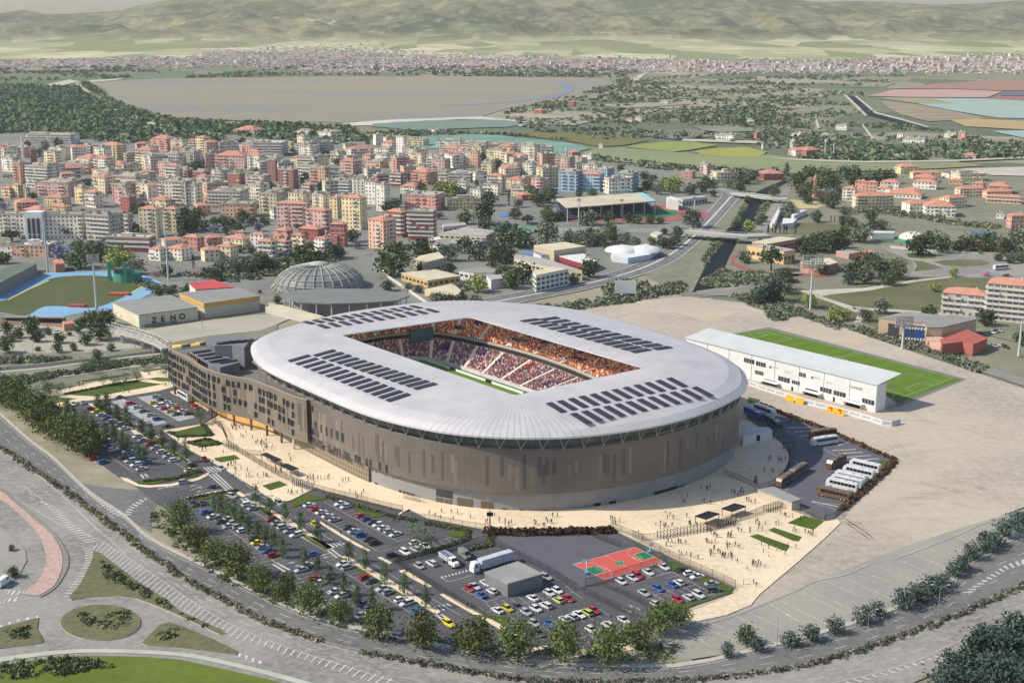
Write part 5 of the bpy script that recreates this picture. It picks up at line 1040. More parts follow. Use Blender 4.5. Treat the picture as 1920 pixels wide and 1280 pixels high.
# inflatable tennis dome
tc = g(tp('F', (815, 915))); RT = 150 / 5.333 * mpp(tp('F', (815, 915))); td = thing("tennis_dome", "cream inflatable dome with green skirt over a tennis court", "dome", (*tc, 0)); HT = 70 / 5.333 * mpp(tp('F', (815, 915))) * 1.3
mb = MB(); mb.lathe([(RT, 0), (RT * .97, HT * .3)], n=36); mb.build("skirt", M("green_skirt", (54, 140, 122)), td); mb = MB(); mb.lathe([(RT * .97 * math.cos(t), HT * .3 + HT * .7 * math.sin(t)) for t in np.linspace(0, 1.56, 9)], n=36); mb.build("canopy", M("cream_membrane", (214, 204, 184)), td)
# tennis courts
sheet("tennis_court", px('F', "1290,950 1380,915 1640,925 1760,990 1740,1025 1540,1010 1400,985"), .2, m_tartan); sheet("tennis_court", px('F', "1390,925 1620,930 1720,975 1560,965"), .24, M("court_green", (96, 138, 118))); sheet("tennis_court", px('F', "395,860 660,872 600,930 420,925"), .2, M("court_dark", (72, 104, 88)))
sheet("swimming_pool", px('F', "1370,815 1560,825 1615,845 1600,865 1440,850"), .2, M("pool_blue", (84, 120, 160))); sheet("ball_court", px('M', "1270,412 1370,420 1365,450 1280,440"), .2, M("court_blue", (92, 136, 184))); sheet("ball_court", px('M', "1030,198 1390,205 1385,260 1320,265 1050,215"), .2, M("court_green", (96, 138, 118))); sheet("swimming_pool", px('M', "1080,95 1160,98 1185,122 1085,122"), .3, M("pool_bright", (72, 130, 190)))
# shopping pavilion and flats on the right edge
ml = roofpoly("market_hall", "round cornered cream market hall with grey roof and blue billboards", "market", px('X', "1095,492 1255,458 1560,490 1630,480 1640,500 1450,545 1365,545 1345,520"), 9, paint((198, 174, 146)), m_rgrey, over=.01)
mo = np.array(ml.location[:2])
def billboard(x0, y0, x1, y1, z0, z1, mat, nm="billboard"):
    a, b = [np.array(g(tp('X', p), z0)) - mo for p in ((x0, y0), (x1, y1))]; mb = MB(); mb.box((0, 0, 0), (np.linalg.norm(b - a), .4, z1 - z0)); return mb.build(nm, mat, ml, (*((a + b) / 2), (z0 + z1) / 2), math.atan2(*(b - a)[::-1])), a, b
billboard(1145, 590, 1205, 600, 1.5, 8, M("dark_banner", (52, 52, 60), (70, 66, 64), s1=.4)); bo, a, b = billboard(1232, 615, 1348, 625, 1.5, 9.5, M("blue_banner", (40, 78, 140), (60, 66, 92), s1=.3))
billboard(1235, 612, 1345, 620, 1.0, 3.2, M("pale_banner", (120, 150, 190)), "banner_strip")
dd = (b - a) / np.linalg.norm(b - a); nf = np.array([dd[1], -dd[0]])
mb = MB()
for i in range(9): mb.box((-7 + i * 1.5, 0, 0), (.9, .1, 1.0 + .4 * (i % 2)))
p = (a + b) / 2 + nf * .3; mb.build("banner_print", m_sw, ml, (*p, 2.4), math.atan2(dd[1], dd[0])); mb.build("banner_print", m_sw, ml, (*p, 8.2), math.atan2(dd[1], dd[0]))
pa, pb = [np.array(g(tp('X', p), 4.2)) - mo for p in ((1352, 560), (1448, 585))]; dd2 = (pb - pa) / np.linalg.norm(pb - pa); nf2 = np.array([dd2[1], -dd2[0]]); rz2 = math.atan2(dd2[1], dd2[0])
text("lettering", "MERCADO", 2.3, ml, (*(pa + dd2 * 3 + nf2 * .8), 5.0), (math.pi / 2, 0, rz2), m_ink, .03, .02); text("lettering", "ASIA", 2.3, ml, (*(pa + dd2 * 6 + nf2 * .8), 2.4), (math.pi / 2, 0, rz2), m_ink, .03, .02)
roofpoly("shop_canopy", "terracotta red fan shaped canopy in front of the market hall", "canopy", px('X', "1440,612 1590,558 1700,608 1622,640 1560,625 1450,640"), 6, paint((178, 110, 100)), M("brick_paving", (176, 96, 86), (160, 88, 80), s1=.3), over=.02)
roofpoly("shop", "low pinkish shop wing along the front of the market hall", "shop", px('X', "1355,590 1440,600 1560,625 1440,650 1360,618"), 4, paint((206, 160, 140)), paint((206, 176, 156)))

# ================================================================== THE TOWN
m_wallc = Mobj("plaster", .85, .15, grime=(150, 142, 130), gs=.12, var=.08)
m_balc = Mobj("balcony_front", .8, .2, var=.08)
m_winl = M("town_window", (86, 88, 92), (108, 108, 108), s1=.5, rough=.25, spec=.4)
m_shade = M("recess_shade_and_tank", (112, 106, 100), (128, 122, 114), s1=.3)  # flat panels with recess shade put into the colour; roof tanks share it
m_tar = M("grey_terrace", (184, 175, 161), (162, 154, 143), (200, 192, 178), s1=.2, s2=1.2)
m_wterr = M("white_terrace", (208, 206, 202), (194, 192, 188), s1=.2)
m_tile2 = M("orange_tiles", (192, 136, 114), (178, 122, 104), (206, 152, 130), s1=.3, s2=2.5)
HUE = {'W': ("white", (226, 217, 202)), 'C': ("cream", (220, 204, 170)), 'Y': ("yellow", (216, 196, 154)), 'O': ("orange", (206, 164, 136)), 'P': ("pink", (208, 174, 164)), 'R': ("red", (164, 92, 86)),
       'G': ("grey", (178, 172, 162)), 'B': ("blue", (156, 184, 206)), 'T': ("turquoise", (128, 178, 186)), 'S': ("salmon", (194, 142, 128)), 'M': ("mauve", (154, 104, 106))}
ROOF = {'f': ("flat-roofed", m_tar), 't': ("tile-roofed", m_tile), 'o': ("tile-roofed", m_tile2), 'w': ("white-roofed", m_wterr), 'd': ("dark-roofed", M("dark_roof", (98, 98, 100), (84, 84, 88), s1=.3))}
brng = random.Random(11); BLD = []
def block(w_, d_, h, hue, roof, style, rng, accent=None):
    """meshes of one block: wall with its windows and balconies, roof; local frame, front = -y"""
    mw = MB(); mw.box((0, 0, h / 2), (w_, d_, h), 0, 0, bottom=False)
    fl = max(1, int(round(h / 3.15))); fh = h / fl
    for face in range(4):
        L = w_ if face % 2 == 0 else d_; n = max(2, int(L / 3.1)); ca, sa = ((1, 0), (0, 1), (-1, 0), (0, -1))[face]; nx, ny = sa, -ca; D = d_ / 2 if face % 2 == 0 else w_ / 2
        blank = style == 2 and face % 2 == 1
        bal = set(rng.sample(range(n), max(1, n // 2))) if style in (1, 3) else set(rng.sample(range(n), n // 4))
        if style == 3 and face == 0: bal = set(range(n))
        for k in range(n):
            u = -L / 2 + L * (k + .5) / n
            if blank and abs(k - n // 2) > 0: continue
            for f in range(fl):
                z = f * fh + fh * .55
                if rng.random() < .08: continue
                def P(du, dn, z_): return (ca * (u + du) + nx * (D + dn), sa * (u + du) + ny * (D + dn), z_)
                if k in bal and f > 0:
                    b = L / n * (.5 if style != 3 else .48); q = 1.1
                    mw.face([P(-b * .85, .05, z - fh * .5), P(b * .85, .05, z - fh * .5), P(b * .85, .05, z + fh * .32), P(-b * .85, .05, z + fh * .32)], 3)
                    zb, zt = z - fh * .55, z - fh * .18
                    mw.mesh([P(-b, .04, zb), P(b, .04, zb), P(b, q, zb), P(-b, q, zb), P(-b, .04, zt), P(b, .04, zt), P(b, q, zt), P(-b, q, zt)], [(3, 2, 6, 7), (0, 3, 7, 4), (2, 1, 5, 6), (0, 1, 2, 3), (7, 6, 5, 4)], 2)
                else:
                    b = .62; mw.face([P(-b, .05, z - .75), P(b, .05, z - .75), P(b, .05, z + .75), P(-b, .05, z + .75)], 1)
        if style == 4 and face in (0, 1):                                   # string courses
            for f in range(1, fl): mw.mesh([P0 for P0 in [(ca * s - -nx * (D + .12), sa * s + ny * (D + .12), f * fh + dz) for s, dz in ((-L / 2, 0), (L / 2, 0), (L / 2, .35), (-L / 2, .35))]], [(0, 1, 2, 3)], 2)
    mr = MB(); o = .5
    if roof in 'to':
        rh = min(w_, d_) * .2; W2, D2 = w_ / 2 + o, d_ / 2 + o
        if w_ >= d_: r0, r1 = (-(W2 - D2), 0), (W2 - D2, 0)
        else: r0, r1 = (0, -(D2 - W2)), (0, D2 - W2)
        V = [(-W2, -D2, h), (W2, -D2, h), (W2, D2, h), (-W2, D2, h), (*r0, h + rh), (*r1, h + rh)]
        mr.mesh(V, [(0, 1, 5, 4), (2, 3, 4, 5), (1, 2, 5), (3, 0, 4)] if w_ >= d_ else [(1, 2, 5, 4), (3, 0, 4, 5), (0, 1, 4), (2, 3, 5)], 0); mr.mesh(V[:4], [(3, 2, 1, 0)], 1)
        mr.box((w_ * .2, 0, h + rh * .9), (1, 1, 1.6), 0, 1)
    else:
        mr.box((0, 0, h + .1), (w_ + .5, d_ + .5, .3), 0, 1, 0)
        for sx, sy, lx, ly in ((0, -1, w_ + .5, .3), (0, 1, w_ + .5, .3), (-1, 0, .3, d_ + .5), (1, 0, .3, d_ + .5)): mr.box((sx * (w_ + .2) / 2, sy * (d_ + .2) / 2, h + .75), (lx, ly, 1.0), 0, 1)
        for _ in range(rng.randint(1, 3)):
            bx, by = rng.uniform(.15, .35) * w_, rng.uniform(.2, .4) * d_; mr.box((rng.uniform(-.28, .28) * w_, rng.uniform(-.25, .25) * d_, h + 1.5), (bx, by, 2.6), 0, 1, 0)
        for _ in range(rng.randint(1, 5)): mr.box((rng.uniform(-.42, .42) * w_, rng.uniform(-.4, .4) * d_, h + .8), (1.2, 1.2, 1.2), 0, 2)
    return mw, mr
def place_block(x0, x1, yt, yb, hue, roof, ang, ratio, style, name="apartment_block", label=None, group="apartment blocks of the town"):
    p = ((x0 + x1) / 2, yb); s = mpp(p); W_ = (x1 - x0) * s; a = math.radians(abs(ang)); w_ = W_ / (math.cos(a) + ratio * math.sin(a)); d_ = w_ * ratio
    h = max(4.0, hgt(p, yt)); gx, gy = g(p); off = (w_ * math.sin(a) + d_ * math.cos(a)) / 2
    if roof == 'd': pass
    cname, col = HUE[hue]; t = thing(name, label or "", "building", (gx, gy + off, 0), math.radians(ang), group)
    mw, mr = block(w_, d_, h, hue, roof, style, brng); v = brng.uniform(1.04, 1.18); c = lin(tuple(min(255, int(k * v)) for k in col))
    bc = lin(brng.choice([(214, 210, 202), (204, 196, 184), tuple(int(k * .9) for k in col)]))
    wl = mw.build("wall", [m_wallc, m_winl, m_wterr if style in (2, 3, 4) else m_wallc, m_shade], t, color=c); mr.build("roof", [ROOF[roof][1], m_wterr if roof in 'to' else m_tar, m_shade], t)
    if roof in 'to': t["_"] = 1; del t["_"]
    if not label: BLD.append((t, f"{cname} {ROOF[roof][0]} {'tower' if h > 30 else 'block' if h > 9 else 'low house'}", ((x0 + x1) / 2, (yt + yb) / 2)))
    return t
def town(t, s, default=28):
    for line in s.strip().split('\n'):
        q = line.split('|'); f = q[0].split(); a, b = tp(t, (float(f[0]), float(f[2]))); c, d = tp(t, (float(f[1]), float(f[3])))
        opt = dict(k.split('=') for k in f[6:]); ang = float(opt.get('a', brng.choice([-22, -30, -34, -26, -24, 28]))); ratio = float(opt.get('r', brng.uniform(.55, .95))); st = int(opt.get('s', brng.choice([0, 1, 1, 3, 2, 4])))
        place_block(a, c, b, d, f[4], f[5], ang, ratio, st, label=q[1].strip() if len(q) > 1 else None)
town('A', """
180 745 75 165 W f a=-10 r=.35 s=3|large cream institute with stepped roofs at the edge of the woods, upper left
0 115 175 290 S t
120 300 205 300 P f
300 365 220 362 R f a=30
480 690 205 330 W f
670 800 185 310 C t
790 980 185 300 R f s=3
980 1245 178 330 Y o a=-32 s=1|yellow tower with orange hipped roof standing alone in front of the woods
1490 1755 112 230 S t
1320 1560 225 340 W t
1850 1980 125 225 S t
0 190 305 440 W f
390 540 325 365 Y f
600 940 365 465 O f a=-18
710 1020 315 410 W t
130 240 355 560 O f
225 590 392 605 W f a=-24 s=3 r=.9|white block with tiers of long white balconies on the left of the town
1020 1310 380 440 P t
690 850 395 470 W t
1330 1620 285 420 C f
1600 1840 265 420 W f
1840 1980 245 400 G f
880 1200 435 520 C f
1090 1460 495 640 C f
0 135 605 700 Y o
110 220 575 700 Y o
215 290 615 700 Y f
330 740 555 690 P f a=-12 s=1
420 670 700 790 Y t a=-20 s=0|bright yellow villa with purplish red hipped roof
90 360 750 850 O o
470 690 790 850 Y o
190 480 830 890 R o
740 870 605 760 Y f
830 1010 645 800 W o s=3
930 1160 545 640 C f
1140 1300 605 790 P f
1200 1340 695 860 R f
1430 1600 575 730 W t
1580 1920 545 790 W f a=-14 s=1
1740 1920 425 510 R f
1480 1720 725 800 C t
-10 838 872 1112 W f a=-3 r=.16 s=0|long white institute front with a tall pillared portal, left edge
840 1188 885 1135 G d a=-22 r=.8 s=3|brown and beige block with dark gravel roof right of the white institute
1180 1320 875 1045 G d s=3
1390 1600 812 1100 C o a=-12 r=.7 s=2|pale twin tower with red roof, left one of the pair
1640 1790 812 1040 C o a=-12 r=.9 s=1|pale twin tower with red roof and balconies, right one of the pair
1040 1530 1105 1245 R w a=-10 r=.3 s=3|long red and white terrace of flats above the athletics track
0 132 1185 1275 W f a=-4 r=.8 s=0
150 512 1185 1295 O w a=-6 r=.7 s=0|hall with pale roof and ochre front behind the athletics track
1590 1820 1125 1210 W o
1480 1650 1215 1330 W o
1640 1900 1215 1330 W o
1330 1480 160 215 S t
1010 1130 470 540 W f
560 700 240 300 P f
1240 1400 760 850 S f
""")
town('B', """
330 560 155 240 W f
560 760 175 240 W f
680 1030 155 285 G w a=-6 s=3|grey office block with dark glass bands and pale roof below the woods
1120 1310 175 275 G w s=3
1230 1515 150 270 W f a=18 s=3
20 200 245 380 C f
200 350 275 400 P f
330 660 280 405 P o a=-8 s=1
650 830 275 420 W o
860 960 325 535 M f a=-20 s=2
960 1162 425 645 M f a=-24 s=2|mauve slab tower with a pale vertical window strip
1150 1380 295 470 C f
1280 1480 405 565 O f
1470 1720 540 665 T f a=-20 s=3|turquoise block with white balconies beside a white slab
1716 1850 505 690 W f a=-10 s=2
1640 1910 215 300 W t s=3
1620 1800 345 430 W f
0 100 415 500 R f
110 270 445 560 R f
290 470 435 545 W f
460 620 465 565 R f
640 880 485 600 P f s=3
0 190 575 790 W f a=-20
200 460 565 750 O f
260 630 645 810 C f a=-8 s=3|cream block with three wide white terraces
630 870 575 725 W f
770 1010 665 850 C f a=-16 s=0
900 1080 615 690 O f
1060 1280 665 745 C f
1200 1330 570 660 M t
1300 1480 675 810 C f
950 1275 760 1000 P o a=-10 r=.35 s=1|long pink block with bright orange roof in the middle of the town
1240 1500 830 1080 P o a=-28 r=.5 s=1|pink block with orange roof stepping down behind the red gabled one
1490 1655 965 1190 R o a=-14 s=4|red brick block with white bands and hipped orange roof beside the avenue
1480 1600 700 905 Y o
1597 1850 705 1020 Y o a=-26 r=.6 s=2|tall ochre tower with orange roof at the head of the avenue
110 285 780 870 O o s=0
400 730 765 890 O f a=-6 s=0 r=.5|sandstone palazzo with tall narrow windows above the park trees
880 950 825 910 W f
0 210 1100 1230 S o
220 400 1100 1180 S o
400 680 1115 1220 C o
170 370 1225 1340 C o
345 548 1190 1320 C o
680 860 1070 1220 W o
760 955 1140 1330 W o s=3
945 1100 1140 1300 G o s=3
915 1100 1030 1130 S o
1100 1235 1075 1210 C o
1160 1420 1015 1130 R o
1330 1480 1110 1270 W o
1450 1600 1080 1190 R o
540 640 1040 1110 P o
0 110 1215 1300 W o
860 1010 300 380 W f
1390 1480 480 540 C f
""")
town('C', """
205 310 125 225 W f
310 450 155 240 Y f
440 545 145 310 W f s=2|slender white tower above the far houses left of the green pond
550 760 175 240 Y f
850 1100 180 255 W f a=-6
1100 1360 205 270 W f a=-6
1360 1640 225 300 S f a=-6
1640 1920 240 335 W f a=-6
0 200 265 340 W t s=3
100 220 325 375 O t
220 420 265 360 W f
500 600 255 345 P f
590 740 315 430 C f
740 920 340 475 W f s=3
870 1110 262 330 P o
920 1110 325 440 W f
1110 1200 295 430 W f
1180 1280 295 445 O f a=-25 s=2|narrow orange slab facing the dark tree clump
1280 1490 305 365 W f
1490 1680 315 425 C o
120 350 395 455 O f
370 620 385 470 C o
100 280 475 555 W f s=3
200 360 535 630 R f s=3
380 540 515 650 R f s=3
590 850 500 620 S o
860 980 485 585 W f
960 1210 515 600 G w a=-8
1210 1350 505 610 W f
1350 1540 535 700 C t
1540 1740 575 660 Y t
1680 1800 562 650 O f
1800 1925 565 690 P f
1490 1700 435 525 W f
1700 1850 425 520 P f
1850 1990 445 545 W f
240 380 630 890 W f a=-34 s=2|tall white slab block with a dark window strip on its end wall
130 262 600 820 W f s=2
518 920 735 885 S f a=-22 r=.7 s=0|terracotta brick palazzo below the pale green trees
950 1285 770 870 Y f a=8 r=.4 s=0|bright yellow block with arched windows among the dark pines
1180 1340 675 745 W f
1320 1500 625 730 W f
1590 1760 645 735 Y f
1650 1810 725 780 R o s=0
480 680 640 710 W o
155 432 985 1270 O o a=-38 r=.9 s=4|orange block with a white grid of lines on the corner of the avenue
330 560 900 1150 R o s=3
558 842 895 1180 R w a=-10 r=.5 s=3|brick red block with rows of white balconies and a white roof
0 100 560 730 W f s=2
700 860 380 420 W f
640 760 440 490 W f
440 560 330 390 P f
1060 1180 590 660 W f
1340 1440 400 460 C f
""")
town('D', """
0 310 250 345 W f a=-6 s=3|long white block with dark glazed strips above the green pond
450 580 300 360 R t r=1 s=2|crimson gabled house at the corner of the olive basin
330 450 335 385 W f
490 650 365 405 P f
180 400 365 425 W f
0 140 415 525 W f
140 360 465 650 C f s=1
360 590 500 695 B f a=-24 s=1|pale blue block with blue right wing, leftmost of the blue group
580 820 520 695 B o a=-24 s=1|blue and white block with a small red roof in the blue group
720 920 470 600 B f s=1
820 1080 570 715 W w a=16 s=1|white and lilac block with projecting bays in the blue group
920 1170 515 685 T f a=-24 s=3|pale turquoise block with stacked balconies, rightmost of the blue group
0 100 565 640 Y f
90 270 575 680 P f s=0|plain pale pink house in front of the cream block near the blue flats
400 600 405 465 W f
600 800 425 475 W f
1590 1740 500 560 S f
1780 1920 425 505 P f
1200 1310 610 670 P f
600 720 330 370 W f
""")
town('E', """
0 115 170 250 P f
100 370 245 335 C f a=8
575 800 245 310 R t a=6|crimson roofed boathouse beside the canal mouth and a tall conifer
970 1160 320 370 W t
1100 1300 425 480 S d a=-5 s=0 r=.5|small salmon church with grey ridged roof and a slender bell turret
900 1160 10 70 W t a=6 s=0
850 960 0 60 P t s=0
""")
town('F', """
670 865 175 250 Y o a=6 s=0|yellow three storey house with salmon roof on the bank of the olive basin
800 1100 235 295 Y o a=6 r=.3 s=0
840 1100 335 405 W o
500 720 335 405 W o
240 365 325 425 S o
345 480 335 440 S o
110 265 395 520 W o
228 622 470 600 C o a=8 r=.35 s=1
460 620 395 460 W o
720 920 415 455 S o
590 980 465 500 W o
735 990 545 650 W o a=14
950 1265 575 680 W o a=-8 s=1
1108 1385 490 590 C o a=28 r=.5 s=0
1000 1190 520 570 C o
1258 1545 395 480 C o a=10 r=.4
1530 1805 425 490 O o a=10 r=.4
1590 1845 375 450 O o
1590 1930 485 550 O o r=.3
1188 1345 315 355 S o
1420 1560 345 395 S o
1775 1960 665 790 S o a=8 s=4
1650 1740 650 695 W d
1320 1480 62 98 P o
1260 1540 255 320 C f a=5
840 1100 290 335 S o
1120 1290 250 290 W f
""")
town('X', """
1478 1755 375 500 G o a=-28 r=.55 s=3|grey and cream flats with red roof terrace behind the market hall, left block
1725 2010 322 530 G o a=-28 r=.6 s=3|taller grey and cream flats with red roof terrace on the right edge
""")
town('T', """
185 320 757 785 W f s=0
400 440 740 780 R t s=0
620 725 752 778 W f s=0
775 850 757 778 Y f s=0
860 940 702 728 W f s=0
600 630 785 830 W f s=0
660 780 840 878 R t s=0
1200 1240 750 775 W f s=0
1470 1545 745 770 W f s=0
1545 1590 740 775 S f s=0
1240 1380 780 805 W f s=0
1570 1660 868 890 P t s=0
440 465 810 835 W f s=0
360 405 672 688 W f s=0
""")
town('J', """
1070 1145 618 634 R t s=0
1640 1685 655 680 W f s=0
1265 1310 570 595 R t s=0
1590 1640 665 682 P t s=0
1780 1840 565 582 W f s=0
500 590 730 748 W f s=0
1437 1465 808 828 W f s=0
""")
town('I', """
1000 1050 655 668 R t s=0
1230 1340 695 712 W f s=0
1290 1470 730 748 P t s=0
1650 1760 735 752 W f s=0
1760 1900 740 768 W f s=0
""")
# smaller blocks filling the gaps between the ones above
USED = [(*o.location[:2], 14) for o in COL.objects if o.type == 'EMPTY' and o.name.startswith('apartment_block')]; nf = 0; tries = 0
TOWN = [g(p) for p in px('P', "0,300 130,290 180,300 330,285 560,270 680,285 740,280 1000,296 1080,325 1060,350 900,360 820,350 700,400 640,430 560,400 520,380 450,380 330,400 240,390 160,380 0,370")]
def inside(p, P):
    return sum((P[i - 1][1] > p[1]) != (P[i][1] > p[1]) and p[0] < (P[i][0] - P[i - 1][0]) * (p[1] - P[i - 1][1]) / (P[i][1] - P[i - 1][1]) + P[i - 1][0] for i in range(len(P))) % 2
while nf < 62 and tries < 6000:
    tries += 1; x, y = brng.uniform(-620, 260), brng.uniform(850, 1700)
    if not inside((x, y), TOWN) or min((x - a) ** 2 + (y - b) ** 2 for a, b, _ in USED) < 23 ** 2: continue
    q = proj(x, y, 0); s = mpp(q); wd = brng.uniform(14, 24) / s; t = place_block(q[0] - wd / 2, q[0] + wd / 2, proj(x, y, brng.uniform(9, 19))[1], q[1], brng.choice("WWWCCCCOPSW"), brng.choice("fffttow"), brng.choice([-30, -24, 26]), brng.uniform(.6, 1), brng.choice([0, 1, 1, 3])); USED.append((x, y, 1)); nf += 1
# church turret, chimneys and masts standing on their own
mb = MB(); x, y = g(tp('E', (1106, 480))); mb.box((0, 0, 9), (2.4, 2.4, 18)); mb.lathe([(1.6, 18), (.05, 23)], n=6)
tag(mb.build("bell_turret", [paint((206, 150, 130))], None, (x, y, 0)), "slender salmon bell turret with pointed cap at the left end of the small church", "tower")
for t, px_, top, r, lab in (('T', (618, 830), 782, 3.2, "white water tower beside the white salt works with crimson roof"), ('T', (795, 865), 780, 1.2, "thin grey chimney right of the salt works"), ('T', (842, 870), 800, .8, "short thin mast right of the grey chimney of the salt works"), ('D', (435, 405), 255, 1.2, "thin white mast beside the crimson gabled house"), ('A', (300, 60), -40, .6, "thin antenna mast on the large institute by the woods")):
    p = tp(t, px_); x, y = g(p); h = hgt(p, tp(t, (0, top))[1]); mb = MB(); mb.lathe([(r, 0), (r * .75, h * .8), (r * .9, h * .82), (r * .8, h), (.05, h + .2)], n=10); tag(mb.build("tower" if r > 2 else "mast", [paint((200, 200, 198))], None, (x, y, 0)), lab, "tower" if r > 2 else "mast")
# portal of the white institute
inst = next(o for o, in [(o,) for o in COL.objects if o.get('label', '').startswith('long white institute')])
p = tp('A', (372, 1112)); x, y = g(p); h = hgt(p, tp('A', (0, 835))[1]); W_ = 175 / 5.333 * mpp(p); ox, oy = inst.location[:2]
y -= 1.5
mb = MB(); mb.box((0, 0, h / 2), (W_, 8, h)); mb.build("portal", paint((222, 224, 226)), inst, (x - ox, y + 2 - oy, 0), -inst.rotation_euler.z * 0)
for k in (-1, 0, 1):
    mb = MB(); mb.box((0, 0, 0), (W_ * .17, .2, h * .55)); mb.build("portal_window", m_win, inst, (x - ox + k * W_ * .27, y - 2.15 - oy, h * .5)); mb = MB(); mb.box((0, 0, 0), (W_ * .14, .2, h * .18)); mb.build("portal_door", m_win, inst, (x - ox + k * W_ * .27, y - 2.15 - oy, h * .1))
# far town: thousands of roofs that read as one mass
def far_town():
    R_ = np.random.RandomState(5); V = []; F = []; C_ = []
    pal = np.array([lin(c)[:3] for c in ((214, 206, 200), (196, 176, 168), (180, 146, 136), (222, 218, 212), (176, 170, 166), (168, 122, 112), (200, 190, 172), (150, 148, 150))])
    def house(x, y, w_, d_, h, c, rc):
        i = len(V); a = R_.rand() * .9 - .45; ca, sa = math.cos(a), math.sin(a)
        for z in (0, h):
            for dx, dy in ((-1, -1), (1, -1), (1, 1), (-1, 1)): V.append((x + (dx * ca * w_ - dy * sa * d_) / 2, y + (dx * sa * w_ + dy * ca * d_) / 2, z + ground_z(y)))
        for e in range(4): F.append((i + e, i + (e + 1) % 4, i + 4 + (e + 1) % 4, i + 4 + e)); C_.append(c)
        F.append((i + 4, i + 5, i + 6, i + 7)); C_.append(rc)
    def ground_z(y): return 34 * max(0, (y - 4900) / 2000) ** 1.4 - .5
    n = 0
    while n < 14000:
        px_, py_ = R_.uniform(-150, 2070), R_.uniform(88, 139)
        top = 104 - 8 * math.sin(px_ / 300) + (10 if px_ < 380 else 0) - (4 if 500 < px_ < 800 else 0); bot = 137 if px_ > 560 else 128
        core = math.exp(-((py_ - (top + bot) / 2) / ((bot - top) * .42)) ** 4)
        cl = .5 + .5 * math.sin(px_ * .021 + 3 * math.sin(px_ * .006)) * math.cos(py_ * .19 + px_ * .004)
        if R_.rand() > core * (.35 + .75 * cl): continue
        x, y = g((px_, py_)); c = (pal[R_.randint(8)] * .75 + np.array((.5, .47, .44)) * .25) * R_.uniform(.8, 1.1); rc = lin((206, 170, 158))[:3] if R_.rand() < .35 else c * R_.uniform(.8, 1.0); tall = R_.rand() < (.02 if px_ < 1150 else .05)
        house(x, y, R_.uniform(7, 15), R_.uniform(7, 12), R_.uniform(7, 12) if tall else R_.uniform(2, 4.5), c, rc); n += 1
    me = bpy.data.meshes.new("far_town"); me.from_pydata(V, [], F); me.materials.append(Mattr("far_town_colours"))
    ca = me.color_attributes.new("col", 'FLOAT_COLOR', 'CORNER'); ca.data.foreach_set("color", np.repeat(np.c_[np.array([tuple(c) for c in C_]), np.ones(len(C_))], 4, axis=0).astype(np.float32).ravel())
    kind(link("far_town", me), 'stuff')
far_town()
MARKS = [(o['label'], proj(o.location.x, o.location.y, 8)) for o in COL.objects if o.type == 'EMPTY' and o.name.startswith('apartment_block') and o.get('label')]
SHORT = {"large cream institute": "the large cream institute by the woods", "yellow tower with orange": "the yellow tower by the woods", "white block with tiers": "the white block with long balconies", "bright yellow villa": "the bright yellow villa", "long white institute": "the long white institute front", "brown and beige": "the brown and beige block",
         "pale twin tower with red roof, left": "the left twin tower", "long red and white": "the red and white terrace", "hall with pale": "the ochre fronted hall", "grey office block": "the grey office block", "mauve slab": "the mauve slab tower", "turquoise block": "the turquoise block", "cream block with three": "the cream terraced block", "long pink block": "the long pink block with orange roof",
         "red brick block with white bands": "the red block with white bands", "tall ochre tower": "the tall ochre tower", "sandstone palazzo": "the sandstone palazzo", "slender white tower": "the slender white tower", "narrow orange slab": "the narrow orange slab", "tall white slab": "the tall white slab", "terracotta brick palazzo": "the terracotta palazzo", "bright yellow block": "the bright yellow block",
         "orange block with a white grid": "the orange gridded block", "brick red block": "the brick red balconied block", "long white block with dark": "the long white block by the pond", "crimson gabled": "the crimson gabled house", "pale blue block": "the leftmost blue block", "white and lilac": "the white and lilac block", "pale turquoise": "the pale turquoise block",
         "crimson roofed": "the crimson boathouse", "small salmon church": "the small salmon church", "yellow three storey": "the yellow three storey house", "taller grey": "the taller grey flats"}
LM = []
for lb, (x, y) in MARKS:
    for k, v in SHORT.items():
        if lb.startswith(k): LM.append((v, x, y))
LM += [("the tennis dome", 1713, 440), ("the salt works chimney", 1547, 285), ("the lagoon shore", 520, 235), ("the red house row on the right", 1650, 360), ("the canal fork in the fields", 1600, 182)]
rel = Relate(LM)
for o, d_, p in BLD: rel.add(o, d_, p)
rel.done()

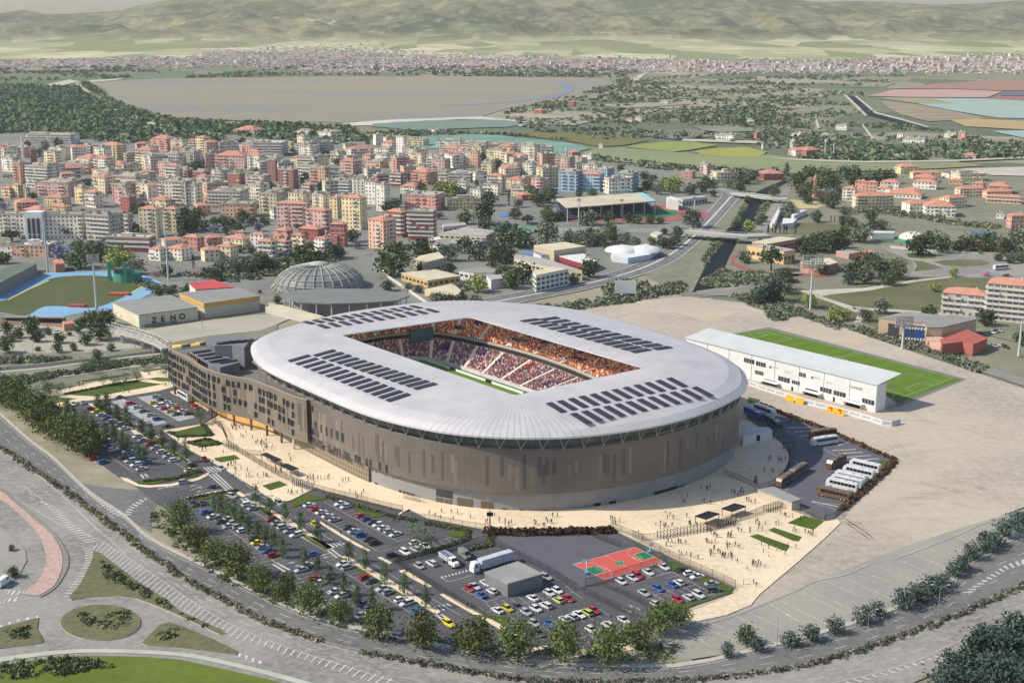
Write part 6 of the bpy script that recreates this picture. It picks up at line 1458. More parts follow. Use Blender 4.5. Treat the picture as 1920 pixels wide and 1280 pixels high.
# ================================================================== VEGETATION
def leaf_mat(name, c1, c2, c3, scale=.8):
    n = N(name); oi = n.n("ShaderNodeObjectInfo"); v = n.pos('obj')
    c = n.mix(n.noise(v, scale, 3, .6, (.35, .65)), lin(c1), lin(c2)); c = n.mix(n.noise(v, scale * 4, 3, .6, (.5, .75)), c, lin(c3))
    hs = n.n("ShaderNodeHueSaturation"); n.l(c, hs.inputs["Color"]); n.l(n.math('MULTIPLY_ADD', oi.outputs["Random"], .6, .72), hs.inputs["Value"]); n.l(n.math('MULTIPLY_ADD', oi.outputs["Random"], .035, .458), hs.inputs["Hue"]); hs.inputs["Saturation"].default_value = .88
    n.base(hs.outputs[0]); n.b.inputs["Subsurface Weight"].default_value = 0; return n.set(.75, .12)
m_bark = M("bark", (92, 78, 64), (74, 64, 54), s1=2)
def crown(seed, n_cl, n_leaf, s, shape, lumps=.35, flat=1.0):
    """leaf-sized faces in clumps through the crown's volume; unit radius"""
    r = np.random.RandomState(seed); V = []; F = []
    for _ in range(n_cl):
        while True:
            d = r.randn(3); d /= np.linalg.norm(d)
            q = d * r.uniform(.35, 1.0) ** .6
            if shape == 'cone': q = np.array([q[0] * (1 - (q[2] * .5 + .5)) * 1.0, q[1] * (1 - (q[2] * .5 + .5)), q[2] * 1.5])
            elif shape == 'umbrella': q[2] = abs(q[2]) * .62
            elif shape == 'column': q = q * np.array([.3, .3, 1.7])
            break
        q *= 1 + r.uniform(-lumps, lumps) * .4; cs = r.uniform(.12, .38) * (1 if shape != 'column' else .5)
        for _ in range(n_leaf):
            c = q + r.randn(3) * cs * np.array([1, 1, .75]); a = r.randn(3); a /= np.linalg.norm(a); b = np.cross(a, r.randn(3)); b /= np.linalg.norm(b); k = s * r.uniform(.6, 1.3); i = len(V)
            V += [tuple(c - a * k - b * k * .6), tuple(c + a * k - b * k * .6), tuple(c + a * k * .7 + b * k * .6), tuple(c - a * k * .7 + b * k * .6)]; F.append((i, i + 1, i + 2, i + 3))
    return V, F
TREES = {}
def tree_proto(key, name, mat, shape, n_cl, n_leaf, s, cz, sz, trunk, var=5):
    L = []
    for k in range(var):
        V, F = crown(hash(key) % 1000 + k * 17 + len(key) * 31, n_cl, n_leaf, s, shape); mb = MB(); mb.mesh([(x, y, z * sz + cz) for x, y, z in V], F); cr = mb.data("crown", [mat])
        tb = MB(); r = random.Random(k); tb.lathe([(trunk * 1.3, 0), (trunk, cz * .4), (trunk * .6, cz)], n=6)
        for _ in range(4): a = r.uniform(0, 6.28); tb.bar((0, 0, cz * .55), (math.cos(a) * .45, math.sin(a) * .45, cz * 1.05), trunk * .45, 0, 4)
        L.append((cr, tb.data("trunk", [m_bark])))
    TREES[key] = (name, L)
import zlib
def hash(s): return zlib.crc32(s.encode())
G1 = leaf_mat("leaf_mid", (70, 90, 41), (92, 112, 51), (119, 131, 68)); G2 = leaf_mat("leaf_dark", (54, 74, 49), (74, 93, 60), (99, 116, 74)); G3 = leaf_mat("leaf_grey", (85, 100, 80), (104, 117, 95), (129, 136, 112)); G4 = leaf_mat("leaf_pale", (131, 151, 65), (107, 129, 58), (161, 170, 90)); G5 = leaf_mat("leaf_lane", (78, 107, 68), (97, 126, 80), (70, 95, 58))
G6 = leaf_mat("leaf_violet", (136, 129, 161), (112, 112, 131), (97, 107, 92)); G7 = leaf_mat("leaf_bluegreen", (70, 87, 80), (87, 104, 97), (102, 117, 107)); G8 = leaf_mat("leaf_night", (55, 72, 66), (72, 88, 81), (91, 104, 94)); G9 = leaf_mat("leaf_bright", (68, 96, 56), (82, 110, 64), (102, 128, 82)); G10 = leaf_mat("flower_pink", (231, 134, 146), (195, 117, 126), (134, 146, 97))
tree_proto('road', 'roadside_tree', G1, 'ball', 110, 13, .075, 1.25, .95, .07); tree_proto('lane', 'lane_tree', G5, 'cone', 70, 10, .09, 2.1, 1.15, .06); tree_proto('dark', 'broadleaf_tree', G2, 'ball', 60, 9, .13, 1.05, .9, .07); tree_proto('grey', 'broadleaf_tree', G3, 'ball', 60, 9, .13, 1.0, .9, .07)
tree_proto('pale', 'broadleaf_tree', G4, 'ball', 60, 9, .13, 1.1, .95, .07); tree_proto('pine', 'umbrella_pine', G2, 'umbrella', 60, 9, .12, 1.0, 1.1, .08); tree_proto('cyp', 'cypress_tree', G8, 'column', 45, 8, .1, 1.75, 1.0, .05); tree_proto('violet', 'jacaranda_tree', G6, 'ball', 50, 9, .13, 1.0, .8, .06); tree_proto('blue', 'roadside_shrub_tree', G7, 'ball', 60, 10, .12, 1.05, .95, .06)
tree_proto('night', 'broadleaf_tree', G8, 'ball', 60, 10, .12, 1.05, .9, .07); tree_proto('bright', 'broadleaf_tree', G9, 'ball', 90, 10, .1, 1.0, .85, .07); tree_proto('con', 'conifer_tree', G8, 'cone', 50, 9, .12, 1.6, 1.0, .05); tree_proto('pink', 'flowering_bush', G10, 'ball', 40, 8, .14, .8, .7, .05); tree_proto('thin', 'plaza_tree', G5, 'ball', 55, 7, .08, 1.5, 1.15, .05)
trng = random.Random(21); tuse = {}
def put_tree(key, base, r, label=None, group=None):
    name, L = TREES[key]; k = trng.randrange(len(L)); x, y = g(base); sc = r * mpp(base)
    t = thing(name, label or "", "tree" if key != 'pink' else "bush", (x, y, 0), trng.uniform(0, 6.28), group); t.scale = (sc * trng.uniform(.82, 1.12), sc * trng.uniform(.82, 1.12), sc * trng.uniform(.8, 1.15))
    link("crown", L[k][0], t); link("trunk", L[k][1], t); return t
# rows beside the car parks, near to far
def row(key, t, pts, r, what, group):
    P = [tp(t, p) if not isinstance(t, list) else p for p in pts]; o = None
    for i, p in enumerate(P): put_tree(key, p, r if not isinstance(r, list) else r[i], what.format(n=nth(i)), group)
row('road', 'P', [(160 / 4 + 300, 480 / 4 + 880), (369, 1031), (402, 1056), (446, 1084), (490, 1112), (536, 1126), (582, 1153), (636, 1164), (709, 1198)], [26, 25, 23, 27, 26, 22, 28, 20, 29], "{n} big roadside tree from the left, below the lower car park", "big roadside trees")
row('road', 'G', [(450, 1085), (735, 1120), (990, 1150), (1250, 1165), (1490, 1178), (1665, 1085), (1780, 1010), (1870, 965)], [33, 33, 36, 33, 37, 30, 27, 22], "{n} big tree from the left, motorway curve below the front car park", "big roadside trees")
row('road', 'N', [(-70, 430), (20, 470), (95, 500), (150, 540), (210, 560), (270, 610), (300, 660), (370, 700), (420, 740), (480, 760), (540, 800), (590, 830), (650, 860), (60, 420), (180, 480), (330, 620), (690, 850)], [24, 22, 25, 22, 24, 25, 22, 26, 24, 25, 26, 24, 27, 18, 18, 20, 20], "{n} tree from the far end, leafy belt left of the upper car park", "trees of the belt left of the upper car park")
row('lane', 'N', [(740, 510), (805, 548), (878, 588), (952, 638), (1065, 702), (1137, 752), (1218, 797), (1305, 852), (1395, 907)], 10.5, "{n} slim young tree from the far end of the lane's upper stretch", "young lane trees")
row('lane', 'Q', [(722, 265), (822, 332), (938, 398), (1057, 472), (1182, 552), (1417, 700), (1540, 767), (1685, 862), (1835, 947), (1997, 1042)], 12, "{n} slim young tree from the far end of the lane's lower stretch", "young lane trees")
row('lane', 'N', [(510, 570), (560, 605), (640, 645), (700, 690), (800, 735), (860, 770), (920, 810), (960, 840), (1040, 885), (1090, 925)], 10.5, "{n} young tree from the far end, middle of the upper car park", "young car park trees")
row('lane', 'Q', [(405, 310), (460, 340), (510, 365), (565, 400), (610, 440), (660, 480), (735, 515), (795, 570), (855, 610), (920, 665), (1090, 745), (1185, 800), (1280, 860), (1380, 950), (1480, 1030), (1595, 1060)], 12, "{n} young tree from the far end, middle of the lower car park", "young car park trees")
row('thin', 'N', [(1505, 618), (350, 408), (375, 415), (460, 395), (775, 335), (865, 335), (950, 312), (1030, 290), (1080, 205), (1165, 190), (640, 240), (700, 215), (790, 205), (870, 210), (280, 410), (330, 330), (1250, 270)], [14, 10, 11, 10, 9, 9, 9, 9, 8, 8, 11, 10, 8, 9, 8, 12, 8], "{n} airy tree on the left forecourt, counting from the hotel car park", "airy forecourt trees")
row('thin', 'R', [(705, 615), (790, 700), (420, 30)][:2], [16, 18], "{n} airy pale tree in the small car park below the plaza fence", "airy car park trees")
row('blue', 'W', [(252, 1132), (410, 1102), (600, 1075), (715, 1045), (850, 1005), (1005, 945), (1085, 905), (1225, 865), (1318, 822), (1400, 775), (1452, 735), (1512, 685), (1562, 655), (1612, 590), (1690, 545), (1740, 515), (1790, 465), (1862, 430), (1902, 400)], [13, 14, 16, 16, 15, 19, 14, 19, 20, 19, 15, 16, 16, 17, 17, 14, 16, 18, 16], "{n} grey-green shrubby tree from the left along the motorway edge of the old car park", "shrubby trees along the motorway")
row('dark', 'W', [(355, 1065)], 17, "rounder dark crowned tree among the grey-green shrubs at the old car park", None)
row('night', 'W', [(1850, 1030), (1700, 1070), (1620, 1170), (1800, 1160), (1500, 1250), (1700, 1260), (1850, 1250), (1580, 1310), (1450, 1330), (1750, 1330), (1890, 1330), (1905, 1150), (1560, 1200), (1660, 1130), (1760, 1100)], [30, 26, 28, 30, 26, 30, 30, 24, 26, 30, 30, 28, 20, 20, 22], "{n} very dark tree of the clump in the lower right corner, counted from its top", "dark trees of the lower right clump")
row('dark', 'U', [(55, 585), (235, 560), (245, 590), (280, 645), (450, 655), (640, 668), (700, 520), (800, 520), (600, 532), (750, 630), (585, 573), (430, 725), (286, 712), (555, 712), (835, 712), (45, 732), (140, 616), (90, 642), (30, 648), (362, 592), (520, 598), (730, 772)], [11, 14, 11, 12, 10, 12, 16, 16, 11, 18, 7, 10, 5, 7, 8, 14, 10, 9, 7, 7, 5, 9], "{n} round dark tree of the old car park below the athletics track", "round trees of the old car park")
row('dark', 'Z', [(75, 690), (68, 545)], [11, 6], "{n} small tree from below on the paved traffic triangle at the left edge", None)
# free-standing trees of the middle distance: x, y, radius on the enlarged views
TR = {'M': """180,470,150,bright 440,400,95 640,420,80 780,360,70 880,410,80 790,120,65 950,90,95 960,170,75 1220,90,50 1320,140,45,pine 1150,260,105 1270,280,105 1480,250,105,grey 1090,400,110,grey 1050,480,80 1170,450,65 1490,90,60 1600,110,45 1090,570,65 1280,590,100 1180,650,85 900,690,75,pale 800,690,50,grey 720,710,45,grey 515,600,40,bright 660,560,50 540,820,60 640,830,55 760,830,65
 880,820,60 1850,560,80 1720,650,45 1690,300,60,grey 1800,300,70,grey 1900,300,60,grey 120,700,55 390,730,40,grey 300,720,40,grey 400,560,40 1790,420,28,pale 560,100,40 120,20,60 1690,640,30""",
      'E': """670,1080,130,pine 410,1070,65,grey 1050,920,90,bright 1180,930,105 1250,860,65 1400,850,70 1560,820,105,grey 1420,930,55,grey 840,590,85,grey 1120,670,60,night 640,790,60,cyp 685,790,50,cyp 715,790,52,cyp 760,800,46,cyp 798,800,50,cyp 825,790,58,cyp 910,805,50,cyp 1270,690,34,cyp 1305,700,36,cyp 1390,710,48 1450,720,48 1500,720,48 825,205,66,con 700,210,50,pine 170,210,58,pine 300,250,66 400,270,75 500,270,50 90,320,58
 240,340,50 350,370,55 930,330,80 1000,420,85 1080,370,60 1180,300,90 1280,330,90 1330,420,80,night 1280,520,70 1180,500,40 1040,500,50 1470,260,100 1650,262,80 1750,262,80 1850,262,80 1380,230,75 1200,250,80 1050,260,80 950,290,70 1660,660,60 1700,740,60 1780,740,60 450,770,55,pale 700,420,52,grey 440,500,40 590,680,45,grey 550,720,40,grey 320,750,40 1400,600,50,grey 20,330,55 470,260,40 885,1110,30,cyp 1180,1200,55 990,1160,45 1250,1200,30""",
      'X': """700,110,60 760,60,60,night 970,215,60 1040,160,58,bright 1100,200,62 1190,225,50,grey 930,262,44,night 1020,255,48,grey 1150,262,48 460,340,58,night 510,345,58,night 420,365,50,night 560,250,46 520,290,50,grey 585,325,34,grey 700,395,42,pale 840,480,34,pale 905,475,30,pale 1410,320,28,pale 1690,480,55 1380,450,40 1020,475,38,grey 1110,430,40,grey 1695,240,22,pink 1510,240,24,pale 1800,280,30 1310,90,55 620,180,22,cyp 1890,600,45
 1320,130,14 1660,125,14 1330,60,40,grey 1450,80,50 1390,60,45 1560,80,50 1620,70,50 1700,70,55 1790,80,60 1860,60,60 1760,150,26 1830,160,30 1890,160,28 650,70,40 870,70,55""",
      'D': """80,690,65 230,720,85 290,690,60 250,910,75,bright 360,930,48 50,960,42,pine 650,930,95 860,950,58 1060,950,50 1140,950,58 1280,950,58 1380,970,40 1700,950,100,grey 1640,960,56,grey 870,1060,75,bright 470,1130,60 560,1130,66,grey 680,1110,66 780,1140,75,grey 900,1130,66 1020,1150,60,grey 1120,1180,58 820,1200,50 1280,1170,48 1420,1080,38 1550,1090,58 1480,1200,58 1400,1200,58 1520,1170,58 700,690,52,bright 560,700,38
 1500,600,95,pale 1420,620,66,grey 1360,660,58,grey 1680,660,58 1790,620,78,grey 1250,620,48,grey 1180,670,28 1300,540,45 1220,530,45 1900,700,40 1080,540,40 980,450,38""",
      'C': """900,640,90,pale 1000,660,78,pale 1090,690,66,night 690,640,56 720,690,36,pale 1370,740,88 1310,360,48,night 1450,400,58,night 1340,420,55 1570,770,62,cyp 1800,680,66,pine 1870,770,66 1660,800,48 490,760,56,cyp 440,800,46,night 370,840,38 565,550,42,cyp 1160,660,34,cyp 870,910,28 1240,600,26 1420,460,36 1730,480,26,cyp 160,190,26 250,330,28""",
      'B': """620,880,66,bright 500,950,56 420,920,55 330,930,48 150,860,75 60,900,75 230,960,58 340,990,55,violet 720,930,46 830,920,46 770,985,50,violet 580,1000,56 450,1020,46,grey 120,980,56 30,850,58 580,1190,58,bright 170,380,58 1200,520,40,night 1400,580,48,night 900,570,38,night 1720,1070,66,night 1750,1160,46,violet 1290,1170,48 1560,1230,66 1170,1210,40 700,1220,38 1150,970,28,bright 322,385,24,cyp 1240,480,38,night 750,420,30 1560,330,40""",
      'A': """120,1060,78,pine 80,920,34 680,1030,72,pine 510,1040,40 1390,770,64,bright 1330,810,46 1870,950,92 1850,830,75 1300,970,62 240,780,56,bright 30,760,58,violet 880,540,36 1280,290,28,night 1320,290,26,cyp 780,1180,78,bright 960,1160,78 1550,1090,48,cyp 600,1210,78,violet 1200,1230,56,pale 450,180,50 580,150,48 280,150,38 330,680,38 400,240,40 1400,1000,40 1100,1060,30 0,1060,40,cyp 1820,1060,40""",
      'H': """450,150,66,bright 540,110,66 640,170,58,pale 690,150,50,pale 340,110,58,violet 770,205,45,grey 1080,180,38,cyp 930,225,36 1200,245,38 1300,200,48,grey 1380,200,48,grey 1460,185,48 1700,150,56 1780,160,46 1240,190,40 1850,120,46 1500,190,36,grey 1580,170,30,grey 870,240,22,pink 890,350,26 950,350,24 970,320,18 1050,320,20 1450,345,11,bright 1550,390,24 200,70,26 20,150,40"""}
DESC = {'dark': 'dark green tree', 'grey': 'grey-green tree', 'pale': 'pale yellowish green tree', 'bright': 'fresh green round tree', 'pine': 'umbrella shaped pine', 'cyp': 'slim dark cypress', 'violet': 'violet flowering tree', 'night': 'almost black tree', 'con': 'tall pointed conifer', 'pink': 'pink flowering bush'}
TM = [("the courtyard school", 800, 520), ("the white three storey school", 1030, 520), ("the wide cream gymnasium", 870, 440), ("the big beige hall", 1050, 465), ("the shell roofed hall", 1180, 465), ("the L shaped pink school", 1440, 465), ("the octagonal pavilion", 1530, 495), ("the tennis dome", 1713, 440), ("the small salmon church", 1545, 365), ("the long covered athletics stand", 1140, 378), ("the red and green track", 1200, 405),
      ("the canal bridge", 1400, 440), ("the market hall", 1730, 600), ("the road junction island", 1800, 493), ("the athletics infield", 130, 550), ("the domed arena", 600, 520), ("the large cream institute", 85, 260)] + LM
rt = Relate(TM)
for t, s in TR.items():
    for q in s.split():
        f = q.split(','); x, y, r = map(float, f[:3]); key = f[3] if len(f) > 3 else trng.choice(['dark', 'dark', 'dark', 'grey']); sc = TILE[t][2]; c = tp(t, (x, y)); rp = r / sc * .97
        base = (c[0], c[1] + rp * (1.05 if key not in ('cyp', 'con') else 1.0)); o = put_tree(key, base, rp if key not in ('cyp', 'con') else rp * .62, None, "trees of the middle distance"); rt.add(o, DESC[key], c)
rt.done()
# thickets, woods and scrub: nobody could count these
def thicket(name, places, palette, faces=16, seed=1, flat=.8, leaf=.32):
    """places: (x, y, z, radius)"""
    r = np.random.RandomState(seed); P = np.array(places); n_ = len(P); k = faces
    d = r.randn(n_, k, 3); d /= np.linalg.norm(d, axis=2, keepdims=True); d[..., 2] = np.abs(d[..., 2]) * flat + .1 * r.rand(n_, k)
    c = P[:, None, :3] + d * P[:, None, 3:4] * r.uniform(.55, 1.0, (n_, k, 1)); a = r.randn(n_, k, 3); a /= np.linalg.norm(a, axis=2, keepdims=True); b = np.cross(a, d + .6 * r.randn(n_, k, 3)); b /= np.maximum(np.linalg.norm(b, axis=2, keepdims=True), 1e-6)
    s = P[:, None, 3:4] * leaf * r.uniform(.6, 1.4, (n_, k, 1)); V = np.stack([c - a * s - b * s, c + a * s - b * s * .7, c + a * s * .7 + b * s, c - a * s * .8 + b * s * .8], 2).reshape(-1, 3)
    me = bpy.data.meshes.new(name); m = n_ * k; me.vertices.add(len(V)); me.vertices.foreach_set("co", V.ravel()); me.loops.add(m * 4); me.loops.foreach_set("vertex_index", np.arange(m * 4)); me.polygons.add(m); me.polygons.foreach_set("loop_start", np.arange(m) * 4); me.polygons.foreach_set("loop_total", np.full(m, 4)); me.update(); me.validate()
    pal = np.array([lin(q)[:3] for q in palette]); col = pal[r.randint(len(pal), size=n_)][:, None, :] * r.uniform(.7, 1.3, (n_, k, 1)) * r.uniform(.8, 1.2, (n_, 1, 1)); col = np.repeat(col.reshape(-1, 3), 4, axis=0)
    ca = me.color_attributes.new("col", 'FLOAT_COLOR', 'POINT'); ca.data.foreach_set("color", np.c_[col, np.ones(len(col))].astype(np.float32).ravel()); me.materials.append(MATT); return me
MATT = Mattr("foliage_colours", .8, .1)
def inpoly(p, poly):
    c = False; j = len(poly) - 1
    for i in range(len(poly)):
        if (poly[i][1] > p[1]) != (poly[j][1] > p[1]) and p[0] < (poly[j][0] - poly[i][0]) * (p[1] - poly[i][1]) / (poly[j][1] - poly[i][1]) + poly[i][0]: c = not c
        j = i
    return c
def scatter(poly, n, rmin, rmax, seed, avoid=(), clump=0.0):
    """points inside a photo-space outline, spread evenly over the ground it covers"""
    r = np.random.RandomState(seed); W_ = [g(p) for p in poly]; xs = [p[0] for p in W_]; ys = [p[1] for p in W_]; AV = [[g(p) for p in q] for q in avoid]; out = []; tries = 0
    while len(out) < n and tries < n * 40:
        tries += 1; x, y = r.uniform(min(xs), max(xs)), r.uniform(min(ys), max(ys))
        if not inpoly((x, y), W_) or any(inpoly((x, y), q) for q in AV): continue
        if clump and (math.sin(x * clump + 2 * math.sin(y * clump * .6)) * math.sin(y * clump * .8 + 1.7 * math.sin(x * clump * .5)) + .25 * r.randn()) < 0.05: continue
        out.append((x, y, -.2, r.uniform(rmin, rmax)))
    return out
DG = [(84, 104, 76), (70, 92, 68), (104, 120, 88), (94, 112, 84)]; GG = [(112, 120, 98), (96, 108, 86), (130, 134, 112), (88, 98, 78)]; SH = [(112, 122, 96), (92, 106, 80), (138, 138, 114), (124, 126, 104)]
LAG = px('P', "150,150 200,165 212,186 272,206 304,218 390,225 640,232 700,240 640,262 620,262")
W1 = scatter(px('P', "-400,158 140,166 190,196 250,215 300,238 380,246 450,268 620,262 640,300 560,290 400,268 330,262 250,272 140,262 40,250 -400,268"), 2600, 4.5, 8.5, 1) + scatter(px('P', "-400,158 140,160 170,180 240,212 190,212 60,190 -400,200"), 900, 4, 8, 2, clump=.02) + scatter(px('P', "150,158 168,156 212,190 300,222 400,230 640,238 680,250 520,262 400,250 310,234 230,206"), 700, 3.5, 7, 3) + scatter(px('P', "-400,132 330,126 300,146 160,150 -400,162"), 600, 4, 9, 12, clump=.012)
kind(link("woods", thicket("woods", W1, DG + [(112, 130, 96)], 22, 1, 1.1, .26)), 'stuff')
PLA = [px('P', "1676,150 2100,140 2100,270 1860,262 1740,235 1640,205 1626,181"), px('P', "1089,284 1489,292 1844,306 1860,322 1240,322 1110,300"), px('P', "1171,262 1440,276 1450,297 1290,292 1100,290")]
S1 = scatter(px('P', "1100,172 1160,150 1240,140 1700,142 1620,180 1600,200 1500,206 1300,204 1100,200 960,206"), 1500, 2, 6, 4, PLA, .013) + scatter(px('P', "960,204 1300,204 1500,206 1620,205 1720,240 1920,262 1920,300 1500,290 1440,276 1120,262 1000,246 940,216"), 1700, 2, 5, 5, PLA, .016) + scatter(px('P', "560,126 1180,128 1180,146 1060,145 640,142 340,146"), 900, 4, 8, 6, (), .008) + scatter(px('P', "1480,262 1560,262 1680,278 1740,288 1730,302 1600,302 1500,298 1560,285"), 900, 4, 7, 7) + scatter(px('P', "1770,280 1930,274 1930,294 1780,300"), 500, 4, 7, 8) + scatter(px('P', "560,258 760,246 960,252 1080,266 1060,262 900,252 760,258 640,268"), 260, 2.5, 5, 9) + scatter(px('P', "1280,206 1450,202 1480,228 1360,232 1280,228"), 600, 4, 8, 10) + scatter(px('P', "1100,292 1230,306 1440,322 1500,332 1440,330 1230,318 1120,302"), 260, 1.5, 4, 11)
kind(link("scrubland", thicket("scrubland", S1, SH + DG + [(126, 132, 108)], 14, 2, .9, .34)), 'stuff')
# scrub beside roads and banks
S2 = scatter(px('U', "-300,770 300,760 520,770 600,755 480,780 300,800 -300,830"), 330, .8, 2.4, 20) + scatter(px('U', "-100,930 300,890 560,870 700,800 1000,790 1240,760 1240,800 1000,820 700,870 440,900 200,960 -100,990"), 620, .8, 2.6, 21) + scatter(px('X', "90,300 220,220 280,250 420,240 600,270 640,290 480,300 300,320 160,330"), 520, 1.0, 3.0, 22) + scatter(px('X', "250,370 400,360 560,400 700,470 880,530 860,560 640,480 520,520 430,450 330,400"), 420, .8, 2.6, 23) + scatter(px('Y', "950,440 1180,430 1400,400 1560,380 1905,290 1905,350 1600,410 1300,450 1000,460"), 420, 1.0, 3.4, 24) + scatter(px('Y', "1480,340 1560,300 1700,310 1700,370 1500,385"), 120, 3, 5, 25) + scatter(px('E', "0,1080 120,900 200,920 60,1100 0,1180"), 160, 1, 2.6, 26) + scatter(px('E', "270,780 350,640 460,470 480,500 360,680 330,780"), 120, 1.2, 2.8, 27) + scatter(px('E', "500,740 560,600 640,500 680,500 600,640 540,760"), 120, 1.2, 2.8, 28) + scatter(px('X', "880,540 1100,560 1350,640 1420,680 1700,770 1640,800 1400,700 1080,610"), 520, .8, 2.4, 29) + scatter(px('F', "100,600 600,600 1300,740 1700,760 1640,800 1200,760 900,700 400,640 100,640"), 260, 1.5, 4, 30) + scatter(px('H', "640,260 960,330 1050,340 1000,360 840,340"), 120, 1, 3, 31) + scatter(px('H', "1000,260 1500,160 1905,120 1905,170 1540,260 1300,300"), 330, 1.5, 4.5, 32)
S2 += scatter(px('P', "0,300 180,292 560,275 740,290 1060,300 1070,340 900,362 820,360 700,420 640,460 200,470 0,470"), 900, 1.2, 3.6, 46, (), .03)
kind(link("undergrowth", thicket("undergrowth", S2, SH + GG, 26, 3, .9, .19)), 'stuff')
S3 = scatter(px('P', "268,980 300,1002 345,1040 420,1090 560,1150 700,1200 900,1232 1100,1240 1250,1235 1280,1205 1180,1215 950,1215 720,1182 560,1108 420,1040 340,985 300,955"), 380, .5, 1.6, 40) + scatter(px('Z', "560,600 800,760 900,830 1000,900 1200,990 1000,890 780,790 600,700"), 60, .9, 2.0, 41) + scatter(px('Z', "430,900 700,890 720,960 640,985 480,970"), 26, 1.0, 2.2, 42) + scatter(px('Z', "0,1190 200,1160 480,1140 640,1190 400,1230 0,1260"), 110, .8, 2.2, 43) + scatter(px('Z', "30,990 150,980 160,1030 40,1040"), 14, 1, 2, 44) + scatter(px('Z', "860,1000 1000,980 1010,1020 900,1040"), 10, 1, 2, 45)
kind(link("wild_shrubs", thicket("wild_shrubs", S3, [(94, 102, 66), (78, 88, 60), (110, 116, 80)], 30, 4, .9, .18)), 'stuff')
# clipped hedges: one thing each
def hedge(name, label, pts, wd, h, palette, seed, dens=1.6, cat="hedge"):
    P = resample([g(p) for p in pts], wd / dens); r = np.random.RandomState(seed); pl = []
    for q in P:
        for _ in range(3): pl.append((q[0] + r.uniform(-.5, .5) * wd, q[1] + r.uniform(-.5, .5) * wd, 0.2, h * r.uniform(.75, 1.05)))
    return tag(link(name, thicket(name, pl, palette, 22, seed, .95, .22)), label, cat)
FL = [(104, 108, 78), (88, 96, 66), (146, 132, 116), (118, 118, 90), (156, 144, 128)]
hedge("flowering_hedge", "flowering median hedge on the left stretch of the motorway", HEDGE[:12], 2.2, 1.0, FL, 50); hedge("flowering_hedge", "dark flowering median hedge on the right stretch of the motorway", HEDGE[12:], 2.2, 1.0, [(92, 98, 80), (72, 80, 66), (150, 138, 130), (110, 112, 94)], 51)
RB = [(116, 76, 68), (96, 72, 60), (104, 90, 64), (84, 76, 58)]
hedge("red_hedge", "clipped dark red hedge between the paved yard and the beige plaza", px('V', "80,160 300,165 600,160 970,150"), 1.8, 2.1, [(70, 54, 44), (58, 48, 40), (84, 58, 48)], 52); hedge("red_hedge", "long reddish hedge along the upper edge of the coach park", px('S', "500,155 620,205 760,260 830,285 1000,345 1080,385 1250,460 1500,570"), 1.5, 1.3, RB, 53); hedge("red_hedge", "reddish hedge behind the row of parked white coaches", px('S', "1500,590 1440,660 1330,760 1200,870 1110,950"), 1.5, 1.4, RB, 54)
LG = [(84, 92, 62), (68, 78, 50), (104, 108, 80)]
for i, (lab, t, s) in enumerate((("hedge along the plaza fence above the upper small car park", 'R', "60,290 250,350 480,420 700,470"), ("hedge at the lower side of the small car park, beside the service yard fence", 'R', "560,770 760,720 900,680 1100,610 1110,550"), ("hedge of the plaza fence left of the tall dark gate post", 'R', "800,490 960,520 1110,545"), ("short hedge between the service yard and the paved yard", 'R', "1120,690 1280,650 1290,570"), ("low hedge with grass at the end of the upper car park", 'N', "1090,1055 1300,1035 1500,985"), ("low hedge at the head of the lower car park", 'Q', "220,225 400,190 570,165"),
                                 ("leafy border round the large triangular lawn bed", 'O', "150,685 220,720 470,712 405,630"), ("leafy border round the small lawn bed below the triangular one", 'O', "300,765 395,792 540,775 430,738 320,762"), ("hedge on the long strip between lane and upper car park", 'N', "730,480 860,560 1000,645"), ("hedge along the forecourt lawn under the airy trees", 'N', "500,400 700,360 900,320 1030,305"))):
    hedge("hedge", lab, px(t, s), 1.2, 1.0, LG, 60 + i)

# ================================================================== VEHICLES
PAINT = {'w': ("white", (208, 208, 208)), 's': ("silver", (168, 170, 174)), 'g': ("dark grey", (74, 78, 86)), 'k': ("black", (34, 36, 42)), 'r': ("red", (172, 34, 38)), 'b': ("blue", (38, 88, 156)), 'y': ("yellow", (214, 196, 40)), 'o': ("orange", (206, 116, 44)), 'l': ("pale lime", (192, 200, 116)), 'n': ("navy", (38, 44, 78)), 'z': ("bronze brown", (112, 86, 62))}
m_car = Mobj("car_paint", .3, .5, coat=.5); m_cg = M("car_glass", (26, 30, 36), rough=.1, spec=.6); m_ty = M("tyre", (28, 28, 30), rough=.8); m_lamp = M("lamp_lens", (226, 226, 220), rough=.2); m_tail = M("tail_lens", (150, 26, 26), rough=.3)
def loft(mb, secs, m=0):
    """secs: list of (x, half width, zlow, zhigh, top half width)"""
    P = []
    for x, hw, z0, z1, tw in secs: P += [(x, -hw, z0), (x, hw, z0), (x, hw * 1.0, z0 + (z1 - z0) * .6), (x, tw, z1), (x, -tw, z1), (x, -hw * 1.0, z0 + (z1 - z0) * .6)]
    F = []
    for i in range(len(secs) - 1):
        for e in range(6): F.append((i * 6 + e, i * 6 + (e + 1) % 6, (i + 1) * 6 + (e + 1) % 6, (i + 1) * 6 + e))
    n = (len(secs) - 1) * 6; F += [(5, 4, 3, 2, 1, 0), tuple(range(n, n + 6))]; mb.mesh(P, F, m)
